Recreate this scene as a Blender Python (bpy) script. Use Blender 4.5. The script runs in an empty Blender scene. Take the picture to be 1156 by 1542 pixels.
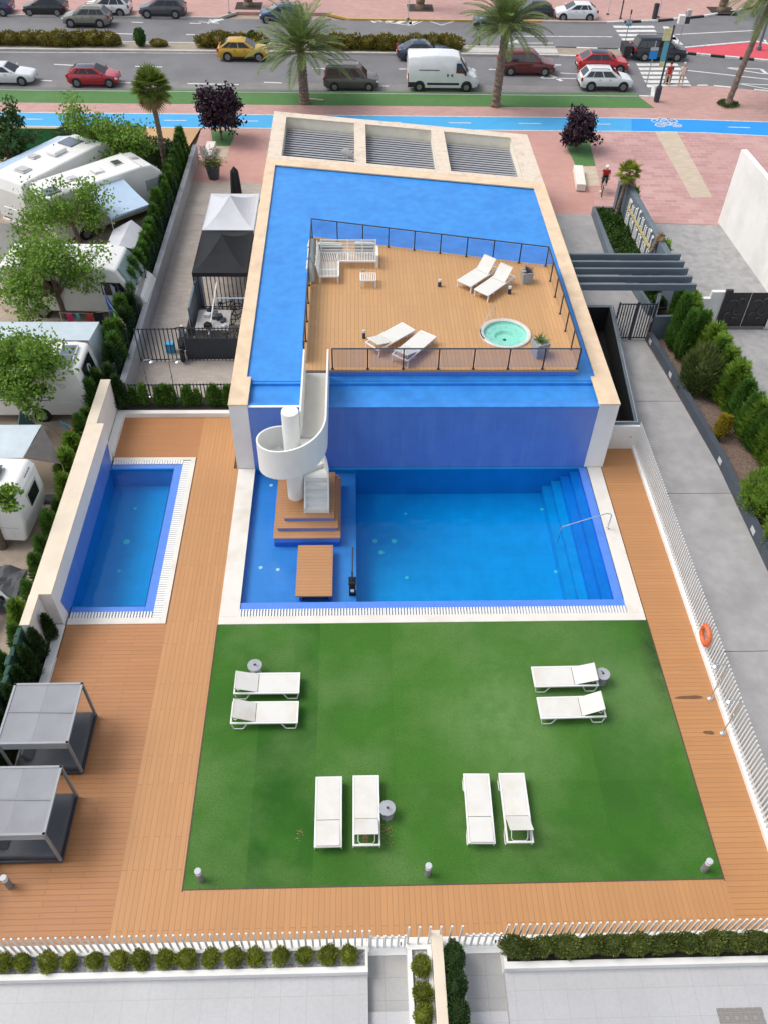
import bpy, math, random
import numpy as np
from mathutils import Vector, Matrix, noise as mnoise
rnd = random.Random(7)
sc = bpy.context.scene
COL = sc.collection
PI = math.pi
R = math.radians
# ------------------------------------------------------------------ camera
F_, PITCH, YAW, ROLL, CAMH = 1272.0162, 0.808418899, 0.0475066912, 0.0280479056, 22.762838
cp, sp, cy, sy = math.cos(PITCH), math.sin(PITCH), math.cos(YAW), math.sin(YAW)
FWD = Vector((sy*cp, cy*cp, -sp)); RGT = Vector((cy, -sy, 0.0)); UPV = RGT.cross(FWD)
cr, sr = math.cos(ROLL), math.sin(ROLL)
R2 = cr*RGT + sr*UPV; U2 = -sr*RGT + cr*UPV
cam_d = bpy.data.cameras.new('camera'); cam = bpy.data.objects.new('camera', cam_d); COL.objects.link(cam)
cam_d.sensor_fit = 'VERTICAL'; cam_d.sensor_height = 24.0; cam_d.lens = F_/1542.0*24.0
cam_d.clip_start = 0.1; cam_d.clip_end = 6000
m = Matrix((R2, U2, -FWD)).transposed().to_4x4(); m.translation = Vector((0, 0, CAMH)); cam.matrix_world = m
sc.camera = cam
def G(px, py, z=0.0):
    "point of the survey: where the sight line of a photo point meets height z"
    w = (px-578)/F_*R2 - (py-771)/F_*U2 + FWD
    t = (z-CAMH)/w.z
    return Vector((0, 0, CAMH)) + t*w
def P2(px, py, z=0.0):
    g = G(px, py, z); return (g.x, g.y)
# ------------------------------------------------------------------ mesh builder
class MB:
    def __init__(s): s.v = []; s.f = []; s.m = []
    def add(s, vs, fs, mi=0):
        b = len(s.v); s.v.extend([tuple(v) for v in vs])
        for f in fs: s.f.append([b+i for i in f]); s.m.append(mi)
        return s
    def box(s, x0, x1, y0, y1, z0, z1, mi=0):
        if x0 > x1: x0, x1 = x1, x0
        if y0 > y1: y0, y1 = y1, y0
        return s.add([(x0,y0,z0),(x1,y0,z0),(x1,y1,z0),(x0,y1,z0),(x0,y0,z1),(x1,y0,z1),(x1,y1,z1),(x0,y1,z1)],
              [(0,3,2,1),(4,5,6,7),(0,1,5,4),(1,2,6,5),(2,3,7,6),(3,0,4,7)], mi)
    def obox(s, c, size, rot=(0,0,0), mi=0):
        from mathutils import Euler
        M = Euler(rot).to_matrix(); c = Vector(c); hx, hy, hz = size[0]/2, size[1]/2, size[2]/2
        vs = [c + M @ Vector((a*hx, b*hy, d*hz)) for d in (-1,1) for a,b in ((-1,-1),(1,-1),(1,1),(-1,1))]
        return s.add(vs, [(0,3,2,1),(4,5,6,7),(0,1,5,4),(1,2,6,5),(2,3,7,6),(3,0,4,7)], mi)
    def bar(s, a, b, w, h, mi=0, up=(0,0,1)):
        a = Vector(a); b = Vector(b); d = (b-a).normalized(); u = Vector(up)
        sd = d.cross(u)
        if sd.length < 1e-4: sd = d.cross(Vector((1,0,0)))
        sd.normalize(); u = sd.cross(d)
        vs = [p + sd*(i*w/2) + u*(j*h/2) for p in (a,b) for i,j in ((-1,-1),(1,-1),(1,1),(-1,1))]
        return s.add(vs, [(0,3,2,1),(4,5,6,7),(0,1,5,4),(1,2,6,5),(2,3,7,6),(3,0,4,7)], mi)
    def prism(s, poly, z0, z1, mi=0):
        n = len(poly); A = sum(poly[i][0]*poly[(i+1)%n][1]-poly[(i+1)%n][0]*poly[i][1] for i in range(n))
        if A < 0: poly = poly[::-1]
        z0s = z0 if isinstance(z0,(list,tuple)) else [z0]*n; z1s = z1 if isinstance(z1,(list,tuple)) else [z1]*n
        vs = [(p[0],p[1],z0s[i]) for i,p in enumerate(poly)] + [(p[0],p[1],z1s[i]) for i,p in enumerate(poly)]
        fs = [tuple(range(n))[::-1], tuple(range(n,2*n))] + [(i,(i+1)%n,n+(i+1)%n,n+i) for i in range(n)]
        return s.add(vs, fs, mi)
    def extr(s, prof, y0, y1, mi=0):
        "profile in x,z extruded along y"
        n = len(prof)
        vs = [(p[0],y0,p[1]) for p in prof] + [(p[0],y1,p[1]) for p in prof]
        fs = [tuple(range(n)), tuple(range(n,2*n))[::-1]] + [(n+i,n+(i+1)%n,(i+1)%n,i) for i in range(n)]
        return s.add(vs, fs, mi)
    def sheet(s, poly, z, mi=0):
        n = len(poly); A = sum(poly[i][0]*poly[(i+1)%n][1]-poly[(i+1)%n][0]*poly[i][1] for i in range(n))
        if A < 0: poly = poly[::-1]
        return s.add([(p[0],p[1],z) for p in poly], [tuple(range(n))], mi)
    def rects(s, outer, holes, z, mi=0):
        xs = sorted(set([outer[0],outer[1]]+[h[i] for h in holes for i in (0,1) if outer[0]<h[i]<outer[1]]))
        ys = sorted(set([outer[2],outer[3]]+[h[i] for h in holes for i in (2,3) if outer[2]<h[i]<outer[3]]))
        for i in range(len(xs)-1):
            for j in range(len(ys)-1):
                mx, my = (xs[i]+xs[i+1])/2, (ys[j]+ys[j+1])/2
                if any(h[0]<mx<h[1] and h[2]<my<h[3] for h in holes): continue
                s.sheet([(xs[i],ys[j]),(xs[i+1],ys[j]),(xs[i+1],ys[j+1]),(xs[i],ys[j+1])], z, mi)
        return s
    def tube(s, pts, r, n=8, mi=0, caps=True, closed=False):
        pts = [Vector(p) for p in pts]; k = len(pts); rs = r if isinstance(r,(list,tuple)) else [r]*k
        rings = []; u = None
        for i,p in enumerate(pts):
            if closed: d = pts[(i+1)%k]-pts[i-1]
            else: d = pts[min(i+1,k-1)]-pts[max(i-1,0)]
            d.normalize()
            if u is None:
                u = d.orthogonal().normalized()
            else:
                u = (u - d*u.dot(d));
                if u.length < 1e-5: u = d.orthogonal()
                u.normalize()
            w = d.cross(u)
            rings.append([p + (u*math.cos(2*PI*j/n)+w*math.sin(2*PI*j/n))*rs[i] for j in range(n)])
        vs = [v for rg in rings for v in rg]; fs = []
        for i in range(k if closed else k-1):
            a = i*n; b = ((i+1)%k)*n
            for j in range(n): fs.append((a+j, a+(j+1)%n, b+(j+1)%n, b+j))
        if caps and not closed:
            fs.append(tuple(range(n))[::-1]); fs.append(tuple(range((k-1)*n, k*n)))
        return s.add(vs, fs, mi)
    def lathe(s, prof, n=24, c=(0,0,0), mi=0, caps=True):
        vs = []; fs = []; k = len(prof)
        for (r,z) in prof:
            for j in range(n): vs.append((c[0]+r*math.cos(2*PI*j/n), c[1]+r*math.sin(2*PI*j/n), c[2]+z))
        for i in range(k-1):
            for j in range(n): fs.append((i*n+j, i*n+(j+1)%n, (i+1)*n+(j+1)%n, (i+1)*n+j))
        if caps and prof[0][0] > 1e-4: fs.append(tuple(range(n))[::-1])
        if caps and prof[-1][0] > 1e-4: fs.append(tuple(range((k-1)*n,k*n)))
        return s.add(vs, fs, mi)
    def cyl(s, a, b, r, n=12, mi=0, r2=None): return s.tube([a,b], [r, r if r2 is None else r2], n, mi)
    def loft(s, secs, mi=0, caps=True):
        n = len(secs[0]); vs = [v for q in secs for v in q]; fs = []
        for i in range(len(secs)-1):
            for j in range(n): fs.append((i*n+j, i*n+(j+1)%n, (i+1)*n+(j+1)%n, (i+1)*n+j))
        if caps: fs.append(tuple(range(n))[::-1]); fs.append(tuple(range((len(secs)-1)*n, len(secs)*n)))
        return s.add(vs, fs, mi)
    def quad(s, a, b, c, d, mi=0): return s.add([a,b,c,d], [(0,1,2,3)], mi)
    def plate(s, a, b, c, d, t, mi=0):
        a,b,c,d = map(Vector,(a,b,c,d)); nrm = (b-a).cross(d-a).normalized()*t
        return s.add([a,b,c,d,a+nrm,b+nrm,c+nrm,d+nrm], [(0,3,2,1),(4,5,6,7),(0,1,5,4),(1,2,6,5),(2,3,7,6),(3,0,4,7)], mi)
    def blob(s, c, rad, n=8, k=5, mi=0, jit=0.0, seed=0):
        rr = random.Random(seed); vs = []; fs = []
        for i in range(k+1):
            th = PI*i/k
            for j in range(n):
                q = 1+rr.uniform(-jit,jit)
                vs.append((c[0]+rad[0]*math.sin(th)*math.cos(2*PI*j/n)*q, c[1]+rad[1]*math.sin(th)*math.sin(2*PI*j/n)*q, c[2]-rad[2]*math.cos(th)*q))
        for i in range(k):
            for j in range(n): fs.append((i*n+j, i*n+(j+1)%n, (i+1)*n+(j+1)%n, (i+1)*n+j))
        return s.add(vs, fs, mi)
    def mesh(s, name, mats, smooth=False):
        me = bpy.data.meshes.new(name); me.from_pydata(s.v, [], s.f)
        if not isinstance(mats,(list,tuple)): mats = [mats]
        for q in mats: me.materials.append(q)
        if len(mats) > 1: me.polygons.foreach_set('material_index', s.m)
        if smooth: me.polygons.foreach_set('use_smooth', [True]*len(me.polygons))
        me.update(); return me
    def build(s, name, mats, parent=None, loc=(0,0,0), rz=0.0, smooth=False, bevel=0.0, segs=2):
        o = bpy.data.objects.new(name, s.mesh(name, mats, smooth)); COL.objects.link(o)
        o.location = loc; o.rotation_euler = (0,0,rz)
        if parent is not None: o.parent = parent
        if bevel:
            b = o.modifiers.new('bevel','BEVEL'); b.width = bevel; b.segments = segs; b.limit_method = 'ANGLE'; b.angle_limit = R(35)
        if smooth:
            for p in o.data.polygons: p.use_smooth = True
            try:
                o.data.set_sharp_from_angle(angle=R(40))
            except Exception: pass
        return o
def tag(o, label, cat, group=None):
    o['label'] = label; o['category'] = cat
    if group: o['group'] = group
    return o
def thing(name, label, cat, loc=(0,0,0), rz=0.0, group=None):
    o = bpy.data.objects.new(name, None); COL.objects.link(o); o.location = loc; o.rotation_euler = (0,0,rz)
    o.empty_display_size = 0.2
    return tag(o, label, cat, group)
def struct(o, kind='structure'): o['kind'] = kind; return o
def kids(o): return [c for c in o.children]
def dup(root, loc, rz, label, group=None, scale=None):
    r = root.copy(); COL.objects.link(r); r.location = loc; r.rotation_euler = (0,0,rz)
    if scale is not None: r.scale = scale if isinstance(scale,(tuple,list)) else (scale,)*3
    r['label'] = label
    if group: r['group'] = group
    for ch in list(root.children):
        c = ch.copy(); COL.objects.link(c); c.parent = r
        for g in list(ch.children):
            d = g.copy(); COL.objects.link(d); d.parent = c
    return r
_u = ['','first','second','third','fourth','fifth','sixth','seventh','eighth','ninth','tenth','eleventh','twelfth','thirteenth','fourteenth','fifteenth','sixteenth','seventeenth','eighteenth','nineteenth']
_t = {2:'twenty',3:'thirty',4:'forty',5:'fifty'}; _tt = {20:'twentieth',30:'thirtieth',40:'fortieth',50:'fiftieth'}
def ordw(n):
    if n < 20: return _u[n]
    if n % 10 == 0: return _tt[n]
    return _t[n//10]+'-'+_u[n%10]
# ------------------------------------------------------------------ materials
def new_mat(name):
    mt = bpy.data.materials.new(name); mt.use_nodes = True; nt = mt.node_tree
    return mt, nt, nt.nodes, nt.links, nt.nodes['Principled BSDF']
def col4(c): return (c[0], c[1], c[2], 1.0)
def ramp_mix(N, L, fac, a, b):
    mx = N.new('ShaderNodeMix'); mx.data_type = 'RGBA'
    if isinstance(fac, float): mx.inputs[0].default_value = fac
    else: L.new(fac, mx.inputs[0])
    for s, v in ((6,a),(7,b)):
        if isinstance(v, tuple): mx.inputs[s].default_value = col4(v)
        else: L.new(v, mx.inputs[s])
    return mx.outputs[2]
def wpos(N, obj=False):
    if obj: return N.new('ShaderNodeTexCoord').outputs['Object']
    return N.new('ShaderNodeNewGeometry').outputs['Position']
def nz(N, L, vec, scale, detail=3.0, lo=0.35, hi=0.65, rough=0.55):
    n = N.new('ShaderNodeTexNoise'); n.inputs['Scale'].default_value = scale; n.inputs['Detail'].default_value = detail; n.inputs['Roughness'].default_value = rough
    L.new(vec, n.inputs['Vector'])
    mr = N.new('ShaderNodeMapRange'); mr.inputs[1].default_value = lo; mr.inputs[2].default_value = hi
    L.new(n.outputs['Fac'], mr.inputs[0]); return mr.outputs[0]
def mul(N, L, a, k):
    q = N.new('ShaderNodeMath'); q.operation = 'MULTIPLY'; L.new(a, q.inputs[0])
    if isinstance(k, (float,int)): q.inputs[1].default_value = k
    else: L.new(k, q.inputs[1])
    return q.outputs[0]
def bump(N, L, B, h, strength=0.3, dist=0.01):
    b = N.new('ShaderNodeBump'); b.inputs['Strength'].default_value = strength; b.inputs['Distance'].default_value = dist
    L.new(h, b.inputs['Height']); L.new(b.outputs[0], B.inputs['Normal'])
def M(name, c, rough=0.6, var=0.15, scale=3.0, metal=0.0, c2=None, s2=0.6, bmp=0.0, spec=0.5, coat=0.0, obj=False):
    "base colour with two scales of mottling"
    mt, nt, N, L, B = new_mat(name)
    vec = wpos(N, obj)
    d = tuple(x*(1-var) for x in c); l = tuple(min(1,x*(1+var)) for x in c)
    o = ramp_mix(N, L, nz(N,L,vec,scale,4,0.3,0.7), d, l)
    if c2 is not None: o = ramp_mix(N, L, mul(N,L,nz(N,L,vec,s2,5,0.5,0.72),0.8), o, c2)
    L.new(o, B.inputs['Base Color']); B.inputs['Roughness'].default_value = rough; B.inputs['Metallic'].default_value = metal
    B.inputs['Specular IOR Level'].default_value = spec; B.inputs['Coat Weight'].default_value = coat
    if bmp: bump(N, L, B, nz(N,L,vec,scale*12,3,0.2,0.8), bmp, 0.01)
    return mt
def planks(name, c, axis, w=0.14, ln=2.2, groove=0.64, var=0.045, rough=0.55, stain=None):
    "boards running along axis; grooves and butt joints"
    mt, nt, N, L, B = new_mat(name)
    pos = wpos(N); mp = N.new('ShaderNodeMapping'); L.new(pos, mp.inputs[0])
    if axis == 'y': mp.inputs['Rotation'].default_value = (0,0,-PI/2)
    br = N.new('ShaderNodeTexBrick'); L.new(mp.outputs[0], br.inputs['Vector'])
    br.inputs['Scale'].default_value = 1.0; br.inputs['Brick Width'].default_value = ln; br.inputs['Row Height'].default_value = w
    br.inputs['Mortar Size'].default_value = 0.0065; br.inputs['Mortar Smooth'].default_value = 0.2
    br.offset = 0.37; br.squash = 1.0
    br.inputs['Color1'].default_value = col4(tuple(x*(1-var) for x in c)); br.inputs['Color2'].default_value = col4(tuple(x*(1+var) for x in c))
    br.inputs['Mortar'].default_value = col4(tuple(x*groove for x in c))
    o = ramp_mix(N, L, mul(N,L,nz(N,L,pos,0.5,4,0.4,0.7),0.45), br.outputs['Color'], tuple(x*0.86 for x in c))
    mp2 = N.new('ShaderNodeMapping'); L.new(mp.outputs[0], mp2.inputs[0]); mp2.inputs['Scale'].default_value = (1.5,30,1)
    o = ramp_mix(N, L, mul(N,L,nz(N,L,mp2.outputs[0],2.0,4,0.45,0.75),0.25), o, tuple(x*0.75 for x in c))
    if stain is not None: o = ramp_mix(N, L, mul(N,L,nz(N,L,pos,0.22,3,0.5,0.68),0.5), o, stain)
    L.new(o, B.inputs['Base Color']); B.inputs['Roughness'].default_value = rough
    bump(N, L, B, br.outputs['Fac'], -0.4, 0.006) if False else None
    inv = N.new('ShaderNodeMath'); inv.operation = 'SUBTRACT'; inv.inputs[0].default_value = 1.0; L.new(br.outputs['Fac'], inv.inputs[1])
    bump(N, L, B, inv.outputs[0], 0.5, 0.008)
    return mt
def pavers(name, c, w=0.4, h=0.2, c2=None, mort=0.75, mcol=None, msize=0.008, rough=0.75, var=0.1, rz=0.0, stain=None, off=0.5):
    mt, nt, N, L, B = new_mat(name)
    pos = wpos(N); mp = N.new('ShaderNodeMapping'); L.new(pos, mp.inputs[0]); mp.inputs['Rotation'].default_value = (0,0,rz)
    br = N.new('ShaderNodeTexBrick'); L.new(mp.outputs[0], br.inputs['Vector'])
    br.inputs['Scale'].default_value = 1.0; br.inputs['Brick Width'].default_value = w; br.inputs['Row Height'].default_value = h
    br.inputs['Mortar Size'].default_value = msize; br.inputs['Mortar Smooth'].default_value = 0.3; br.offset = off
    br.inputs['Color1'].default_value = col4(tuple(x*(1-var) for x in c)); br.inputs['Color2'].default_value = col4(c2 or tuple(min(1,x*(1+var)) for x in c))
    br.inputs['Mortar'].default_value = col4(mcol or tuple(x*mort for x in c))
    o = ramp_mix(N, L, mul(N,L,nz(N,L,pos,0.35,5,0.4,0.7),0.5), br.outputs['Color'], tuple(x*0.8 for x in c))
    o = ramp_mix(N, L, mul(N,L,nz(N,L,pos,14.0,3,0.4,0.7),0.25), o, tuple(x*0.7 for x in c))
    if stain is not None: o = ramp_mix(N, L, mul(N,L,nz(N,L,pos,0.9,5,0.55,0.75),0.6), o, stain)
    L.new(o, B.inputs['Base Color']); B.inputs['Roughness'].default_value = rough
    bump(N, L, B, nz(N,L,pos,40,2,0.2,0.8), 0.15, 0.004)
    return mt
def leafm(name, a, b, rough=0.5, trans=0.25):
    mt, nt, N, L, B = new_mat(name)
    g = N.new('ShaderNodeNewGeometry')
    o = ramp_mix(N, L, g.outputs['Random Per Island'], a, b)
    o = ramp_mix(N, L, mul(N,L,nz(N,L,g.outputs['Position'],1.6,3,0.4,0.65),0.6), o, tuple(min(1,x*1.35) for x in b))
    L.new(o, B.inputs['Base Color']); B.inputs['Roughness'].default_value = rough; B.inputs['Specular IOR Level'].default_value = 0.3
    tr = N.new('ShaderNodeBsdfTranslucent'); L.new(o, tr.inputs['Color'])
    mx = N.new('ShaderNodeMixShader'); mx.inputs[0].default_value = trans
    L.new(B.outputs[0], mx.inputs[1]); L.new(tr.outputs[0], mx.inputs[2]); L.new(mx.outputs[0], N['Material Output'].inputs[0])
    return mt
def waterm(name, tint, rough=0.02, bmp=0.06, scale=2.2, ior=1.33):
    mt, nt, N, L, B = new_mat(name)
    N.remove(B)
    tr = N.new('ShaderNodeBsdfTransparent'); tr.inputs[0].default_value = col4(tint)
    gl = N.new('ShaderNodeBsdfGlossy'); gl.inputs['Roughness'].default_value = rough
    fr = N.new('ShaderNodeFresnel'); fr.inputs[0].default_value = ior
    mx = N.new('ShaderNodeMixShader'); L.new(fr.outputs[0], mx.inputs[0]); L.new(tr.outputs[0], mx.inputs[1]); L.new(gl.outputs[0], mx.inputs[2])
    L.new(mx.outputs[0], N['Material Output'].inputs[0])
    pos = wpos(N); h = nz(N,L,pos,scale,3,0.2,0.8)
    b = N.new('ShaderNodeBump'); b.inputs['Strength'].default_value = bmp; b.inputs['Distance'].default_value = 0.05
    L.new(h, b.inputs['Height']); L.new(b.outputs[0], gl.inputs['Normal']); L.new(b.outputs[0], fr.inputs['Normal'])
    return mt
def glassm(name, tint=(0.8,0.85,0.9), refl=1.45):
    return waterm(name, tint, 0.01, 0.0, 1.0, refl)
def tiled(name, c, size=0.5, var=0.06, streak=0.25, rough=0.3, c2=None):
    "mosaic panels: a faint grid of sheets with vertical wash marks (tile joints run along x, y and z)"
    mt, nt, N, L, B = new_mat(name); pos = wpos(N)
    sep = N.new('ShaderNodeSeparateXYZ'); L.new(pos, sep.inputs[0]); fac = None
    for ax in ('X','Y','Z'):
        a = N.new('ShaderNodeMath'); a.operation = 'MODULO'; L.new(sep.outputs[ax], a.inputs[0]); a.inputs[1].default_value = size
        b = N.new('ShaderNodeMath'); b.operation = 'ABSOLUTE'; L.new(a.outputs[0], b.inputs[0])
        d = N.new('ShaderNodeMath'); d.operation = 'LESS_THAN'; L.new(b.outputs[0], d.inputs[0]); d.inputs[1].default_value = 0.022
        if fac is None: fac = d.outputs[0]
        else:
            e = N.new('ShaderNodeMath'); e.operation = 'MAXIMUM'; L.new(fac, e.inputs[0]); L.new(d.outputs[0], e.inputs[1]); fac = e.outputs[0]
    o = ramp_mix(N, L, nz(N,L,pos,1.4,4,0.3,0.7), tuple(x*(1-var) for x in c), tuple(min(1,x*(1+var)) for x in c))
    mp = N.new('ShaderNodeMapping'); L.new(pos, mp.inputs[0]); mp.inputs['Scale'].default_value = (1.0,1.0,0.12)
    o = ramp_mix(N, L, mul(N,L,nz(N,L,mp.outputs[0],3.5,4,0.45,0.75),streak), o, c2 or tuple(min(1,x*1.5+0.05) for x in c))
    o = ramp_mix(N, L, mul(N,L,nz(N,L,pos,22.0,2,0.3,0.7),0.18), o, tuple(x*0.7 for x in c))
    o = ramp_mix(N, L, mul(N,L,fac,0.16), o, tuple(x*0.6 for x in c))
    L.new(o, B.inputs['Base Color']); B.inputs['Roughness'].default_value = rough
    return mt
W_ = {}
def mats():
    D = W_
    wood = (0.46,0.22,0.084)
    D['deck_x'] = planks('deck boards across', (0.43,0.192,0.073), 'x', 0.145, 2.4); D['deck_xr'] = planks('paler deck boards across', wood, 'x', 0.145, 2.4)  # right deck strip boards in a slightly paler wood tone
    D['deck_y'] = planks('deck boards along', (0.485,0.24,0.093), 'y', 0.145, 2.4)
    D['deck_w'] = planks('worn deck boards', (0.42,0.19,0.085), 'y', 0.145, 2.4, stain=(0.36,0.15,0.07))
    D['deck_roof'] = planks('roof deck boards', (0.52,0.29,0.125), 'y', 0.16, 2.6, 0.5)
    D['white'] = M('white render', (0.78,0.77,0.74), 0.8, 0.04, 1.2, c2=(0.66,0.64,0.60), s2=0.5, bmp=0.1)
    D['whitepaint'] = M('white paint', (0.76,0.76,0.735), 0.45, 0.03, 2.0)
    D['cream'] = M('cream stone coping', (0.70,0.53,0.36), 0.75, 0.09, 1.6, c2=(0.55,0.41,0.29), s2=1.2, bmp=0.15)
    D['creamlight'] = M('pale stone coping', (0.70,0.60,0.47), 0.75, 0.06, 1.6, c2=(0.62,0.53,0.43), s2=0.9, bmp=0.15)
    D['cream_old'] = M('weathered cream coping', (0.66,0.56,0.45), 0.8, 0.08, 5.0, c2=(0.50,0.40,0.30), s2=2.0, bmp=0.2)
    D['creamwall'] = M('cream render', (0.82,0.77,0.64), 0.8, 0.05, 2.0, c2=(0.62,0.55,0.42), s2=0.7)
    D['blueroof'] = M('blue waterproofing paint', (0.035,0.245,0.66), 0.42, 0.12, 2.2, c2=(0.022,0.19,0.57), s2=0.8, bmp=0.12)
    D['bluewall'] = tiled('blue mosaic wall', (0.10,0.205,0.60), 0.33, 0.06, 0.35, c2=(0.16,0.32,0.68))
    D['peri'] = M('periwinkle pool tile', (0.095,0.235,0.70), 0.3, 0.06, 4.0)
    D['shallow'] = tiled('shallow pool tile', (0.065,0.27,0.70), 0.33, 0.06, 0.2, c2=(0.10,0.34,0.74))
    D['deep'] = tiled('deep pool tile', (0.03,0.40,0.75), 0.33, 0.08, 0.2, c2=(0.05,0.47,0.80))
    D['poolstone'] = M('white pool coping', (0.70,0.665,0.60), 0.75, 0.05, 1.6, c2=(0.60,0.53,0.44), s2=0.9, bmp=0.15)
    D['darkgate'] = M('dark brown gate metal', (0.022,0.018,0.019), 0.5, 0.1, 4)
    D['gap'] = M('grate gap', (0.60,0.62,0.65), .7, .05, 4)
    D['water'] = waterm('pool water', (0.21,0.85,0.98), 0.03, 0.22, 2.0)
    D['waterthin'] = waterm('thin water', (0.74,0.95,0.98), 0.03, 0.18, 2.0)
    D['lowslate'] = M('dark slate paint', (0.055,0.068,0.088), 0.65, 0.08, 2, c2=(0.08,0.095,0.11))
    D['spawater'] = waterm('spa water', (0.68,0.92,0.88), 0.03, 0.15, 5)
    D['spa'] = M('spa shell', (0.62,0.84,0.78), 0.25, 0.08, 3)
    D['anth'] = M('anthracite metal', (0.035,0.042,0.055), 0.5, 0.1, 4)
    D['slate'] = M('slate grey paint', (0.115,0.145,0.175), 0.65, 0.07, 2, c2=(0.15,0.18,0.2))
    D['louvre'] = M('grey louvre metal', (0.33,0.34,0.36), 0.5, 0.08, 4)
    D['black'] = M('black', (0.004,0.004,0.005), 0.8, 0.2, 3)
    D['concrete'] = M('brushed concrete', (0.34,0.33,0.325), 0.85, 0.10, 1.9, c2=(0.25,0.245,0.24), s2=0.55, bmp=0.2)
    D['greystone'] = M('grey stamped concrete', (0.33,0.325,0.32), 0.85, 0.14, 2.5, c2=(0.22,0.22,0.225), s2=1.1, bmp=0.3)
    D['courtpave'] = pavers('courtyard stamped paving', (0.37,0.325,0.29), 0.35, 0.18, mort=0.85, stain=(0.27,0.22,0.19))
    D['pink'] = pavers('pink paving', (0.50,0.295,0.26), 0.42, 0.21, mort=0.85)
    D['pinksmooth'] = M('smooth pink paving', (0.50,0.275,0.235), 0.8, 0.06, 2.0, c2=(0.46,0.22,0.18), s2=0.4, bmp=0.15)
    D['pinkplaza'] = pavers('pink plaza paving', (0.48,0.265,0.245), 0.8, 0.4, c2=(0.55,0.34,0.315), mcol=(0.56,0.36,0.33), msize=0.03, stain=(0.44,0.21,0.19))
    D['beige'] = pavers('beige paving', (0.55,0.45,0.34), 0.4, 0.2, mort=0.85)
    D['bike'] = M('blue cycle lane', (0.055,0.35,0.66), 0.75, 0.05, 1.4, c2=(0.07,0.38,0.66), s2=0.3)
    D['bikebright'] = M('fresh blue cycle lane', (0.012,0.27,0.72), 0.7, 0.05, 1.4)
    D['turfstrip'] = M('green strip turf', (0.075,0.185,0.05), 0.9, 0.12, 6.0, c2=(0.09,0.21,0.065), s2=0.5, bmp=0.3)
    D['asphalt'] = M('asphalt', (0.175,0.172,0.178), 0.85, 0.08, 0.7, c2=(0.135,0.132,0.138), s2=0.25, bmp=0.2)
    D['marking'] = M('road paint', (0.66,0.66,0.64), 0.7, 0.12, 3, c2=(0.45,0.45,0.44), s2=2.5)
    D['yellowkerb'] = M('yellow kerb paint', (0.55,0.36,0.10), 0.7, 0.15, 2)
    D['kerb'] = M('kerb stone', (0.48,0.46,0.43), 0.8, 0.12, 1.5)
    D['redpaint'] = M('red road surface', (0.60,0.075,0.10), 0.8, 0.07, 1.5)
    D['sand'] = M('sandy ground', (0.52,0.33,0.18), 0.95, 0.12, 1.2, c2=(0.43,0.26,0.14), s2=0.6, bmp=0.4)
    D['campsoil'] = M('campsite gravel', (0.36,0.29,0.225), 0.95, 0.14, 2.5, c2=(0.26,0.20,0.155), s2=0.35, bmp=0.5)
    D['campasphalt'] = M('campsite asphalt', (0.21,0.205,0.20), 0.9, 0.1, 1.5)
    D['mulch'] = M('bark mulch', (0.17,0.115,0.09), 0.95, 0.45, 14.0, c2=(0.26,0.20,0.17), s2=9.0, bmp=0.8)
    D['darksoil'] = M('dark soil', (0.04,0.03,0.025), 0.95, 0.3, 6.0, bmp=0.5)
    D['pebble'] = M('white pebbles', (0.42,0.42,0.42), 0.8, 0.6, 16.0, bmp=1.0)
    D['terrtile'] = pavers('terrace tiles', (0.46,0.46,0.465), 0.62, 0.62, mcol=(0.35,0.35,0.355), msize=0.006, var=0.012, rough=0.5, off=0.0)
    D['terrtile2'] = pavers('walkway tiles', (0.36,0.355,0.35), 0.62, 0.5, mcol=(0.24,0.235,0.23), msize=0.006, var=0.03, rough=0.6, off=0.0, stain=(0.42,0.39,0.34))
    D['fabric_w'] = M('white sling fabric', (0.66,0.645,0.60), 0.8, 0.03, 3, c2=(0.58,0.54,0.46), s2=1.0)
    D['fabric_g'] = M('grey fabric', (0.33,0.34,0.35), 0.85, 0.06, 3)
    D['fabric_d'] = M('dark grey cushion', (0.085,0.09,0.10), 0.85, 0.08, 4)
    D['canvas'] = M('pale grey canvas', (0.27,0.275,0.295), 0.8, 0.05, 2.0, c2=(0.23,0.225,0.235), s2=0.8)
    D['tarp'] = M('grey blue awning cloth', (0.47,0.545,0.59), 0.6, 0.06, 2.0)
    D['tarpblue'] = M('pale blue awning cloth', (0.42,0.545,0.69), 0.5, 0.05, 1.5)
    D['gazgrey'] = M('light grey canopy cloth', (0.52,0.53,0.56), 0.75, 0.04, 2.0)
    D['gazblack'] = M('black canopy cloth', (0.024,0.025,0.028), 0.75, 0.12, 2.0, spec=0.15)
    D['framegrey'] = M('grey powder coat', (0.22,0.225,0.23), 0.5, 0.05, 3)
    D['steel'] = M('brushed steel', (0.62,0.63,0.64), 0.25, 0.05, 3, metal=0.9)
    D['lamp'] = M('lamp head grey', (0.5,0.52,0.54), 0.35, 0.04, 3)
    D['cement'] = M('cement disc', (0.34,0.355,0.375), 0.8, 0.1, 5)
    D['stonebench'] = M('white stone bench', (0.74,0.69,0.62), 0.75, 0.05, 2)
    D['tyre'] = M('tyre rubber', (0.012,0.012,0.013), 0.8, 0.1, 5)
    D['rim'] = M('alloy rim', (0.28,0.285,0.29), 0.35, 0.05, 5, metal=0.6)
    D['carglass'] = M('car glass', (0.012,0.016,0.02), 0.06, 0.05, 1, spec=0.8)
    D['clad'] = M('black car cladding', (0.02,0.02,0.022), 0.6, 0.05, 3)
    D['redlight'] = M('tail light lens', (0.45,0.015,0.015), 0.2, 0.05, 3)
    D['headlight'] = M('headlight lens', (0.72,0.75,0.78), 0.12, 0.03, 3)
    D['plate'] = M('number plate', (0.8,0.8,0.78), 0.5, 0.02, 3)
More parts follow.
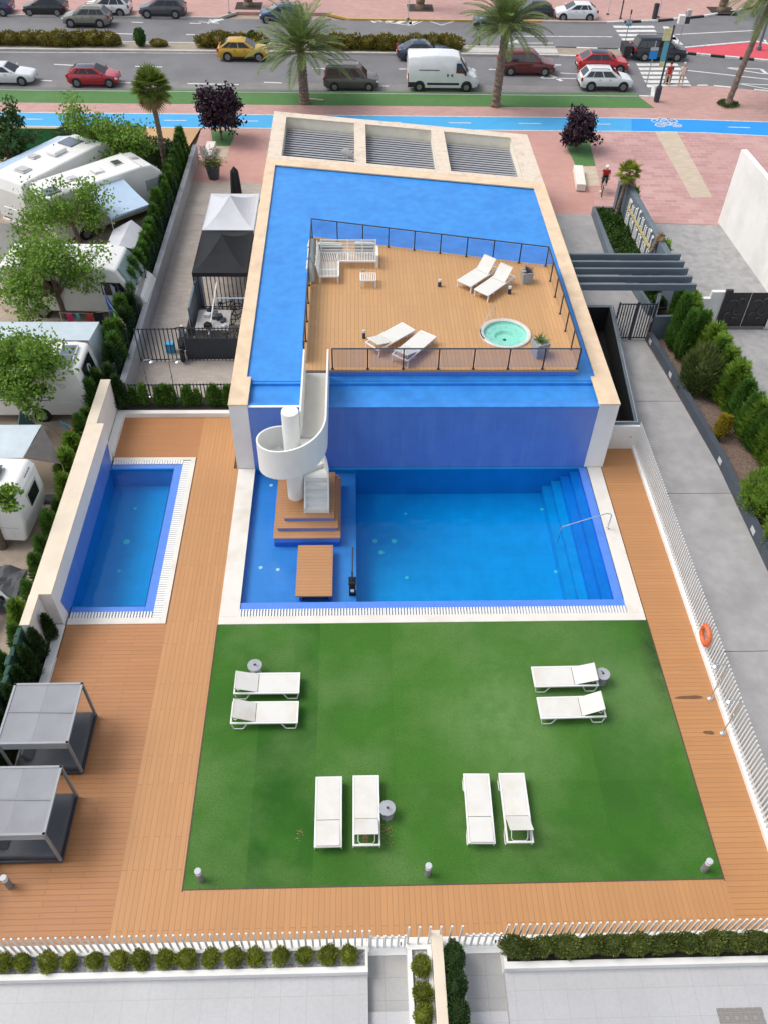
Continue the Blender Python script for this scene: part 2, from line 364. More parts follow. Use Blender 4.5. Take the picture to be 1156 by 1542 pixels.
    D['rvwhite'] = M('caravan white gelcoat', (0.75,0.745,0.72), 0.35, 0.03, 1.2, c2=(0.68,0.66,0.62), s2=0.7, obj=True)
    D['rvgrey'] = M('caravan grey panel', (0.5,0.5,0.49), 0.4, 0.05, 1.5)
    D['hatch'] = M('roof hatch smoked', (0.07,0.075,0.08), 0.2, 0.1, 3)
    D['solar'] = M('solar cells', (0.13,0.16,0.22), 0.25, 0.1, 6)
    D['bark'] = M('bark', (0.16,0.115,0.08), 0.9, 0.25, 5, bmp=0.6)
    D['palmbark'] = M('palm bark', (0.19,0.14,0.105), 0.95, 0.35, 7, bmp=0.9)
    D['glass'] = glassm('railing glass', (0.86,0.88,0.93))
    D['meshgreen'] = M('green mesh', (0.02,0.07,0.05), 0.8, 0.3, 6)
    D['orange'] = M('orange buoy', (0.72,0.16,0.05), 0.5, 0.05, 3)
    D['skin'] = M('skin', (0.52,0.30,0.21), 0.55, 0.05, 4)
    for k,a,b,t in (('cyp',(0.035,0.10,0.016),(0.12,0.24,0.04),0.3),('cypdark',(0.02,0.05,0.014),(0.055,0.105,0.028),0.2),
                  ('thuja',(0.05,0.14,0.016),(0.24,0.36,0.05),0.35),
                  ('ball',(0.06,0.095,0.012),(0.26,0.29,0.035),0.3),('hedge',(0.04,0.075,0.014),(0.16,0.19,0.045),0.25),
                  ('tree',(0.055,0.145,0.018),(0.20,0.33,0.045),0.35),('treedark',(0.02,0.06,0.012),(0.06,0.12,0.03),0.25),
                  ('plum',(0.012,0.008,0.014),(0.05,0.025,0.04),0.1),('palm',(0.055,0.11,0.028),(0.17,0.24,0.07),0.25),
                  ('fan',(0.06,0.11,0.015),(0.17,0.22,0.04),0.25),('fandry',(0.22,0.15,0.07),(0.34,0.24,0.11),0.2),
                  ('median',(0.06,0.075,0.014),(0.24,0.19,0.03),0.2),('cover',(0.018,0.05,0.010),(0.06,0.12,0.02),0.2),
                  ('yellowleaf',(0.22,0.20,0.02),(0.40,0.30,0.03),0.3),('oleander',(0.02,0.075,0.018),(0.15,0.17,0.05),0.25)):
        D[k] = leafm(k+' leaves', a, b, 0.5, t)
mats()
def paint(name, c, metal=0.0):
    mt, nt, N, L, B = new_mat(name)
    o = ramp_mix(N, L, nz(N,L,wpos(N),1.5,3,0.3,0.7), tuple(x*0.93 for x in c), tuple(min(1,x*1.05) for x in c))
    L.new(o, B.inputs['Base Color']); B.inputs['Roughness'].default_value = 0.3; B.inputs['Metallic'].default_value = metal
    B.inputs['Coat Weight'].default_value = 0.6; B.inputs['Coat Roughness'].default_value = 0.08
    return mt
D = W_
MAINH = (-3.9, 9.1, 17.25, 24.1); SMALLH = (-9.55, -6.75, 17.2, 24.38); VOIDH = (9.95, 11.72, 25.45, 35.2)
# ------------------------------------------------------------------ ground and surfaces
g = MB(); g.rects((-700,700,-60,1400), [MAINH, SMALLH], -0.25); struct(g.build('ground', D['campsoil']))
g = MB(); g.sheet([(-300,62.55),(21.2,62.55),(21.8,64.55),(26,64.8),(33,63.2),(60,56),(300,30),(300,200),(60,110),(37.5,84.6),(30.4,81),(26,79.6),(21.5,79.0),(-300,79.0)], -0.12)
struct(g.build('road', D['asphalt']))
# near plaza pavement
g = MB(); g.prism([(-120,56.6),(-9.9,56.6),(-9.9,44.6),(-5,44.6),(9.8,44.6),(15.2,44.0),(24.5,43.6),(60,43.6),(60,56.2),(33,63.1),(26,64.7),(21.8,64.45),(21.2,62.45),(-120,62.45)], -0.24, 0.0)
struct(g.build('pavement', D['pink']))
g = MB(); g.sheet([P2(395,196),(-9.3,56.4),(-9.7,48.0),(-4.9,48.0)], 0.004); struct(g.build('smooth_path', D['pinksmooth']))
g = MB(); g.sheet([(9.9,44.7),(13.6,44.7),(15.35,56.4),(9.9,56.4)], 0.004); struct(g.build('smooth_path', D['pinksmooth']))
g = MB(); g.sheet([(15.3,44.05),(26,43.8),(29,56.0),(17,56.4),(15.6,56.4)], 0.004); struct(g.build('plaza', D['pinkplaza']))
g = MB(); g.sheet([P2(985,198),P2(1018,198),P2(1072,297),P2(1040,298)], 0.008); struct(g.build('beige_path', D['beige']))
# far pavement
g = MB(); g.prism([(-120,79.0),(-11.2,79.0),(-10.0,80.4),(-2.2,80.5),(-0.2,79.15),(21.5,79.15),(26,79.75),(30.4,81.15),(37.5,84.75),(60,110),(60,150),(-120,150)], -0.24, 0.0)
struct(g.build('far_pavement', D['pink']))
for pts, mt in (([(-120,78.93),(-11.2,78.93),(-9.9,80.33)], 'kerb'), ([(-2.2,80.43),(-0.2,79.06),(16,79.06)], 'yellowkerb'), ([(16,79.06),(21.5,79.06)], 'kerb'), ([(-28,78.88),(-11.2,78.86),(-9.7,80.3)], 'yellowkerb')):
    g = MB()
    for a, b in zip(pts, pts[1:]): g.bar((a[0],a[1],-0.07), (b[0],b[1],-0.07), 0.16, 0.17)
    if mt == 'yellowkerb' and pts[0][0] < -20: continue
    struct(g.build('kerb', D[mt]))
# striped kerbs black and white
def striped(pts, w=0.22, h=0.17, step=1.6):
    k = 0; gs = [MB(), MB()]
    for a, b in zip(pts, pts[1:]):
        a = Vector((a[0],a[1],-0.06)); b = Vector((b[0],b[1],-0.06)); n = max(1, round((b-a).length/step))
        for i in range(n):
            gs[k%2].bar(a.lerp(b, i/n), a.lerp(b, (i+1)/n), w, h); k += 1
    struct(gs[0].build('kerb', D['marking'])); struct(gs[1].build('kerb', D['clad']))
striped([(21.5,79.05),(26,79.68),(30.4,81.08),(37.5,84.68),(60,110)])
# median
g = MB(); g.prism([(-120,70.9),(16,70.9),(20.9,70.5),(21.2,71.5),(20.9,72.3),(16,72.5),(-120,72.6)], -0.2, 0.01); struct(g.build('median', M('dry median soil',(0.33,0.28,0.22),0.95,0.15,2.0,c2=(0.26,0.22,0.17))))
g = MB(); g.bar((-120,70.85,-0.05),(16,70.85,-0.05),0.3,0.16); g.bar((-120,72.68,-0.05),(16,72.58,-0.05),0.2,0.16); struct(g.build('kerb', D['kerb']))
striped([(16,70.78),(20.9,70.4),(21.35,71.4),(21,72.35),(16,72.62)])
# red island
g = MB(); ri = [P2(1022,75,-.12),P2(1078,70,-.12),P2(1136,65,-.12),(35.5,72.6),(36.5,69.4),P2(1156,93,-.12),P2(1090,87,-.12),P2(1026,81,-.12)]
g.prism(ri, -0.2, 0.0); struct(g.build('traffic_island', D['redpaint']))
striped([ri[0],ri[7],ri[6],ri[5],ri[4]], step=1.3)
g = MB(); g.bar((*ri[0],-0.04),(*ri[1],-0.04),0.25,0.17); g.bar((*ri[1],-0.04),(*ri[2],-0.04),0.25,0.17); g.bar((*ri[2],-0.04),(*ri[3],-0.04),0.25,0.17); struct(g.build('kerb', D['marking']))
# strips along the near side
g = MB(); g.sheet([(-120,60.25),(-120,62.3),P2(955,141),P2(985,163)], 0.006); struct(g.build('green_strip', D['turfstrip']))
striped([(20.35,62.6),(21.3,62.55)], step=2)
g = MB(); g.bar((-120,62.5,-0.05),(20.2,62.5,-0.05),0.14,0.16); struct(g.build('kerb', D['concrete']))
g = MB(); g.bar((21.25,62.45,-0.05),(21.85,64.5,-0.05),0.25,0.17)
for a,b in ((0.05,0.28),(0.45,0.65),(0.8,0.98)):
    for p,q in (((21.85,64.5),(26,64.75)),((26,64.75),(33,63.1))):
        p = Vector((*p,-0.05)); q = Vector((*q,-0.05)); g.bar(p.lerp(q,a), p.lerp(q,b), 0.22, 0.17)
struct(g.build('kerb', D['marking']))
bk = [(-120,56.42),(-120,58.72),P2(950,178),P2(1040,180),P2(1156,184),(60,57.2),(60,54.0),P2(1156,205),P2(1060,200),P2(950,198)]
g = MB(); g.sheet(bk[:3]+[bk[9]], 0.006); struct(g.build('cycle_lane', D['bike']))
g = MB(); g.sheet(bk[2:], 0.006); struct(g.build('cycle_lane', D['bikebright']))
g = MB()
def line(g, a, b, w=0.12, z=0.010):
    a = Vector((a[0],a[1],0)); b = Vector((b[0],b[1],0)); n = Vector((-(b-a).y,(b-a).x,0)).normalized()*(w/2)
    g.sheet([tuple((a+n)[:2]),tuple((a-n)[:2]),tuple((b-n)[:2]),tuple((b+n)[:2])], z)
for ch in (bk[1:6], [bk[0],bk[9],bk[8],bk[7],bk[6]]):
    for a,b in zip(ch, ch[1:]): line(g, a, b, 0.1)
x = -36
while x < 30:
    line(g, (x,57.57 if x < 19 else 57.57-(x-19)*0.05), (x+1.5,57.57 if x < 19 else 57.5-(x-19)*0.05), 0.1); x += 4.7
def bike_mark(cx, cy):
    for dx in (-0.55,0.55):
        for k in range(12):
            a0, a1 = 2*PI*k/12, 2*PI*(k+1)/12
            line(g, (cx+dx+.33*math.cos(a0), cy+.28*math.sin(a0)), (cx+dx+.33*math.cos(a1), cy+.28*math.sin(a1)), 0.08)
    for a,b in (((-.55,0),(-.2,.42)),((-.2,.42),(.35,.42)),((.35,.42),(.55,0)),((-.2,.42),(0,0)),((0,0),(.35,.42)),((-.35,.5),(-.1,.5))): line(g, (cx+a[0],cy+a[1]), (cx+b[0],cy+b[1]), 0.08)
p = P2(1000,183); bike_mark(p[0],p[1]+.1); p = P2(1002,190); bike_mark(p[0]+.2,p[1]+.15)
struct(g.build('lane_marking', D['marking']))
# sandy verge, green planting patches and stone pads
g = MB(); g.sheet([(-120,53.0),(-10.4,53.0),(-9.95,56.38),(-120,56.38)], 0.004); struct(g.build('sandy_verge', D['sand']))
g = MB(); g.sheet([P2(318,197),P2(357,196),P2(347,220),P2(322,220)], 0.010); g.sheet([P2(845,205),P2(884,203),P2(896,250),P2(866,250)], 0.010); struct(g.build('turf_patch', D['turfstrip']))
g = MB(); g.sheet([P2(322,220),P2(347,220),P2(340,240),P2(313,238)], 0.010); g.sheet([P2(875,251),P2(896,251),P2(903,280),P2(880,281)], 0.010); struct(g.build('stone_pad', D['beige']))
# passages and yards
g = MB(); g.box(-9.6,-4.75,27.6,44.6,-0.2,0.0); g.box(-9.6,-4.75,44.6,48.6,-0.2,0.012); struct(g.build('courtyard', D['courtpave']))
g = MB(); g.rects((9.9,14.2,32.7,44.9),[(9.8,12.0,32,33.8)], 0.008); g.box(12.0,14.6,32.7,44.7,-0.2,-0.004); struct(g.build('passage', D['concrete']))
g = MB(); g.prism([(11.15,-5),(15.0,-5),(14.55,18.6),(14.4,24.2),(13.8,30.2),(13.5,32.7),(11.8,32.7),(11.1,25.3),(11.15,25.3)], -0.2, -0.01); struct(g.build('path', D['concrete']))
g = MB()
for yy in (15.35, 22.6, 28.2): g.box(11.5,14.45,yy,yy+0.02,-0.02,-0.006)
struct(g.build('path_joint', D['anth']))
g = MB(); g.prism([(13.5,32.7),(13.8,30.2),(14.4,24.2),(14.55,18.6),(15.0,-5),(17.6,-5),(17.0,28),(16.6,33.6),(14.2,34.6)], -0.2, 0.02); struct(g.build('mulch_bed', D['mulch']))
g = MB(); g.prism([(16.5,33.6),(17.0,28),(17.6,-5),(60,-5),(60,33.6)], -0.2, -0.02); struct(g.build('yard', D['greystone']))
g = MB(); g.prism([(15.2,34.3),(16.2,33.9),(60,33.7),(60,43.6),(24.5,43.6),(15.2,43.95)], -0.2, 0.0); struct(g.build('forecourt', D['greystone']))
# deck
HOLES = [(-4.55,9.65,8.2,24.1),(-9.5,-6.28,16.7,24.75),(-4.75,9.95,24.1,30)]
def deckpart(xr, holes, mt):
    xs = sorted(set([xr[0],xr[1]]+[h[i] for h in holes for i in (0,1) if xr[0]<h[i]<xr[1]])); ys = sorted(set([xr[2],xr[3]]+[h[i] for h in holes for i in (2,3) if xr[2]<h[i]<xr[3]]))
    g = MB()
    for i in range(len(xs)-1):
        for j in range(len(ys)-1):
            mx, my = (xs[i]+xs[i+1])/2, (ys[j]+ys[j+1])/2
            if any(h[0]<mx<h[1] and h[2]<my<h[3] for h in holes): continue
            g.box(xs[i],xs[i+1],ys[j],ys[j+1],-0.12,0.0)
    return struct(g.build('deck', mt))
deckpart((-9.5,-6.25,6.9,16.7), [], D['deck_x'])
deckpart((-6.25,-4.55,6.9,24.1), HOLES, D['deck_y'])
deckpart((-9.5,-6.25,24.75,27.2), HOLES, D['deck_x'])
deckpart((-6.25,-4.75,24.1,27.2), [], D['deck_y'])
deckpart((-4.55,9.69,6.9,8.2), [], D['deck_y'])
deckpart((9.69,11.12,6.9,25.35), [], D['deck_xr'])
# dark ovals beside the showers: shadows painted onto the boards
D['shadowed'] = M('wet boards', (0.16,0.075,0.035), 0.35, 0.15, 6)
g = MB()
for (a,b) in ((P2(1014,1051),P2(1058,1050)),(P2(1057,1103),P2(1075,1104)),(P2(232,600),P2(262,601))):
    n = 14; up = []; lo = []
    for i in range(n+1):
        t = i/n; x = a[0]+(b[0]-a[0])*t; y = a[1]+(b[1]-a[1])*t; w = 0.10*math.sin(PI*t)**0.8*(0.5+0.5*t)+0.012*math.sin(9*t)
        up.append((x,y+w)); lo.append((x,y-w*0.8))
    g.sheet(up+lo[::-1], 0.004)
struct(g.build('painted_shadow', D['shadowed']))
# lawn of artificial turf, each roll with its own pile direction
mt, nt, N, L, B = new_mat('lawn turf')
pos = wpos(N)
at = N.new('ShaderNodeAttribute'); at.attribute_name = 'roll'; at.attribute_type = 'GEOMETRY'
o = ramp_mix(N, L, at.outputs['Fac'], (0.024,0.098,0.015), (0.080,0.205,0.032))
o = ramp_mix(N, L, mul(N,L,nz(N,L,pos,0.6,5,0.4,0.66),0.65), o, (0.058,0.19,0.022))
o = ramp_mix(N, L, mul(N,L,nz(N,L,pos,0.33,5,0.44,0.66),0.62), o, (0.165,0.265,0.09))
o = ramp_mix(N, L, mul(N,L,nz(N,L,pos,26.0,3,0.35,0.7),0.5), o, (0.022,0.085,0.010))
def worn(o, cx, cy, rx, ry, colr, amt):
    mp = N.new('ShaderNodeMapping'); mp.inputs['Location'].default_value = (-cx/rx,-cy/ry,0); mp.inputs['Scale'].default_value = (1/rx,1/ry,0); L.new(pos, mp.inputs[0])
    gr = N.new('ShaderNodeTexGradient'); gr.gradient_type = 'SPHERICAL'; L.new(mp.outputs[0], gr.inputs[0])
    f = mul(N,L,gr.outputs['Fac'], nz(N,L,pos,2.6,7,0.2,0.7,0.75)); return ramp_mix(N,L,mul(N,L,f,amt),o,colr)
o = worn(o, 4.4, 13.2, 2.6, 3.6, (0.14,0.26,0.08), .95); o = worn(o, 8.2, 13.8, 1.6, 3.2, (0.12,0.22,0.08), .8); o = worn(o, -2.2, 11.3, 1.6, 1.8, (0.02,0.095,0.010), .8); o = worn(o, 9.6, 15.5, .6, 2.6, (0.03,0.05,0.02), 1.3); o = worn(o, 6.0, 9.0, 3.0, 1.2, (0.032,0.11,0.014), .7)
L.new(o, B.inputs['Base Color']); B.inputs['Roughness'].default_value = 0.9; B.inputs['Specular IOR Level'].default_value = 0.15
bump(N, L, B, nz(N,L,pos,60,3,0.2,0.8), 0.6, 0.02)
g = MB(); cuts = [(-4.55,-2.95,.55),(-2.95,-1.2,.18),(-1.2,1.1,.62),(1.1,3.2,.78),(3.2,5.0,.6),(5.0,6.9,.62),(6.9,8.4,.42),(8.4,9.66,.4)]
vals = []
for k,(a,b,v) in enumerate(cuts):
    bend = 0.0
    for (y0,y1,dv) in ((8.2,11.0,-.12),(11.0,13.6,.0 if k != 1 else -.06),(13.6,16.64,.06 if k>2 else -.05 if k==0 else .05)):
        if k == 0: b2 = b if y0 < 13 else -2.0
        elif k == 1: a = -2.95 if y0 < 13 else -2.0; b2 = b
        else: b2 = b
        g.sheet([(a,y0),(b2,y0),(b2,y1),(a,y1)], -0.005); vals.append(v+dv)
ob = struct(g.build('lawn', mt)); ob['kind'] = 'structure'
attr = ob.data.attributes.new('roll','FLOAT','FACE'); attr.data.foreach_set('value', vals)
g = MB(); g.box(-4.585,-4.551,8.13,16.64,-0.1,0.006); g.box(9.662,9.695,8.13,16.64,-0.1,0.006); g.box(-4.55,9.66,8.165,8.198,-0.1,0.006); struct(g.build('lawn_edging', M('dark edging',(0.08,0.06,0.04),0.7,0.2,5)))
# loose dry debris on the lawn
def debris(cx, cy, n, s, name='dry_leaves'):
    g = MB()
    for i in range(n):
        x = cx+rnd.gauss(0,s*0.4); y = cy+rnd.gauss(0,s); a = rnd.uniform(0,6.3); w = rnd.uniform(.015,.04)
        g.quad((x+w*math.cos(a),y+w*math.sin(a),.012),(x-w*math.sin(a)*.4,y+w*math.cos(a)*.4,.02),(x-w*math.cos(a),y-w*math.sin(a),.012),(x+w*math.sin(a)*.4,y-w*math.cos(a)*.4,.016))
    o = g.build(name, D['fandry']); o['kind'] = 'stuff'; tag(o, 'scatter of dry straw bits lying on the artificial lawn near a lounger', 'debris'); return o
g1 = debris(*P2(582,1255,0), 60, .25); g1['label'] = 'scatter of dry straw below the round table in the middle of the lawn'
g1 = debris(*P2(452,1258,0), 16, .12); g1['label'] = 'few dry straw bits on the lawn left of the flat lounger'
g1 = debris(*P2(551,1262,0), 70, .10); g1['label'] = 'dry straw heap under the open back of a lounger'
# ------------------------------------------------------------------ swimming pools
def drains(parent, pts, z, r=0.07):
    for (px,py) in pts:
        p = G(px,py,z); q = MB(); q.lathe([(r,0),(r,.012),(r*.6,.018)], 12, (p.x,p.y,z)); q.build('drain', D['plate'], parent)
pool = thing('swimming_pool', 'large blue swimming pool with stepped corner below the blue wall', 'swimming pool', (0,0,0))
g = MB()   # basin
zs, zd = -0.30, -1.45
g.box(-3.9,0.0,17.55,24.1,zs-.1,zs,0)
g.quad((0,17.55,zs),(0,24.1,zs),(0,24.1,zd),(0,17.55,zd),0)
g.build('shallow_floor', D['shallow'], pool)
g = MB(); g.sheet([(0,17.55),(9.1,17.55),(9.1,24.1),(0,24.1)], zd, 0)
g.quad((0,17.55,zd),(0,17.55,-.06),(9.1,17.55,-.06),(9.1,17.55,zd)); g.quad((0,24.1,zd),(9.1,24.1,zd),(9.1,24.1,0.02),(0,24.1,0.02))
g.quad((9.1,17.55,zd),(9.1,17.55,0),(9.1,24.1,0),(9.1,24.1,zd)); g.quad((-3.9,24.097,-.4),(0,24.097,-.4),(0,24.097,.03),(-3.9,24.097,.03)); g.quad((-3.9,17.55,-.4),(-3.9,24.1,-.4),(-3.9,24.1,0),(-3.9,17.55,0)); g.build('basin', D['deep'], pool)
for k in range(4):
    q = MB(); x0 = 8.78-0.33*(k+1); q.box(x0,8.78-0.33*k if k else 8.78,17.551,24.09,zd+.002*k,-.22-.26*k-.08*0); q.build('step', D['deep'] if k > 1 else D['shallow'], pool)
g = MB(); g.box(8.78,9.095,17.552,24.09,-.3,-.035); g.box(-3.9,9.1,17.25,17.55,-.3,-.03); g.build('overflow_rim', D['peri'], pool)
g = MB(); g.box(-4.55,-3.9,16.95,24.08,-.1,.02); g.box(9.1,9.65,16.95,24.08,-.1,.02); g.box(-4.55,9.65,16.64,16.95,-.1,.02); g.build('coping', D['poolstone'], pool, bevel=.008)
g = MB()
x = -3.9
while x < 9.05:
    g.box(x,x+.055,16.95,17.25,-.04,.012); x += .10
g.box(-3.9,9.1,16.95,17.25,-.12,-.06,1); g.build('overflow_grate', [D['whitepaint'],D['gap']], pool)
drains(pool, ((393,855),(419,858),(409,731)), zs)
drains(pool, ((612,870),(610,774),(836,861),(815,767)), zd); drains(pool, ((565,815),(593,815),(574,832)), zd, .11)
struct(MB().rects((-3.9,8.78,17.55,24.09),[(0,8.78,17.55,24.09)], -0.075).build('water', D['waterthin']))
struct(MB().rects((0,8.78,17.55,24.09),[], -0.075).build('water', D['water']))
sp2 = thing('swimming_pool', 'small blue swimming pool against the cream boundary wall', 'swimming pool', (0,0,0))
g = MB(); zf = -0.95; g.sheet([(-9.54,17.45),(-7.08,17.45),(-7.08,24.13),(-9.54,24.13)], zf)
g.quad((-9.54,24.13,zf),(-7.08,24.13,zf),(-7.08,24.13,0),(-9.54,24.13,0)); g.quad((-7.08,24.13,zf),(-7.08,17.45,zf),(-7.08,17.45,0),(-7.08,24.13,0)); g.quad((-9.54,17.45,zf),(-9.54,24.13,zf),(-9.54,24.13,0),(-9.54,17.45,0)); g.quad((-7.08,17.45,zf),(-9.54,17.45,zf),(-9.54,17.45,0),(-7.08,17.45,0))
g.build('basin', D['deep'], sp2)
g = MB(); g.box(-7.075,-6.75,17.2,24.38,-.3,-.035); g.box(-9.49,-7.08,17.2,17.445,-.3,-.03); g.box(-9.49,-7.08,24.135,24.38,-.3,-.03); g.build('overflow_rim', D['peri'], sp2)
g = MB(); g.box(-6.46,-6.28,16.7,24.75,-.1,.02); g.box(-9.49,-6.46,16.7,16.95,-.1,.02); g.box(-9.49,-6.46,24.6,24.75,-.1,.02); g.build('coping', D['poolstone'], sp2, bevel=.008)
g = MB(); y = 16.96
while y < 24.55:
    g.box(-6.75,-6.46,y,y+.078,-.04,.012); y += .10
x = -9.45
while x < -6.8:
    g.box(x,x+.055,16.95,17.2,-.04,.012); g.box(x,x+.078,24.38,24.6,-.04,.012); x += .10
g.box(-6.75,-6.46,16.95,24.6,-.12,-.06,1); g.box(-9.49,-6.75,16.95,17.2,-.12,-.06,1); g.box(-9.49,-6.75,24.38,24.6,-.12,-.06,1); g.build('overflow_grate', [D['whitepaint'],D['gap']], sp2)
drains(sp2, ((204,766),(180,860)), zf); drains(sp2, ((191,816),), zf, .13)
struct(MB().sheet([(-9.54,17.45),(-7.08,17.45),(-7.08,24.13),(-9.54,24.13)], -0.07).build('water', D['water']))
# ------------------------------------------------------------------ boundary wall by the small pool
w = thing('boundary_wall', 'cream topped white wall with blue tiled panel beside the small pool', 'wall', (-9.85,16.6,0))
def loc(o, root): o.location = -root.location; return o
g = MB(); g.box(-10.16,-9.55,16.66,24.78,-.2,1.66); loc(g.build('wall', D['white'], w), w)
g = MB(); g.box(-10.19,-9.52,16.62,24.82,1.66,1.72); loc(g.build('coping', D['creamlight'], w, bevel=.01), w)
g = MB(); g.add([(-9.547,17.2,-.06),(-9.547,24.38,-.06),(-9.547,24.62,.86),(-9.547,17.0,.86),(-9.52,17.2,-.06),(-9.52,24.38,-.06),(-9.52,24.62,.86),(-9.52,17.0,.86)],[(0,1,2,3),(4,5,6,7),(0,4,5,1),(1,5,6,2),(2,6,7,3),(3,7,4,0)]); loc(g.build('tile_panel', D['bluewall'], w), w)
g = MB(); g.box(-10.17,-9.83,24.82,27.5,-.2,1.66); loc(g.build('thin_wall', D['white'], w), w)
g = MB(); g.box(-10.2,-9.80,24.82,27.53,1.66,1.72); loc(g.build('thin_coping', D['creamlight'], w, bevel=.01), w)
g = MB(); g.box(-10.17,-9.93,15.5,16.62,-.2,1.66); loc(g.build('end_wall', D['white'], w), w)
g = MB(); g.box(-10.2,-9.90,15.45,16.62,1.66,1.72); loc(g.build('end_coping', D['creamlight'], w, bevel=.01), w)
# planter kerbs round the left deck
k = thing('planter_kerb', 'white planter kerb round the upper left deck corner', 'kerb', (-9.6,27.3,0))
g = MB(); g.box(-9.8,-4.75,27.2,27.42,-.1,.22); g.box(-9.8,-9.5,24.83,27.2,-.1,.22); loc(g.build('kerb_body', D['white'], k, bevel=.01), k)
k = thing('planter_kerb', 'white planter kerb between dark conifers and deck left of the daybeds', 'kerb', (-9.6,12,0))
g = MB(); g.box(-9.78,-9.5,6.0,16.6,-.1,.16); loc(g.build('kerb_body', D['white'], k, bevel=.01), k)
struct(MB().box(-12.4,-9.79,5,15.4,-.2,.06).build('planting_bed', D['darksoil'])); struct(MB().box(-9.82,-9.5,15.4,16.6,-.2,.05).build('planting_bed', D['darksoil']))
struct(MB().box(-9.8,-4.78,27.43,28.3,-.2,.15).box(-10.15,-9.81,27.55,28.3,-.2,.12).build('planting_bed', D['darksoil']))
# ------------------------------------------------------------------ pool building
bld = thing('pool_building', 'long flat building with blue painted roof and cream parapet above the pool', 'building', (2.5,36,0))
L0 = lambda o: loc(o, bld)
BX0, BX1, BF = -4.6, 9.72, 24.1
yl, yr = 44.7, 42.0       # rear end of the blue roof, left and right
def yb(x): return yl+(yr-yl)*(x-BX0)/(BX1-BX0)
def yk(x): return 50.95+(47.95-50.95)*(x-BX0)/(BX1-BX0)
H = 3.2
ZR = 3.09   # roof level
g = MB(); g.prism([(BX0+.05,BF+.3),(-4.13,BF+.3),(-4.13,yb(-4.13)-.1),(BX0+.05,yb(BX0)-.1)], -.2, H-.07)
g.prism([(9.15,BF+.3),(BX1-.05,BF+.3),(BX1-.05,yb(BX1)-.1),(9.15,yb(9.15)-.1)], -.2, H-.07)
g.prism([(-4.12,yb(-4)-.62),(9.14,yb(9.05)-.62),(9.14,yb(9.05)-.1),(-4.12,yb(-4)-.1)], -.2, H-.07); L0(g.build('wall', D['white'], bld))
for a,b in ((BX0,-3.92),(8.98,BX1)): g = MB(); g.box(a,b,BF,BF+.3,-.0,H-.07); L0(g.build('pilaster', D['white'], bld))
g = MB(); g.box(-3.92,8.98,BF+.02,BF+.3,0.0,3.02); L0(g.build('tiled_front', D['bluewall'], bld))
g = MB(); g.prism([(BX0-.02,BF-.02),(-3.9,BF-.02),(-3.9,25.75),(-4.06,25.75),(-4.1,yb(-4.1)-.72),(9.12,yb(9.12)-.72),(9.12,25.75),(8.95,25.75),(8.95,BF-.02),(BX1+.02,BF-.02),(BX1+.02,yb(BX1)),(BX0-.02,yb(BX0))], H-.07, H)
L0(g.build('parapet_coping', D['cream'], bld, bevel=.012))
g = MB(); g.prism([(-4.13,25.62),(9.15,25.62),(9.15,yb(9.15)-.63),(-4.13,yb(-4.13)-.63)], 2.6, ZR)
g.box(-4.13,9.15,BF+.3,25.62,2.6,ZR-.14); g.box(-3.92,8.98,BF+.0,BF+.22,3.02,3.06); g.box(-3.92,8.98,25.50,25.62,ZR-.14,ZR-.03); L0(g.build('blue_roof', D['blueroof'], bld))
g = MB(); g.box(-3.9,-1.98,BF-.01,BF+.1,3.06,3.075); L0(g.build('edge_trim', D['whitepaint'], bld))
# louvre bays at the rear
xs_ = [(BX0,-3.85),(0.03,0.66),(4.33,5.05),(8.72,BX1)]
g = MB()
for a,b in xs_: g.prism([(a+.03,yb(a)),(b-.03 if b<BX1 else b-.03,yb(b)),(b-.03,yk(b)-.6),(a+.03,yk(a)-.6)], -.2, H-.07)
g.prism([(BX0+.03,yk(BX0)-.6),(BX1-.03,yk(BX1)-.6),(BX1-.03,yk(BX1)-.02),(BX0+.03,yk(BX0)-.02)], -.2, H-.07)
L0(g.build('bay_wall', D['creamwall'], bld))
g = MB()
for a,b in xs_: g.prism([(a,yb(a)+.002),(b,yb(b)+.002),(b,yk(b)-.64),(a,yk(a)-.64)], H-.07, H-.002)
g.prism([(BX0,yk(BX0)-.64),(BX1,yk(BX1)-.64),(BX1,yk(BX1)),(BX0,yk(BX0))], H-.07, H); g.prism([(-3.85,yb(-3.85)+.003),(9,yb(9)+.003),(9,yb(9)+.42),(-3.85,yb(-3.85)+.42)], H-.07, H-.001)
L0(g.build('bay_coping', D['cream_old'], bld))
for a,b in ((-3.88,0.06),(0.63,4.36),(5.02,8.75)):
    g = MB(); n = 17
    for i in range(n):
        t = (i+.5)/n
        ya = yb(a)+.42+(yk(a)-.64-yb(a)-.42)*t; y2 = yb(b)+.42+(yk(b)-.64-yb(b)-.42)*t
        g.bar((a,ya,2.56),(b,y2,2.56),.16,.02)
    g.prism([(a,yb(a)+.2),(b,yb(b)+.2),(b,yk(b)-.62),(a,yk(a)-.62)], 2.3, 2.35, 1)
    L0(g.build('louvre_grille', [D['louvre'],D['black']], bld))
# small drain outlets on the roof edges
for i,(px,py,z) in enumerate(((519,577,2.82),(626,577,2.82),(743,575,2.82),(854,573,2.82),(860,480,2.96),(492,338,2.96))):
    p = G(px,py,z); q = MB(); q.lathe([(.05,0),(.05,.04),(.03,.05)],10,(p.x,p.y,z)); L0(q.build('outlet', D['plate'], bld))
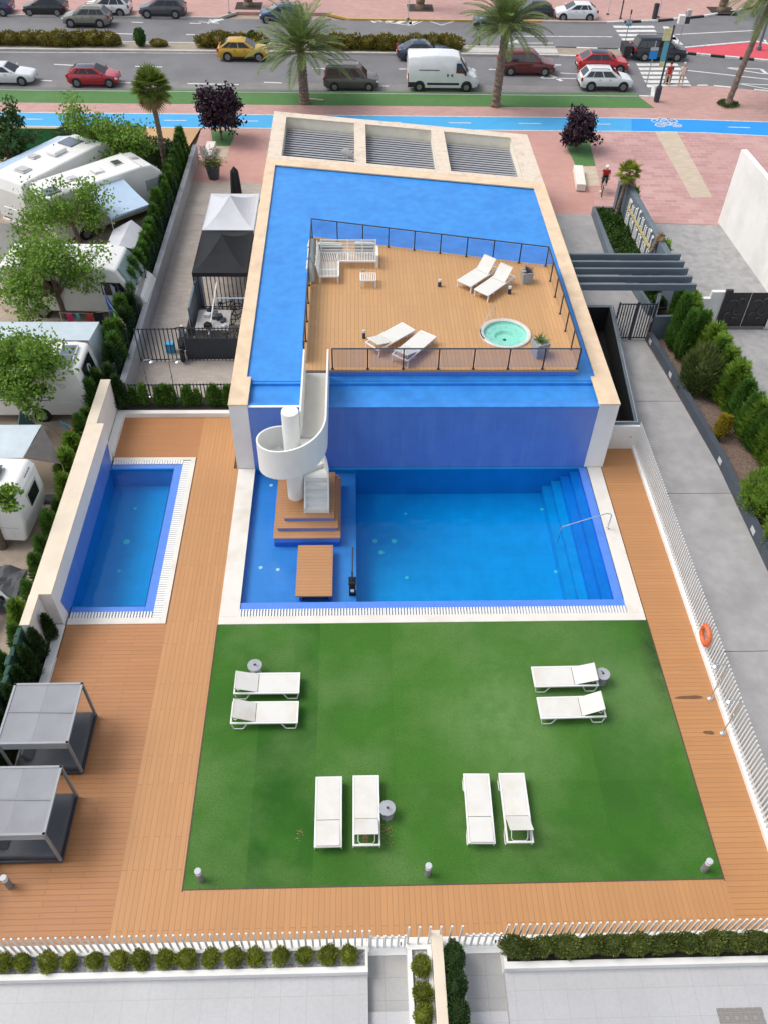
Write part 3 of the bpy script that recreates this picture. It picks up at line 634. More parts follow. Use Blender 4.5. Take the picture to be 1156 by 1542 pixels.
# raised timber deck on the roof
ZD = 3.38
fl = [(-2.0,25.9),(8.5,25.9),P2(830,410,ZD),P2(740,370,ZD),(-1.95,36.3)]
rd = [(-2.0,25.9),(8.48,25.9),(8.48,33.55),(-1.98,36.0)]
from mathutils.geometry import tessellate_polygon
TUB = G(760,503,ZD)
def holed(poly, z0, z1):
    hole = [(TUB.x+1.0*math.cos(2*PI*k/32),TUB.y+1.0*math.sin(2*PI*k/32)) for k in range(32)]
    pts = list(poly)+hole; tri = tessellate_polygon([[Vector((*p,0)) for p in poly],[Vector((*p,0)) for p in hole]]); g = MB()
    def up(t):
        a,b,c = [Vector(pts[i]) for i in t]; return t if (b-a).cross(c-a) > 0 else t[::-1]
    g.add([(*p,z1) for p in pts],[up(t) for t in tri]); n = len(poly)
    g.add([(*p,z0) for p in poly]+[(*p,z1) for p in poly],[(i,(i+1)%n,n+(i+1)%n,n+i) for i in range(n)])
    g.add([(*p,z0) for p in hole]+[(*p,z1) for p in hole],[((i+1)%32,i,32+i,32+(i+1)%32) for i in range(32)]); return g
g = holed(rd, ZD-.1, ZD); L0(g.build('roof_deck', D['deck_roof'], bld))
g = holed([(-1.95,25.95),(8.43,25.95),(8.43,33.5),(-1.93,35.95)], ZR, ZD-.1); L0(g.build('deck_plinth', D['peri'], bld))
# satellite dish
sd = thing('satellite_dish', 'pale round satellite dish standing in the left louvre bay', 'dish', (0.0-.35,yb(-.35)+.7,2.57))
prof = [(0.0,0.0),(.15,.012),(.28,.045),(.36,.085)]
g = MB(); g.lathe(prof+[(.365,.09),(.28,.03),(.0,-.012)], 20); d = g.build('dish', D['rvgrey'], sd, smooth=True); d.rotation_euler = (R(-65),0,R(-25)); d.location = (0,0,.85)
MB().tube([(0,0,0),(0,0,.6),(0,.08,.84)], .025, 8).build('mast', D['steel'], sd)
# glass railing round the roof deck
rl = thing('glass_railing', 'dark framed glass railing around the timber roof deck', 'railing', (3.3,25.9,ZD))
def rail_run(a, b, n, slope=0.0, glass=True, skip_first=False):
    a = Vector(a); b = Vector(b)
    for i in range(n+1):
        if skip_first and i == 0: continue
        p = a.lerp(b, i/n); q = MB(); q.obox((p.x,p.y,.46),(.055,.055,.92)); q.obox((p.x,p.y,.012),(.10,.10,.02)); q.build('post', D['anth'], rl)
    q = MB(); q.bar((a.x,a.y,.93),(b.x,b.y,.93),.05,.035); q.build('handrail', D['anth'], rl)
    for i in range(n):
        p = a.lerp(b,(i+.04)/n); s = a.lerp(b,(i+.96)/n); q = MB(); q.bar((p.x,p.y,.48),(s.x,s.y,.48),.012,.8); q.build('glass_panel', D['glass'], rl)
o0 = rl.location
rail_run((-.85-o0.x,.06,0),(8.42-o0.x,.06,0),7)
rail_run((8.42-o0.x,.06,0),(8.42-o0.x,7.55,0),6,skip_first=True)
rail_run((8.42-o0.x,7.55,0),(-1.92-o0.x,9.98,0),9,skip_first=True)
rail_run((-1.92-o0.x,9.98,0),(-1.92-o0.x,.5,0),7,skip_first=True)
# ------------------------------------------------------------------ dark light well beside the building
lw = thing('light_well', 'black sunken light well with slate rim beside the right building wall', 'light well', (10.8,30,0))
A0,B0,A1,B1 = (11.02,25.3),(11.78,33.6),(11.22,25.3),(11.98,33.6)
g = MB(); g.prism([A0,A1,B1,B0],-.2,1.2); g.box(9.75,11.02,25.3,25.42,-.2,1.2); g.box(9.75,11.98,33.6,33.78,-.2,1.2); loc(g.build('rim_wall', D['slate'], lw), lw)
g = MB(); g.prism([(9.78,25.43),(11.0,25.43),(11.76,33.59),(9.78,33.59)],-.24,-.1); g.quad((11.012,25.43,-.2),(11.772,33.59,-.2),(11.772,33.59,1.19),(11.012,25.43,1.19)); g.quad((9.78,33.592,-.2),(11.77,33.592,-.2),(11.77,33.592,1.19),(9.78,33.592,1.19)); g.quad((9.78,25.424,-.2),(11.0,25.424,-.2),(11.0,25.424,1.19),(9.78,25.424,1.19)); loc(g.build('shaft_shade', D['black'], lw), lw)  # black floor and lining paint in the shade of a deeper well
g = MB(); g.tube([(9.9,25.36,1.27),(11.12,25.36,1.27),(11.88,33.68,1.27)], .025, 8)
for t_ in (0,.33,.66,1.0): g.obox((11.12+.76*t_,25.36+8.32*t_,1.235),(.04,.04,.07))
loc(g.build('rim_rail', D['steel'], lw), lw)
ww = thing('end_wall', 'low white wall closing the narrow right deck strip below the light well', 'wall', (10.5,25.3,0))
g = MB(); g.box(9.74,11.3,25.18,25.295,-.1,1.16); loc(g.build('wall', D['white'], ww), ww)
q = MB(); q.cyl((10.95,25.17,.62),(10.95,25.18,.62),.05,10); loc(q.build('vent', D['rvgrey'], ww), ww)
# ------------------------------------------------------------------ white slatted fences
def slat_fence(label, a, b, h=1.35, kerb=.14, step=.15, group=None, ang=0.0, kw=.14, base=0.0):
    a = Vector((a[0],a[1],0)); b = Vector((b[0],b[1],0)); Ln = (b-a).length; rz = math.atan2((b-a).y,(b-a).x)
    f = thing('slatted_fence', label, 'fence', (a.x,a.y,base), rz, group)
    g = MB(); n = int(Ln/step)
    for i in range(n+1):
        x = i*Ln/max(1,n); g.obox((x,0,kerb+(h-kerb)/2),(.042 if step < .15 else .044,.035,h-kerb),(0,0,ang))
    g.build('slats', D['whitepaint'], f)
    MB().box(0,Ln,-kw/2,kw/2,-.12,kerb).build('base_kerb', D['white'], f)
    return f
slat_fence('long white slatted fence between the right deck and the concrete path', (11.2,5.2), (11.22,25.2), 1.35, .14, .138, kw=.2)
# ------------------------------------------------------------------ spiral stair in the pool
CX, CY = -2.2, 22.1
pl = thing('stair_plinth', 'three tiered timber plinth with blue sides under the spiral stair', 'plinth', (-1.76,21.8,-.3))
D['deck_steps'] = planks('plinth boards', (0.46,0.23,0.10), 'x', 0.14, 2.4, 0.5)
for (x0,x1,y0,y1,z0,z1) in ((-2.96,-.56,20.28,23.42,-.3,.17),(-2.84,-.65,20.62,23.38,.17,.34),(-2.60,-.78,20.95,23.34,.34,.51)):
    q = MB(); q.box(x0+.02,x1-.02,y0+.02,y1,z0,z1-.03); loc(q.build('tier_base', D['peri'], pl), pl)
    q = MB(); q.box(x0,x1,y0,y1,z1-.03,z1); loc(q.build('tier_top', D['deck_steps'], pl, bevel=.006), pl)
br = thing('timber_platform', 'flat timber platform floating in front of the stair plinth', 'platform', (-1.44,18.8,-.3))
q = MB(); q.box(-2.06,-.82,17.7,19.98,.06,.13); loc(q.build('boards', D['deck_steps'], br, bevel=.006), br)
q = MB()
for x in (-1.95,-.95): q.box(x,x+.1,17.8,19.9,-.3,.06)
loc(q.build('bearer', D['peri'], br), br)
st = thing('spiral_staircase', 'white spiral staircase winding round a thick column up to the roof deck', 'staircase', (CX,CY,.51))
MB().lathe([(.30,0),(.30,3.98),(.29,4.02),(.0,4.02)], 40).build('column', D['whitepaint'], st, smooth=True)
ri_, ro_ = .30, 1.20
def zfl(s):   # s<0 straight start, 0..360 helix
    return 0.72+(s/360.0)*2.08
tg = MB()
for k in range(4):
    y0 = -.90+.225*k; tg.box(.37,1.2,y0,0.02,.18*k if k else 0.0,.18*(k+1)-.002*k)
q = tg.build('lower_flight', D['whitepaint'], st)
tg = MB()
for k in range(12):
    a0, a1 = R(30*k), R(30*(k+1)); z1 = .72+.173*(k+1); z0 = z1-.36
    vs = []
    for a in (a0,(a0+a1)/2,a1):
        for r in (ri_-.01, ro_): vs += [(r*math.cos(a),r*math.sin(a),z0+(.09 if a>a0 else 0)*(1 if a==a1 else .5)),(r*math.cos(a),r*math.sin(a),z1)]
    fs = []
    for i in (0,1):
        b = i*4; fs += [(b+1,b+3,b+7,b+5),(b,b+4,b+6,b+2),(b+2,b+6,b+7,b+3),(b,b+1,b+5,b+4)]
    fs += [(0,2,3,1),(8,9,11,10)]
    tg.add(vs, fs)
tg.build('tread', D['whitepaint'], st)
# balustrade: outer helix, then the straight landing
g = MB(); N_ = 60
secs = []
def ring(p, nrm, zb, zt): secs.append([(p[0]-nrm[0]*.03,p[1]-nrm[1]*.03,zb),(p[0]+nrm[0]*.03,p[1]+nrm[1]*.03,zb),(p[0]+nrm[0]*.03,p[1]+nrm[1]*.03,zt),(p[0]-nrm[0]*.03,p[1]-nrm[1]*.03,zt)])
for k in range(5):
    y = -.92+.92*k/5; z = .72*(k/5); ring((1.2,y),(1,0),max(-.0,z-.25) if k else 0.0, z+.26+.02*k)
for k in range(N_+1):
    s = 360*k/N_; a = R(s); z = zfl(s); hh = .40+.65*min(1,s/70.0)
    ring((1.2*math.cos(a),1.2*math.sin(a)),(math.cos(a),math.sin(a)), max(.0,z-.22), z+hh)
for y in (.3,1.0,3.72): ring((1.2,y),(1,0),2.8-.25,2.8+1.08)
g.loft(secs)
g.build('balustrade', D['whitepaint'], st, smooth=True)
g = MB(); secs = []
for k in range(5):
    y = -.92+.92*k/5; z = .72*(k/5); ring((.36,y),(1,0),max(0,z-.2), z+.26)
ring((.36,0),(1,0),.5,.98); g.loft(secs)
g.box(.30,.36,.12,3.72,2.55,3.88); g.build('inner_stringer', D['whitepaint'], st)
D['landing'] = M('landing membrane', (0.56,0.54,0.49), .7, .04, 2, c2=(.5,.48,.43))
g = MB(); g.box(.36,1.17,.05,3.72,2.6,2.80); g.build('landing', D['landing'], st)
# pool access lift and handrails
pl2 = thing('pool_lift', 'black pool access lift on the edge between shallow and deep water', 'pool lift', G(531,893,-.3))
q = MB(); q.box(-.11,.11,-.14,.14,0,.62); q.box(-.13,.13,-.16,.16,.62,.7); q.build('lift_base', D['black'], pl2, bevel=.02)
q = MB(); q.tube([(0,0,.6),(0,.0,1.15),(.02,.95,1.30)],.03,8); q.build('lift_arm', D['anth'], pl2)
q = MB(); q.box(-.06,.06,-.162,-.155,.25,.4); q.build('badge', D['plate'], pl2)
hr = thing('pool_handrail', 'steel handrail running down the pool corner steps', 'handrail', (8.1,20,-.5))
a = G(914,796,.02); b = G(916,775,.75) ; a = Vector((9.22,a.y,.02))
q = MB(); pts = [a,(a.x,a.y,.72),(a.x-.05,a.y,.80),(a.x-.2,a.y,.83),(a.x-1.65,a.y,.16),(a.x-1.72,a.y,.08),(a.x-1.74,a.y,-.75)]
q.tube([Vector(p) for p in pts],.022,8); loc(q.build('rail', D['steel'], hr, smooth=True), hr)
q = MB(); q.lathe([(.06,0),(.06,.02)],12,(a.x,a.y,.021)); loc(q.build('flange', D['steel'], hr), hr)
# ------------------------------------------------------------------ sun loungers
def make_lounger(label, back, foot, head, z0, prop=True, grp='white sun loungers on the lawn', leg='sled'):
    f = G(*foot, z0+.34); h = G(*head, z0+.34); rz = math.atan2(f.y-h.y, f.x-h.x); c = (f+h)/2
    root = thing('sun_lounger', label, 'sun lounger', (c.x,c.y,z0), rz, grp)
    Lh = 1.0; wd = .345
    q = MB()
    for s in (-1,1): q.box(-Lh,Lh,s*wd-.025,s*wd+.025,.285,.345)
    q.box(Lh-.05,Lh,-wd+.025,wd-.025,.286,.344); q.box(-Lh,-Lh+.05,-wd+.025,wd-.025,.286,.344); q.box(-.36,-.32,-wd+.025,wd-.025,.287,.325)
    q.build('frame', D['whitepaint'], root, bevel=.006)
    hx = -.26
    q = MB(); q.box(hx+.01,Lh-.05,-wd+.03,wd-.03,.325,.343); q.build('seat', D['fabric_w'], root)
    bl = .70 if back > .1 else .69
    q = MB(); dx, dz = math.cos(back), math.sin(back)
    q.bar((hx-.01,0,.338),(hx-.01-bl*dx,0,.338+bl*dz),2*wd-.06,.022); q.bar((hx-.01-bl*dx,-wd+.03,.338+bl*dz),(hx-.01-bl*dx,wd-.03,.338+bl*dz),.035,.035)
    q.build('backrest', D['fabric_w'], root)
    if prop and back > .1:
        q = MB(); px_ = hx-.45*dx; pz = .33+.45*dz; q.tube([(px_,-.22,pz-.02),(-.86,-.22,.30),(-.92,-.17,.28),(-.92,.17,.28),(-.86,.22,.30),(px_,.22,pz-.02)],.013,6); q.build('prop', D['whitepaint'], root)
    for sx in (-1,1):
        for s in (-1,1):
            q = MB(); x0 = sx*(Lh-.03); x1 = sx*(Lh-.50)
            if leg == 'sled': q.tube([(x0,s*wd,.29),(x0-sx*.05,s*(wd+.01),.03),(x0-sx*.09,s*(wd+.01),.016),(x1+sx*.18,s*(wd+.01),.016),(x1+sx*.13,s*(wd+.01),.03),(x1,s*wd,.29)],.018,6)
            else: q.bar((x0-sx*.05,s*wd,.29),(x0-sx*.02,s*(wd-.005),0.0),.045,.045); q.bar((x1+sx*.05,s*wd,.29),(x1,s*(wd-.005),.0) if False else (x1+sx*.05,s*wd,.2),.04,.04)
            q.build('leg', D['whitepaint'], root)
    return root
make_lounger('white lounger, upper one of the left lawn pair, close to a round table', R(17), (450,1028), (355,1029), 0)
make_lounger('white lounger with raised back, lower one of the left lawn pair', R(22), (448,1072), (350,1073), 0)
make_lounger('white lounger, upper one of the right lawn pair, with table at its head', R(19), (801,1019), (898,1017), 0)
make_lounger('white lounger with slightly raised back, lower one of the right lawn pair', R(29), (809,1066), (910,1063), 0)
make_lounger('flat white lounger left of the one with a round table at its side', R(3), (495.5,1169), (494,1276), 0)
make_lounger('white lounger with open raised back and round table at its right side', R(35), (551,1167), (552,1274), 0)
make_lounger('flat white lounger, left one of the lower right lawn pair', R(3), (716,1164), (725,1271), 0)
make_lounger('white lounger with raised back showing its prop, right one of the lower right lawn pair', R(38), (769,1163), (783,1270), 0)
grp = 'white sun loungers on the roof deck'
make_lounger('white roof deck lounger nearest the spiral stair, upper one of its pair', R(16), (613,492), (562,520), ZD, True, grp, 'post')
make_lounger('white roof deck lounger against the front glass railing', R(16), (641,505), (605,535), ZD, True, grp, 'post')
make_lounger('white roof deck lounger with steep back, left one of the pair near the grey pot', R(45), (697,427), (741,399), ZD, True, grp, 'post')
make_lounger('white roof deck lounger with steep back, right one of the pair beside a small lantern', R(45), (722,441), (766,411), ZD, True, grp, 'post')
# round side tables
def side_table(px, py, label):
    p = G(px,py,.42); t = thing('side_table', label, 'side table', (p.x,p.y,0), rnd.uniform(0,6), 'round grey side tables on the lawn')
    MB().lathe([(.0,.40),(.21,.40),(.225,.41),(.225,.44),(.215,.45),(0,.45)],28).build('table_top', D['cement'], t)
    MB().lathe([(.18,0),(.18,.015),(.03,.03),(.025,.40)],20).build('pedestal', D['framegrey'], t)
    q = MB(); q.tube([(0,0,.45),(.0,.02,.53),(.05,.07,.55)],.014,6); q.lathe([(.035,.45),(.035,.462)],12); q.build('handle', D['anth'], t)
side_table(384,1002,'round grey side table above the left pair of lawn loungers')
side_table(583,1217,'round grey side table at the right of the lower middle lounger')
side_table(907,1015,'round grey side table at the head of the right lawn loungers')
def bollard(bx, by, label, h=.62, z=0.0, r=.085, grp='grey bollard lamps around the lawn'):
    p = G(bx,by,z); b = thing('bollard_lamp', label, 'bollard lamp', (p.x,p.y,z), 0, grp)
    q = MB(); q.lathe([(r,0),(r,h*.72)],16); q.build('post', D['framegrey'] if h > .4 else D['anth'], b)
    q = MB(); q.lathe([(r*.9,h*.72),(r*.9,h*.9)],16); q.build('lens', D['plate'], b)
    q = MB(); q.lathe([(r*1.05,h*.9),(r*1.05,h*.985),(r*.9,h),(0,h)],16); q.build('cap', D['lamp'], b)
bollard(303,1325,'grey bollard lamp in the lower left corner of the lawn')
bollard(643,1317,'grey bollard lamp in the middle of the lower lawn edge')
bollard(1058,1310,'grey bollard lamp in the lower right corner of the lawn')
bollard(16,1335,'dark bollard lamp on the deck below the daybeds')
gl = 'small dark lanterns on the roof deck'
bollard(548,509,'small dark lantern near the spiral stair on the roof deck', .36, ZD, .065, gl)
bollard(661,431,'small dark lantern left of the upper roof deck loungers', .32, ZD, .075, gl)
bollard(766,442,'small dark lantern right of the upper roof deck loungers', .34, ZD, .075, gl)
# ------------------------------------------------------------------ roof deck furniture
tub = thing('hot_tub', 'round sunken hot tub with turquoise water on the roof deck', 'hot tub', TUB)
D['spa_rim'] = M('spa rim acrylic', (0.58,0.56,0.51), .3, .05, 3)
MB().lathe([(1.03,0),(1.03,.05),(1.0,.075),(.91,.07),(.86,.04),(.86,.0)],48,caps=False).build('rim', D['spa_rim'], tub, smooth=True)
MB().lathe([(.86,.0),(.85,-.07),(.62,-.11),(.42,-.13),(.37,-.25),(.0,-.28)],48,caps=False).build('shell', D['spa'], tub, smooth=True)
struct_w = MB().sheet([(.858*math.cos(2*PI*k/40),.858*math.sin(2*PI*k/40)) for k in range(40)],.03); struct_w.build('spa_water', D['spawater'], tub)
for k in range(9):
    a = k*.7; q = MB(); q.lathe([(.035,0),(.02,.02)],8,(.62*math.cos(a),.62*math.sin(a),-.10)); q.build('jet', D['whitepaint'], tub)
q = MB(); q.lathe([(.09,0),(.05,.03)],10,(0,0,-.28)); q.build('spa_drain', D['anth'], tub)
q = MB(); q.tube([(-1.0,.12,.1),(-.98,.14,.2),(-.5,.85,.62),(-.36,.98,.66),(-.33,1.0,.55),(-.33,1.0,.03)],.016,8); q.build('grab_rail', D['steel'], tub, smooth=True)
q = MB()
for i in range(14):
    a = R(165+i*3); q.box(1.0*math.cos(a)-.02,1.0*math.cos(a)+.02,1.0*math.sin(a)-.03,1.0*math.sin(a)+.03,.06,.085)
q.build('grip_strip', D['anth'], tub)
def pot(px, py, s, h, rz, label, plant):
    p = G(px,py,ZD); t = thing('plant_pot', label, 'plant pot', (p.x,p.y,ZD), rz, 'grey square planters on the roof deck')
    q = MB(); a, b = s*.42, s*.5
    q.loft([[(-a,-a,0),(a,-a,0),(a,a,0),(-a,a,0)],[(-b,-b,h),(b,-b,h),(b,b,h),(-b,b,h)],[(-b+.05,-b+.05,h),(b-.05,-b+.05,h),(b-.05,b-.05,h),(-b+.05,b-.05,h)],[(-b+.05,-b+.05,h-.08),(b-.05,-b+.05,h-.08),(b-.05,b-.05,h-.08),(-b+.05,b-.05,h-.08)]])
    q.build('pot', D['cement'], t); MB().box(-b+.05,b-.05,-b+.05,b-.05,h-.1,h-.04).build('gravel', D['pebble'], t)
    q = MB(); rr = random.Random(int(px))
    for i in range(plant):
        a = rr.uniform(0,6.3); l = rr.uniform(.25,.5); t1 = rr.uniform(.2,1.1)
        d = Vector((math.cos(a)*math.cos(t1),math.sin(a)*math.cos(t1),math.sin(t1))); sd = Vector((-math.sin(a),math.cos(a),0))*.022
        b0 = Vector((0,0,h-.04)); mid = b0+d*l*.6; tip = b0+d*l-Vector((0,0,.04))
        q.add([b0-sd,b0+sd,mid+sd*.8,mid-sd*.8,tip],[(0,1,2,3),(3,2,4)])
    q.build('spiky_plant', D['fan'] if plant > 30 else D['plum'], t); return t
pot(810,534,.55,.62,R(20),'tall grey square pot with spiky green plant behind the front railing', 46)
pot(791,424,.46,.50,R(8),'grey square pot with small dark plant in the back corner of the roof deck', 22)
# corner sofa with bare slats
so = thing('corner_sofa', 'white slatted corner sofa without cushions in the back left of the roof deck', 'sofa', (0,0,ZD))
def sp(x, y): g_ = G(x,y,ZD+.33); return g_.x, g_.y
sx0, sy0 = sp(486,392)[0], 0
xa = -1.50; xb = .95; ya_ = sp(500,416)[1]; yb_ = sp(560,385)[1]+.78
yb_ = ya_+2.0
q = MB()
for i in range(13): x = xa+.05+i*.06; q.box(x,x+.028,ya_,yb_-.75,.30,.325)
for i in range(24): x = xa+.75+i*.07; q.box(x,x+.03,yb_-.75,yb_,.30,.325)
for i in range(9): q.bar((xa+.05+.08*i,yb_-.72,.312),(xa+.05+.08*i+.06,yb_-.02,.312),.03,.024)
q.build('seat_slats', D['whitepaint'], so)
q = MB()
for (a,b) in (((xa,ya_),(xa+.82,ya_)),((xa+.82,ya_),(xa+.82,yb_-.75)),((xa+.82,yb_-.75),(xb,yb_-.75)),((xb,yb_-.75),(xb,yb_)),((xb,yb_),(xa,yb_)),((xa,yb_),(xa,ya_)),((xa,ya_+.55),(xa+.82,ya_+.55)),((-.3,yb_-.75),(-.3,yb_))): q.bar((a[0],a[1],.31),(b[0],b[1],.31),.05,.07)
q.build('frame', D['whitepaint'], so, bevel=.006)
for (x,y) in ((xa+.03,ya_+.03),(xa+.79,ya_+.03),(xa+.79,yb_-.72),(xb-.03,yb_-.72),(xb-.03,yb_-.03),(xa+.03,yb_-.03)):
    q = MB(); q.obox((x,y,.14),(.06,.06,.28)); q.build('leg', D['whitepaint'], so)
q = MB()
for k in range(4): q.bar((xa-.0,yb_+.03+.03*k,.42+.14*k),(xb,yb_+.03+.03*k,.42+.14*k),.02,.045)
for x in (xa+.05,-.30,.35,xb-.03): q.bar((x,yb_+.0,.3),(x,yb_+.14,.87),.05,.03)
q.build('backrest', D['whitepaint'], so)
q = MB()
for k in range(4): q.bar((xa-.03-.03*k,ya_,.42+.14*k),(xa-.03-.03*k,yb_+.1,.42+.14*k),.02,.045)
for y in (ya_+.03,ya_+.7,yb_-.1): q.bar((xa,y,.3),(xa-.14,y,.87),.05,.03)
q.build('backrest', D['whitepaint'], so)
q = MB(); q.box(xb-.02,xb+.08,yb_-.78,yb_+.04,.0,.06); q.box(xb-.02,xb+.08,yb_-.78,yb_-.70,.06,.58); q.box(xb-.02,xb+.08,yb_-.02,yb_+.05,.06,.58); q.box(xb-.02,xb+.08,yb_-.78,yb_+.05,.58,.62); q.build('armrest', D['whitepaint'], so)
# seat cushions stored upright behind the sofa
D['cushion'] = M('grey green cushion', (0.48,0.52,0.51), .85, .08, 4)
def cushion(x, y, w, h, rz, tilt, label):
    q = MB(); q.obox((0,0,h/2),(w,.20,h)); o = q.build('seat_cushion', D['cushion'], None, (x,y,ZD+.02), 0, bevel=.05, segs=3)
    o.rotation_euler = (tilt,0,rz); tag(o, label, 'cushion', 'grey cushions stored behind the corner sofa')
cushion(xa-.28,ya_+.35,.75,.72,R(90),R(-14),'grey cushion standing upright left of the sofa, nearest to the viewer')
cushion(xa-.28,ya_+1.25,.80,.75,R(90),R(-12),'grey cushion leaning behind the left sofa back, middle of the upright row')
cushion(xa-.28,ya_+2.1,.70,.75,R(84),R(-12),'grey cushion leaning near the corner post of the railing')
cushion(xa+.45,yb_+.42,1.1,.62,R(-4),R(16),'long grey cushion standing behind the left half of the sofa back')
cushion(.45,yb_+.40,.85,.70,R(-3),R(18),'pale cushion showing above the right half of the sofa back')
ct = thing('coffee_table', 'small white slatted table in front of the corner sofa', 'coffee table', G(554,428,ZD))
q = MB()
for i in range(9): q.box(-.30+i*.075,-.27+i*.075,-.28,.28,.34,.365)
q.build('top_slats', D['whitepaint'], ct)
q = MB(); q.box(-.34,.34,-.31,-.27,.32,.37); q.box(-.34,.34,.27,.31,.32,.37); q.box(-.34,-.30,-.27,.27,.32,.37); q.box(.30,.34,-.27,.27,.32,.37); q.build('frame', D['whitepaint'], ct)
for sx in (-1,1):
    for s in (-1,1): q = MB(); q.obox((sx*.31,s*.28,.16),(.05,.05,.32)); q.build('leg', D['whitepaint'], ct)
ob = MB(); ob.lathe([(.05,0),(.06,.06),(.05,.1),(.0,.1)],10); p = G(547,409,ZD+.38); tag(ob.build('ashtray', D['cement'], None, (p.x,p.y+.02,ZD+.37)), 'small grey ashtray on the corner of the slatted coffee table', 'ashtray')
# ------------------------------------------------------------------ daybeds
def daybed(y0, y1, label):
    x0, x1 = -9.72, -7.79; t = thing('daybed', label, 'daybed', ((x0+x1)/2,(y0+y1)/2,0), 0, 'grey canopied daybeds on the deck')
    a, b = (x1-x0)/2, (y1-y0)/2; Hh = 1.85
    for sx in (-1,1):
        for s in (-1,1): q = MB(); q.obox((sx*(a-.035),s*(b-.035),Hh/2),(.065,.065,Hh)); q.build('post', D['framegrey'], t)
    q = MB(); q.box(-a,a,-b,-b+.06,Hh-.06,Hh); q.box(-a,a,b-.06,b,Hh-.06,Hh); q.box(-a,-a+.06,-b+.06,b-.06,Hh-.06,Hh); q.box(a-.06,a,-b+.06,b-.06,Hh-.06,Hh); q.build('roof_frame', D['fabric_g'], t)
    q = MB()
    for (u0,u1) in ((-a+.05,-.03),(.0,a-.05)):
        n = 8; vs = []; 
        for i in range(n+1):
            for j in range(n+1):
                x = u0+(u1-u0)*i/n; y = -b+.05+(2*b-.1)*j/n; z = Hh-.02-.035*math.sin(PI*i/n)*abs(math.sin(2*PI*j/n)); vs.append((x,y,z))
        q.add(vs, [(i*(n+1)+j,(i+1)*(n+1)+j,(i+1)*(n+1)+j+1,i*(n+1)+j+1) for i in range(n) for j in range(n)])
    o = q.build('canopy', D['canvas'], t, smooth=True)
    q = MB(); q.bar((-a+.05,.03,Hh-.008),(a-.05,-.02,Hh-.008),.025,.02); q.bar((-.015,-b+.06,Hh-.03),(-.015,b-.06,Hh-.03),.035,.02); q.build('canopy_bar', D['framegrey'], t)
    for s in (-1,1): q = MB(); q.box(-a+.07,a-.07,s*(b-.03)-.006,s*(b-.03)+.006,Hh-.34,Hh-.06); q.build('valance', D['fabric_g'], t)
    q = MB(); q.box(-a,a,-b,b,.08,.16); q.build('base', D['anth'], t)
    for sx,s in ((-1,-1),(1,-1),(1,1),(-1,1)): pass
    q = MB(); q.box(-a+.08,a-.05,-b+.07,b-.07,.16,.38); q.build('mattress', D['fabric_d'], t, bevel=.05, segs=3)
    q = MB(); q.obox((-a+.35,-.35,.50),(.16,.65,.40),(0,R(-35),0)); q.build('pillow', D['fabric_d'], t, bevel=.04); q = MB(); q.obox((-a+.35,.42,.50),(.16,.65,.40),(0,R(-35),0)); q.build('pillow', D['fabric_d'], t, bevel=.04)
daybed(11.42,13.32,'grey canopied daybed with dark mattress, upper one of the two on the left deck')
daybed(8.92,10.78,'grey canopied daybed with dark mattress, lower one of the two on the left deck')
# showers, lifebuoy
def shower(bx, by, label, h=2.2, dr=1):
    p = G(bx,by,0); s = thing('outdoor_shower', label, 'shower', (p.x,p.y,0), 0, 'steel poolside showers')
    MB().lathe([(.09,0),(.09,.03),(.04,.05)],14).build('base', D['steel'], s)
    q = MB(); q.tube([(0,0,0),(0,0,h-.15),(dr*.06,0,h-.02),(dr*.3,0,h),(dr*.36,0,h-.04)],.018,8); q.build('pipe', D['steel'], s, smooth=True)
    q = MB(); q.lathe([(.03,.05),(.10,.01),(.10,0),(0,0)],14,(dr*.36,0,h-.1)); q.build('shower_head', D['steel'], s)
    q = MB(); q.cyl((0,-.04,1.05),(0,.04,1.05),.035,8); q.build('tap', D['steel'], s)
shower(1068,1052,'steel poolside shower beside the white slatted fence, upper one near the orange lifebuoy',1.9,-1)
shower(1087,1104,'steel poolside shower beside the white slatted fence, lower one',1.9,-1)
shower(227,597,'steel poolside shower on the upper left deck, left one',1.9,1)
shower(265,597,'steel poolside shower on the upper left deck, right one',1.9,1)
p = G(1065,962,.8)
lb = thing('lifebuoy', 'orange lifebuoy hanging on the white slatted fence', 'lifebuoy', (11.08,p.y+.15,.78))
q = MB(); q.tube([(0,.29*math.cos(2*PI*k/28),.29*math.sin(2*PI*k/28)) for k in range(28)],.075,10,closed=True); q.build('ring', D['orange'], lb, smooth=True)
for k in range(4):
    a = R(45+90*k); q = MB(); q.tube([(.085*math.cos(2*PI*j/10),(.29+.082*math.sin(2*PI*j/10))*math.cos(a),(.29+.082*math.sin(2*PI*j/10))*math.sin(a)) for j in range(10)],.012,6,closed=True); q.build('rope_band', D['orange'], lb)
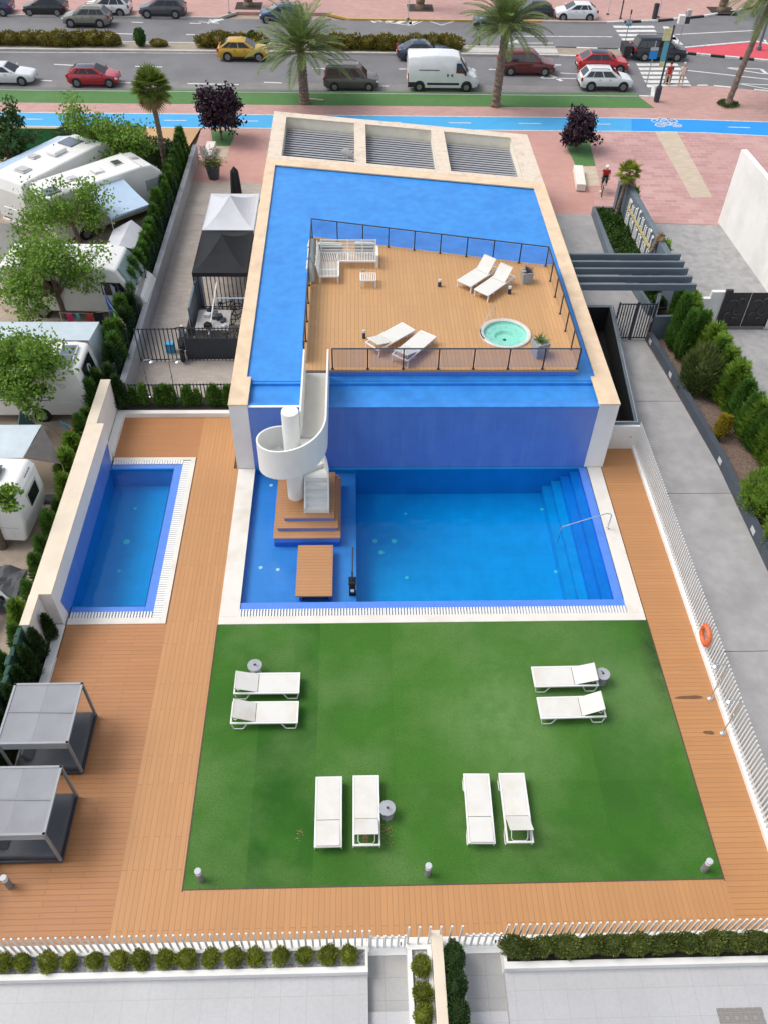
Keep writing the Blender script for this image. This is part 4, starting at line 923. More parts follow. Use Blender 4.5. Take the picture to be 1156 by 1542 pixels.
# ------------------------------------------------------------------ terraces at the bottom
struct(MB().box(-14,.21,-4,6.02,-.2,.25).build('terrace', D['terrtile'])); struct(MB().box(3.52,14,-4,6.02,-.2,.25).build('terrace', D['terrtile']))
struct(MB().box(.21,1.2,-4,6.9,-.2,.0).box(2.5,3.52,-4,6.9,-.2,.0).build('walkway', D['terrtile2']))
struct(MB().box(.215,1.195,4.6,5.25,0,.07).box(.216,1.194,-4,4.6,0,.12).box(2.505,3.515,-4,5.2,0,.07).build('walkway_step', D['terrtile']))
def planter(label, x0, x1, y0, y1, z1, rim, fill, fz=.08, rf=None):
    rf = rf or rim
    t = thing('planter', label, 'planter', ((x0+x1)/2,y0,0))
    q = MB(); q.box(x0,x1,y0,y0+rf,-.15,z1); q.box(x0,x1,y1-rim,y1,-.15,z1); q.box(x0,x0+rim,y0+rf,y1-rim,-.15,z1); q.box(x1-rim,x1,y0+rf,y1-rim,-.15,z1); loc(q.build('box', D['white'], t, bevel=.008), t)
    q = MB(); q.box(x0+rim,x1-rim,y0+rf,y1-rim,.1,z1-fz); loc(q.build('filling', fill, t), t); return t
planter('long white planter with pebbles and round yellow green shrubs along the left terrace', -13.5,.22,6.0,6.58,.50,.07,D['pebble'],.08,.14)
planter('long white planter with dark soil and dense hedge along the right terrace', 3.5,13.5,6.0,6.64,.50,.08,D['darksoil'],.08,.16)
planter('narrow white planter with pebbles left of the cream topped dividing wall', 1.17,1.76,-4,6.58,.52,.11,D['pebble'])
planter('narrow white planter with clipped dark conifers right of the cream topped dividing wall', 2.02,2.52,-4,6.57,.50,.07,D['darksoil'])
dw = thing('dividing_wall', 'white dividing wall with cream coping between the two garden walkways', 'wall', (1.88,6,0))
q = MB(); q.box(1.765,2.015,-4,6.80,-.1,.74); loc(q.build('wall', D['white'], dw), dw); q = MB(); q.box(1.755,2.025,-4,6.82,.74,.80); loc(q.build('coping', D['creamlight'], dw, bevel=.01), dw)
slat_fence('white slatted fence behind the round shrubs of the left terrace', (-13.5,6.68), (.26,6.68), 1.3, .08, .17, kw=.26)
slat_fence('short white slatted fence at the head of the middle planters', (1.2,6.74), (2.48,6.74), 1.3, .08, .235, kw=.24)
slat_fence('white slatted fence behind the dense hedge of the right terrace', (3.6,6.75), (13.5,6.75), 1.3, .08, .17, kw=.26)
def slat_gate(label, x0, x1, y):
    t = thing('garden_gate', label, 'gate', (x0,y,0)); n = int((x1-x0)/.16); q = MB()
    for i in range(n+1): q.obox((i*(x1-x0)/n,0,.52),(.05,.035,.9))
    q.build('slats', D['whitepaint'], t); q = MB(); q.box(0,x1-x0,-.02,.02,.12,.17); q.box(0,x1-x0,-.02,.02,.80,.85); q.build('frame', D['whitepaint'], t)
    q = MB(); q.obox((x1-x0-.1,-.06,.55),(.03,.05,.12)); q.build('latch', D['anth'], t)
slat_gate('white slatted garden gate at the head of the left walkway', .3,1.12,6.66)
slat_gate('white slatted garden gate at the head of the right walkway', 2.6,3.44,6.66)
struct(MB().box(.21,1.2,6.5,6.9,0,.012).box(2.5,3.52,6.5,6.9,0,.012).box(-13,.2,6.55,6.9,-.1,.03).box(3.53,13,6.6,6.9,-.1,.03).box(1.21,2.49,6.55,6.9,-.1,.03).build('gate_sill', D['whitepaint']))
mt, nt, N, L, B = new_mat('patterned mat'); vo = N.new('ShaderNodeTexVoronoi'); vo.feature = 'DISTANCE_TO_EDGE'; vo.inputs['Scale'].default_value = 4.5; vo.inputs['Randomness'].default_value = 0.0; L.new(wpos(N), vo.inputs['Vector'])
wv = N.new('ShaderNodeMath'); wv.operation = 'SINE'; k_ = mul(N,L,vo.outputs['Distance'],45.0); L.new(k_, wv.inputs[0]); mr_ = N.new('ShaderNodeMapRange'); mr_.inputs[1].default_value = -1; L.new(wv.outputs[0], mr_.inputs[0])
L.new(ramp_mix(N,L,mr_.outputs[0],(0.17,0.155,0.145),(0.28,0.265,0.25)), B.inputs['Base Color']); B.inputs['Roughness'].default_value = .95
q = MB(); q.box(8.46,9.55,3.9,5.1,.25,.265); tag(q.build('door_mat', mt), 'grey patterned mat on the right terrace tiles', 'mat')
# ------------------------------------------------------------------ right side: low wall, gate, pergola, sign wall, dark gate
lwp = [(13.53,32.75),(13.82,30.2),(14.38,24.2),(14.5,18.65),(14.95,5.0)]
q = MB()
lw2 = thing('low_wall', 'low slate grey wall with recessed lights along the concrete path', 'wall', (14.2,25,0))
for a,b in zip(lwp, lwp[1:]): q.bar((a[0]+.12,a[1],.17),(b[0]+.12,b[1],.17),.24,.54)
loc(q.build('wall', D['lowslate'], lw2), lw2)
for (px,py) in ((980,515),(1003,565),(1067,695),(1130,800)):
    p = G(px,py,.2); 
    i = [k for k in range(4) if lwp[k+1][1] <= p.y <= lwp[k][1]][0]; t = (lwp[i][1]-p.y)/(lwp[i][1]-lwp[i+1][1]); x = lwp[i][0]+t*(lwp[i+1][0]-lwp[i][0])
    q = MB(); q.obox((x+.0,p.y,.24),(.03,.34,.22)); loc(q.build('recessed_light', D['lamp'], lw2), lw2)
gt = thing('barred_gate', 'dark barred double gate across the head of the concrete path', 'gate', (11.95,32.75,0))
q = MB(); n = 13
for i in range(n+1): q.obox((i*1.62/n,0,.98),(.045,.03,1.82))
q.build('bars', D['anth'], gt); q = MB()
for x in (-.03,.80,.86,1.68): q.obox((x,0,1.0),(.06,.06,2.0))
q.box(0,.8,-.02,.02,.08,.13); q.box(.86,1.65,-.02,.02,.08,.13); q.box(0,.8,-.02,.02,1.88,1.93); q.box(.86,1.65,-.02,.02,1.88,1.93); q.build('frame', D['anth'], gt)
q = MB(); q.obox((1.62,-.05,1.1),(.05,.06,.2)); q.build('lock', D['steel'], gt)
pg = thing('pergola', 'slate grey pergola of five beams between building and planter', 'pergola', (12.5,34.4,0))
for y in (35.72,35.06,34.44,33.76,33.1):
    q = MB(); q.box(9.7,15.28,y-.06,y+.06,2.42,2.72); loc(q.build('beam', D['slate'], pg), pg)
q = MB(); q.box(15.02,15.2,33.2,35.7,2.25,2.42); q.box(15.02,15.2,33.2,33.4,0,2.25); q.box(15.02,15.2,35.5,35.7,0,2.25); loc(q.build('post', D['slate'], pg), pg)
pb = thing('planter', 'slate grey planter with ground cover in front of the sign wall', 'planter', (14,40,0))
bed = [(13.5,44.75),(14.85,44.75),(15.05,34.8),(14.2,34.8),(13.85,37.2),(13.35,39.8)]
q = MB(); q.prism([(13.38,44.9),(14.85,44.9),(14.85,44.75),(13.52,44.75),(13.48,39.8),(13.98,37.2),(14.30,34.75),(14.1,34.75),(13.82,37.2),(13.2,39.8)],-.1,.5); loc(q.build('box', D['slate'], pb), pb)
q = MB(); q.prism(bed,-.05,.38); loc(q.build('soil', D['darksoil'], pb), pb)
sw = thing('sign_wall', 'slate grey wall carrying white and yellow raised lettering', 'sign', (14.95,40,0))
q = MB(); q.prism([(14.72,44.9),(15.02,44.9),(15.3,34.6),(15.0,34.6)],-.1,2.2); loc(q.build('wall', D['slate'], sw), sw)
q = MB(); q.prism([(14.42,44.6),(14.70,44.6),(14.70,44.2),(14.42,44.2)],-.1,2.1); q.prism([(14.55,37.0),(14.9,37.0),(14.9,36.7),(14.55,36.7)],-.1,2.0); loc(q.build('buttress', D['slate'], sw), sw)
# worn lettering: three rows of strokes, read from the far end to the near end
rr = random.Random(4); q1 = MB(); q2 = MB()
def fx(y): return 14.72+(44.9-y)*.0272
for k in range(22):
    y = 42.9-k*.2
    if k % 3 != 2:
        h = rr.choice((.3,.42,.55)); q1.obox((fx(y)-.04,y,1.55+h/2),(.05,.10,h))
        if rr.random() < .45: q1.obox((fx(y)-.04,y-.1,1.6+h),(.05,.22,.09))
    if k % 4 in (0,1,2): q1.obox((fx(y)-.04,y,.92),(.05,.11,.62+rr.uniform(-.05,.1)));
    if k % 4 == 1: q1.obox((fx(y)-.04,y-.1,1.15),(.05,.24,.10))
    q2.obox((fx(y)-.05,y,1.42+rr.uniform(-.02,.02)),(.05,.16,.16))
loc(q1.build('lettering', D['whitepaint'], sw), sw)
D['yellowtrim'] = M('pale yellow trim', (.62,.52,.24), .6, .06, 3)
loc(q2.build('yellow_lettering', D['yellowtrim'], sw), sw)
cb = thing('planter_wall', 'slate grey wall box with plants beside the barred gate', 'wall', (14.8,33.5,0))
q = MB(); q.prism([(13.62,32.72),(15.3,32.8),(15.3,32.95),(13.62,32.87)],-.1,1.25); q.prism([(13.62,32.87),(13.78,32.88),(14.5,34.72),(14.32,34.72)],-.1,1.25); q.prism([(15.15,32.95),(15.3,32.95),(15.3,33.2),(15.15,33.2)],-.1,1.25); loc(q.build('wall', D['slate'], cb), cb)
q = MB(); q.prism([(13.8,32.9),(15.1,32.96),(15.0,34.6),(14.5,34.6)],0,.4); loc(q.build('soil', D['darksoil'], cb), cb)
wg = thing('garden_wall', 'stepped white garden wall either side of the dark ornamental gate', 'wall', (17,34,0))
q = MB(); q.box(15.35,16.5,33.85,34.05,-.1,1.5); q.box(16.5,17.15,33.85,34.05,-.1,1.85); q.box(19.55,20.5,33.75,33.95,-.1,1.85); loc(q.build('wall', D['white'], wg, bevel=.01), wg)
bw = thing('tall_wall', 'tall plain white wall standing at the right of the pink plaza', 'wall', (20.6,40,0))
q = MB(); q.prism([(20.42,44.1),(20.72,44.1),(21.2,33.4),(20.9,33.4)],-.1,4.1); loc(q.build('wall', D['white'], bw), bw)
dg = thing('ornamental_gate', 'dark double leaf metal gate with grey scroll ornaments', 'gate', (17.2,33.82,0))
for k in range(2):
    q = MB(); x0 = 1.17*k; q.box(x0,x0+1.14,-.03,.0,.05,1.85); q.build('leaf', D['darkgate'], dg)
    q = MB()
    for (cx,cz,r,a0,a1) in ((.4,1.2,.28,-20,160),(.75,.9,.22,120,340),(.35,.6,.2,40,260),(.8,1.4,.16,-60,200),(.7,.4,.14,0,220)): q.tube([(x0+cx+r*math.cos(R(a0+(a1-a0)*i/10)),-.045,cz+r*math.sin(R(a0+(a1-a0)*i/10))) for i in range(11)],[.045*math.sin(PI*(i+.5)/11)+.006 for i in range(11)],6)
    q.build('scroll', D['louvre'] if False else D['anth'], dg)
q = MB(); q.box(-.1,.22,-.08,.06,1.75,2.0); q.box(-.08,0,-.06,.04,0,1.75); q.build('gate_post', D['darkgate'], dg); q = MB(); q.box(2.31,2.39,-.06,.04,0,1.95); q.build('gate_post', D['darkgate'], dg)
# ------------------------------------------------------------------ vegetation kit
def leaf(mb, p, d, l, w, r, mi=0):
    "one leaf-sized kite starting at p, pointing along d"
    d = d.normalized(); s = d.cross(Vector((r.uniform(-1,1),r.uniform(-1,1),r.uniform(-1,1))))
    if s.length < 1e-3: s = d.orthogonal()
    s.normalize(); s *= w/2
    a = p; b = p+d*l*.45; c = p+d*l
    k = len(mb.v); mb.v.extend([tuple(a),tuple(b+s),tuple(c),tuple(b-s)]); mb.f.append([k,k+1,k+2,k+3]); mb.m.append(mi)
def rv(r):
    while True:
        v = Vector((r.uniform(-1,1),r.uniform(-1,1),r.uniform(-1,1)))
        if .05 < v.length < 1: return v
def mesh_conifer(h, rad, n, seed, name, mat, ll=.16, lw=.045, top=1.0, fl=.55, cr=.62):
    r = random.Random(seed); mb = MB()
    lob = [(r.uniform(0,6.28), r.uniform(.15,.9), r.uniform(.75,1.25)) for _ in range(9)]
    def prof(t): return rad*(min(1,.45+t*3.2))*(max(0.05,1-t**(1.6*top)))**.75
    core = [(max(.01,prof(t)*cr),t*h*.96) for t in (0.02,.12,.3,.5,.7,.85,.97)]
    mb.lathe(core, 8)
    for i in range(n):
        t = r.random()**.85*.98; a = r.uniform(0,6.283)
        k = 1+sum(.22*q*math.exp(-((((a-aa+PI)%(2*PI)-PI)/.5)**2+((t-tt)/.13)**2)) for aa,tt,q in lob)-.12
        rr_ = prof(t)*k*r.uniform(.62,1.03)
        p = Vector((rr_*math.cos(a),rr_*math.sin(a),t*h)); d = Vector((math.cos(a)*fl+r.gauss(0,.2),math.sin(a)*fl+r.gauss(0,.2),1.0+r.gauss(0,.25)))
        leaf(mb, p, d, ll*r.uniform(.7,1.35), lw*r.uniform(.7,1.3), r)
    return mb.mesh(name, mat)
def mesh_bush(rad, n, seed, name, mat, ll=.10, lw=.05, up=.3, lumps=10, core=.72):
    r = random.Random(seed); mb = MB(); mb.blob((0,0,0),[x*core for x in rad],8,6,0,.12,seed)
    cs = [(rv(r).normalized(), r.uniform(.85,1.2)) for _ in range(lumps)]
    for i in range(n):
        u = rv(r).normalized(); k = 1.0
        for c,q in cs:
            e = u.dot(c)
            if e > .78: k = max(k*.98, .86+.36*(e-.78)/.22*q)
        k *= r.uniform(.72,1.0)
        p = Vector((u.x*rad[0]*k,u.y*rad[1]*k,u.z*rad[2]*k)); d = u+rv(r)*.7+Vector((0,0,up))
        leaf(mb, p, d, ll*r.uniform(.7,1.3), lw*r.uniform(.7,1.3), r)
    return mb.mesh(name, mat)
def place_mesh(name, me, loc_, rz=0.0, scale=(1,1,1), label='', cat='', group=None):
    o = bpy.data.objects.new(name, me); COL.objects.link(o); o.location = loc_; o.rotation_euler = (0,0,rz); o.scale = scale
    return tag(o, label, cat, group)
cyp = [mesh_conifer(2.1,.42,1700,s,'conifer',D['cyp'],.24,.05,1.0,.75,.5) for s in (1,2,3,4)]
cypd = [mesh_conifer(2.0,.36,1500,s+20,'conifer_dark',D['cypdark'],.22,.05,1.0,.7,.5) for s in (1,2,3)]
thu = [mesh_conifer(1.9,.50,2100,s+40,'conifer_bright',D['thuja'],.30,.06,.8,.85,.48) for s in (1,2,3)]
small = [mesh_conifer(1.0,.17,600,s+60,'small_conifer',D['cyp'],.15,.045,1.0,.6,.5) for s in (1,2,3)]
balls = [mesh_bush((.27,.27,.27),1300,s+80,'round_shrub',D['ball'],.075,.035,.25,14,.75) for s in (1,2,3,4)]
hedgeb = [mesh_bush((.40,.27,.42),2000,s+100,'hedge_shrub',D['hedge'],.085,.045,.3,14,.75) for s in (1,2,3)]
# hedge between campsite and the courtyard wall
k = 0; y = 51.5; LH = []
while y > 28.9:
    LH.append((-10.28+rnd.uniform(-.12,.12), y)); y -= rnd.uniform(.62,.80)
for i,(x,y) in enumerate(LH):
    sc_ = rnd.uniform(.88,1.12)
    place_mesh('conifer', (cyp+cypd[:1])[rnd.randrange(5)], (x,y,-.05), rnd.uniform(0,6.28), (sc_*rnd.uniform(.9,1.15),sc_*rnd.uniform(.9,1.15),sc_*1.02), ordw(i+1)+' conifer from the street end of the hedge along the grey courtyard wall', 'conifer', 'conifer hedge along the campsite')
LH = [(-10.65+rnd.uniform(-.15,.15), yy, s) for yy,s in ((28.0,.95),(27.2,1.0),(26.2,.72),(25.4,.85),(24.3,.9),(23.3,.95),(22.3,.8),(21.3,.62),(20.3,.85),(19.4,.7),(18.5,.75),(17.6,.62),(16.6,.78),(15.7,.7),(14.6,.8),(13.4,.7),(12.3,.8))]
for i,(x,y,s) in enumerate(LH):
    q = (cyp+thu)[rnd.randrange(7)]
    place_mesh('conifer', q, (x,y,-.05), rnd.uniform(0,6.28), (s*1.0,s*1.0,s*.92), ordw(i+1)+' shrub conifer counted down the campsite side of the cream topped wall', 'conifer', 'shrub conifers behind the cream topped wall')
# dark conifers in the bed left of the deck
rowp = [(16.1,.62,-9.74),(15.4,.72,-9.9),(14.7,.78,-9.95),(14.0,.75,-9.98),(13.3,.8,-10.0),(12.5,.78,-10.05),(11.7,.8,-10.05),(10.9,.75,-10.1),(10.1,.8,-10.1)]
for i,(y,s,x) in enumerate(rowp):
    place_mesh('conifer', cypd[i%3], (x,y,.0), rnd.uniform(0,6.28), (s*.9,s*.9,s*1.05), ordw(i+1)+' dark conifer from the small pool end of the bed behind the daybeds', 'conifer', 'dark conifers behind the daybeds')
for i,(x,y,s) in enumerate(((-9.62,27.65,.95),(-9.67,26.9,.85),(-9.66,26.1,.8),(-9.66,25.3,.7))):
    if i == 0: continue
    pass
cor = [(-10.0,28.05,1.0,'tall dark conifer in the corner where the white wall meets the courtyard'),(-9.68,27.7,.85,'dark conifer at the left end of the little conifer row'),]
for x,y,s,l in cor: place_mesh('conifer', cypd[0], (x,y,.1), 1.0, (s,s,s*.95), l, 'conifer', 'dark corner conifers')
# little conifers along the courtyard fence
xs_s = [-9.2,-8.75,-8.15,-7.85,-7.6,-7.05,-6.9,-6.55,-6.0,-5.85,-5.65,-5.3,-5.1,-4.92]
for i,x in enumerate(xs_s):
    s = rnd.uniform(.85,1.1); place_mesh('small_conifer', small[i%3], (x,27.85+rnd.uniform(-.05,.05),.1), rnd.uniform(0,6.2), (s*1.15,s*1.15,s), ordw(i+1)+' little conifer from the left in the row behind the deck', 'conifer', 'little conifers behind the deck')
# round shrubs in the planters
bx = [(5,220),(65,222),(145,220),(212,218),(290,220),(367,215),(435,210),(512,212),(578,205),(652,207),(724,205),(793,200),(871,200),(945,197),(1020,193),(1085,195)]
for i,(u,v) in enumerate(bx):
    p = G(u/2.064, 1342+v/2.064, .70); s = rnd.uniform(.64,.78)*(1.18 if i == 8 else 1)
    place_mesh('round_shrub', balls[i%4], (p.x,6.37,.60), rnd.uniform(0,6.2), (s,s*.95,s*.95), ordw(i+1)+' round yellow green shrub from the left in the pebble planter'+(', the biggest' if i == 8 else ''), 'shrub', 'round shrubs in the pebble planter')
for i,(u,v) in enumerate(((638,1453),(637,1494),(640,1528))):
    p = G(u,v,.70); place_mesh('round_shrub', balls[i], (1.48,p.y,.66), i*1.3, (.72,.84,.82), ('topmost','middle','lowest')[i]+' of three round shrubs in the narrow middle planter', 'shrub', 'round shrubs in the middle planter')
hx = [(450,150),(520,148),(585,146),(655,146),(720,145),(788,142),(865,140),(935,136),(1000,135),(1060,132),(1125,130)]
for i,(u,v) in enumerate(hx):
    p = G(540+u/1.8766, 1342+v/1.8766, .85); s = rnd.uniform(.93,1.08)
    place_mesh('hedge_shrub', hedgeb[i%3], (p.x,6.42,.70), rnd.uniform(-.3,.3), (s*.92,s*.72,s*.76), ordw(i+1)+' clipped shrub from the left in the hedge of the right terrace', 'shrub', 'clipped shrubs along the right terrace')
box_b = [mesh_bush((.21,.38,.36),1800,s+120,'clipped_conifer',D['cypdark'],.07,.035,.3,10,.8) for s in (1,2)]
for i,(u,v) in enumerate(((676,1441),(677,1482),(680,1526))):
    p = G(u,v,.8); place_mesh('clipped_conifer', box_b[i%2], (2.27,p.y,.68), 0, (1,.98,1), ('topmost','middle','lowest')[i]+' of three dark clipped conifers beside the dividing wall', 'shrub', 'dark clipped conifers beside the dividing wall')
# hedge and shrubs right of the concrete path
k = 0; y = 34.0; RH = []
while y > 12.0:
    xh = 15.25+(34-y)*.095; RH.append((xh+rnd.uniform(-.16,.16), y)); y -= rnd.uniform(.34,.44)
for i,(x,y) in enumerate(RH):
    s = rnd.uniform(.72,1.18)
    place_mesh('conifer', (thu+cyp)[rnd.randrange(6)], (x,y,0), rnd.uniform(0,6.2), (s*1.12,s*1.12,s*1.02), ordw(i+1)+' bright conifer counted from the barred gate down the right hedge', 'conifer', 'bright conifer hedge on the right')
for i,(x,y,s) in enumerate(((14.55,32.0,1.35),(14.7,31.2,1.2))):
    place_mesh('conifer', cyp[i], (x,y,0), i, (s*.75,s*.75,s), ('tall','shorter')[i]+' dark conifer in the mulch bed next to the barred gate', 'conifer')
ole = mesh_bush((1.05,1.0,1.0),3600,200,'bush',D['oleander'],.38,.06,1.2,12,.6)
place_mesh('bush', ole, (14.98,29.0,.85), .4, (.85,.88,.95), 'big dark bush with reddish upright tips in the mulch bed', 'bush')
yel = mesh_conifer(1.5,.26,520,210,'yellow_bush',D['yellowleaf'],.22,.05)
yg = mesh_bush((.8,.8,.95),2600,211,'lemon_bush',D['thuja'],.20,.06,.9,12,.7)
place_mesh('yellow_bush', yel, (14.72,25.7,0), 0, (.9,.9,.85), 'thin yellow bush in the mulch bed beside the right hedge', 'bush')
place_mesh('yellow_bush', yel, (15.15,26.0,0), 2, (.8,.8,.62), 'small orange yellow bush touching the right hedge', 'bush')
place_mesh('lemon_bush', yg, (15.25,21.7,.75), 0, (1.05,1.05,1.05), 'broad yellow green bush at the right edge beside the low wall', 'bush')
place_mesh('lemon_bush', yg, (15.0,31.9,.75), 1, (.55,.55,.75), 'pale green bush between the tall conifer and the barred gate', 'bush')
place_mesh('lemon_bush', yg, (15.35,19.6,.7), 2, (1.0,1.0,.95), 'yellow green bush at the lower end of the mulch bed', 'bush')
# ground cover in the slate planter
g = MB(); rr = random.Random(31)
for i in range(9500):
    y = rr.uniform(34.9,44.6); x0 = 13.55 if y > 39.8 else 13.55+(39.8-y)*.17; x = rr.uniform(x0,14.68+(44.9-y)*.02)
    if 40.0 < y < 40.5 and x < 13.9: continue
    hgt = .42+.38*mnoise.noise(Vector((x*1.3,y*1.3,0)))+.15*rr.random()
    leaf(g, Vector((x,y,max(.38,hgt))), rv(rr)+Vector((0,0,.6)), .16*rr.uniform(.7,1.3), .07, rr)
o = g.build('ground_cover', D['cover']); o['kind'] = 'stuff'; tag(o, 'dark green ground cover filling the slate planter before the sign wall', 'ground cover')
def mesh_palmfan(nl, seed, R0=.75, droop=.5, hang=6):
    r = random.Random(seed); mb = MB()
    for i in range(nl+hang):
        dry = i >= nl
        a = r.uniform(0,6.283) if dry else i*2.399; el = R(r.uniform(-75,-45)) if dry else R(75-110*(i/nl)+r.uniform(-8,8))
        d = Vector((math.cos(a)*math.cos(el),math.sin(a)*math.cos(el),math.sin(el))); s = Vector((-math.sin(a),math.cos(a),0)); n = s.cross(d)
        stem = R0*r.uniform(.55,.8); c = d*stem
        mb.add([s*.015,-s*.015,c-s*.012,c+s*.012],[(0,1,2,3)], 1 if dry else 0)
        nb = 16; fr = R0*r.uniform(.75,1.0)
        for j in range(nb):
            t = (j/(nb-1)-.5)*R(210); dd = (d*math.cos(t)+s*math.sin(t))-n*.12; dd.normalize()
            e = c+dd*fr*(1-.18*abs(t)/1.8); e.z -= droop*.22*fr
            w = d*math.sin(t)*-1+s*math.cos(t); w *= .045*R0/.75; mid = c+dd*fr*.5
            mb.add([c,mid+w,e,mid-w],[(0,1,2,3)], 1 if dry else 0)
    return mb
def mesh_frondpalm(nf, L_, seed, nleaf=34, lo=-50):
    r = random.Random(seed); mb = MB()
    for i in range(nf):
        a = i*2.39996+r.uniform(-.2,.2); q = i/nf; el0 = R(82-(82-lo)*q**.9*.8+r.uniform(-6,6)); ln = L_*r.uniform(.85,1.08)
        hd = Vector((math.cos(a),math.sin(a),0)); s = Vector((-math.sin(a),math.cos(a),0)); p = Vector((0,0,0)); el = el0; pts = [p.copy()]; seg = 10
        for j in range(seg):
            d = hd*math.cos(el)+Vector((0,0,1))*math.sin(el); p = p+d*(ln/seg); pts.append(p.copy()); el -= R(3.0+6.5*(j/seg)*(1 if el0 > 0 else .5))
        mb.tube(pts, [.035*(1-.85*j/seg) for j in range(seg+1)], 4, 1, False)
        for j in range(nleaf):
            t = .16+.84*j/(nleaf-1); f = t*seg; k0 = min(seg-1,int(f)); p = pts[k0].lerp(pts[k0+1],f-k0); d = (pts[k0+1]-pts[k0]).normalized(); up = s.cross(d)*-1
            if up.z < 0: up = -up
            l = ln*.19*(math.sin(PI*min(1,.18+t*.85))**.6)*r.uniform(.85,1.15)
            for sg in (-1,1):
                dd = (s*sg*.72+d*.65+up*.28+Vector((0,0,-.10))).normalized(); wv_ = d*.034
                e = p+dd*l+Vector((0,0,-l*.18)); mid = p+dd*l*.5
                mb.add([p,mid+wv_,e,mid-wv_],[(0,1,2,3)], 0)
    return mb
def trunk_mb(h, r0, r1, lean=(0,0), seed=0, rough=.06, n=12, rings=30):
    r = random.Random(seed); mb = MB(); secs = []
    for i in range(rings+1):
        t = i/rings; rad = (r0+(r1-r0)*t)*(1+rough*(1 if i%2 else -1))*(1+.35*max(0,.06-t)/.06)
        cx = lean[0]*t**1.4; cy_ = lean[1]*t**1.4
        secs.append([(cx+rad*math.cos(2*PI*j/n)*r.uniform(1-rough,1+rough),cy_+rad*math.sin(2*PI*j/n)*r.uniform(1-rough,1+rough),t*h) for j in range(n)])
    mb.loft(secs); return mb
D['frondstem'] = M('frond stem', (.22,.20,.07), .6, .1, 3)
def date_palm(px, py, h, label, nf=52, L_=2.9, lean=(0,0), seed=1, r0=.34, r1=.28):
    p = G(px,py,0); t = thing('palm_tree', label, 'palm tree', (p.x,p.y,0), 0)
    trunk_mb(h,r0,r1,lean,seed,.09).build('trunk', D['palmbark'], t)
    o = mesh_frondpalm(nf,L_,seed,44,-28 if h < 6 else -60).build('crown', [D['palm'],D['frondstem']], t, (lean[0],lean[1],h)); return t
date_palm(459,155,3.25,'date palm with arching fronds standing left of the grey brown van', 52, 3.7, (-.1,0), 3)
date_palm(745,160,4.9,'date palm with arching fronds standing right of the white cargo van', 50, 3.5, (.15,0), 5, .30,.26)
date_palm(1095,158,7.0,'tall slender palm leaning at the right edge with hanging fronds', 56, 3.6, (1.0,.2), 7, .22,.17)
p = G(1095,158,0); g = MB(); rr = random.Random(5)
for i in range(500):
    a = rr.uniform(0,6.3); q = .75*rr.random()**.5; leaf(g, Vector((p.x+q*math.cos(a),p.y+q*math.sin(a),.01)), Vector((rr.gauss(0,.4),rr.gauss(0,.4),1)), .22, .06, rr)
o = g.build('grass', D['cover']); o['kind'] = 'stuff'; tag(o, 'small grass patch round the foot of the tall right palm', 'grass')
# fan palms
def fan_palm(p, h, label, nl=40, R0=.9, lean=(0,0), hang=12, r=.13, seed=3, mats_=('fan','fandry')):
    t = thing('fan_palm', label, 'palm tree', p, 0)
    trunk_mb(h,r*1.15,r*.85,lean,seed,.06).build('trunk', D['palmbark'], t)
    mesh_palmfan(nl,seed,R0,.5,hang).build('crown', [D[mats_[0]],D[mats_[1]]], t, (lean[0],lean[1],h)); return t
p = G(252,262,0); fan_palm((p.x,p.y,0), 4.9, 'fan palm with curved slim trunk beside the campsite hedge', 46, .86, (-.1,0), 14, .15, 9)
p = G(935,306,0.4); fan_palm((14.35,43.6,.3), 2.65, 'small fan palm with yellow crown at the far end of the slate planter', 22, .52, (.30,.2), 12, .10, 11, ('ball','fandry'))
p = G(958,375,.4); fan_palm((14.45,37.9,.3), 2.3, 'bare leaning palm trunk in the slate planter in front of the lettering', 0, .3, (.55,.1), 4, .11, 12, ('cover','fandry'))
# shoots behind the sign wall
sh = mesh_conifer(1.6,.3,260,230,'shoot',D['tree'],.3,.12)
for i,(x,y,s) in enumerate(((15.2,43.9,1.2),(15.45,38.3,1.15),(15.4,36.0,.9),(16.0,34.6,.85))): place_mesh('shoot', sh, (x,y,0), i, (s,s,s), ('leafy shoot behind the far end of the sign wall','leafy shoot behind the sign wall near the bare palm trunk','low leafy plant behind the near end of the sign wall','leafy plant behind the stepped white garden wall')[i], 'plant')
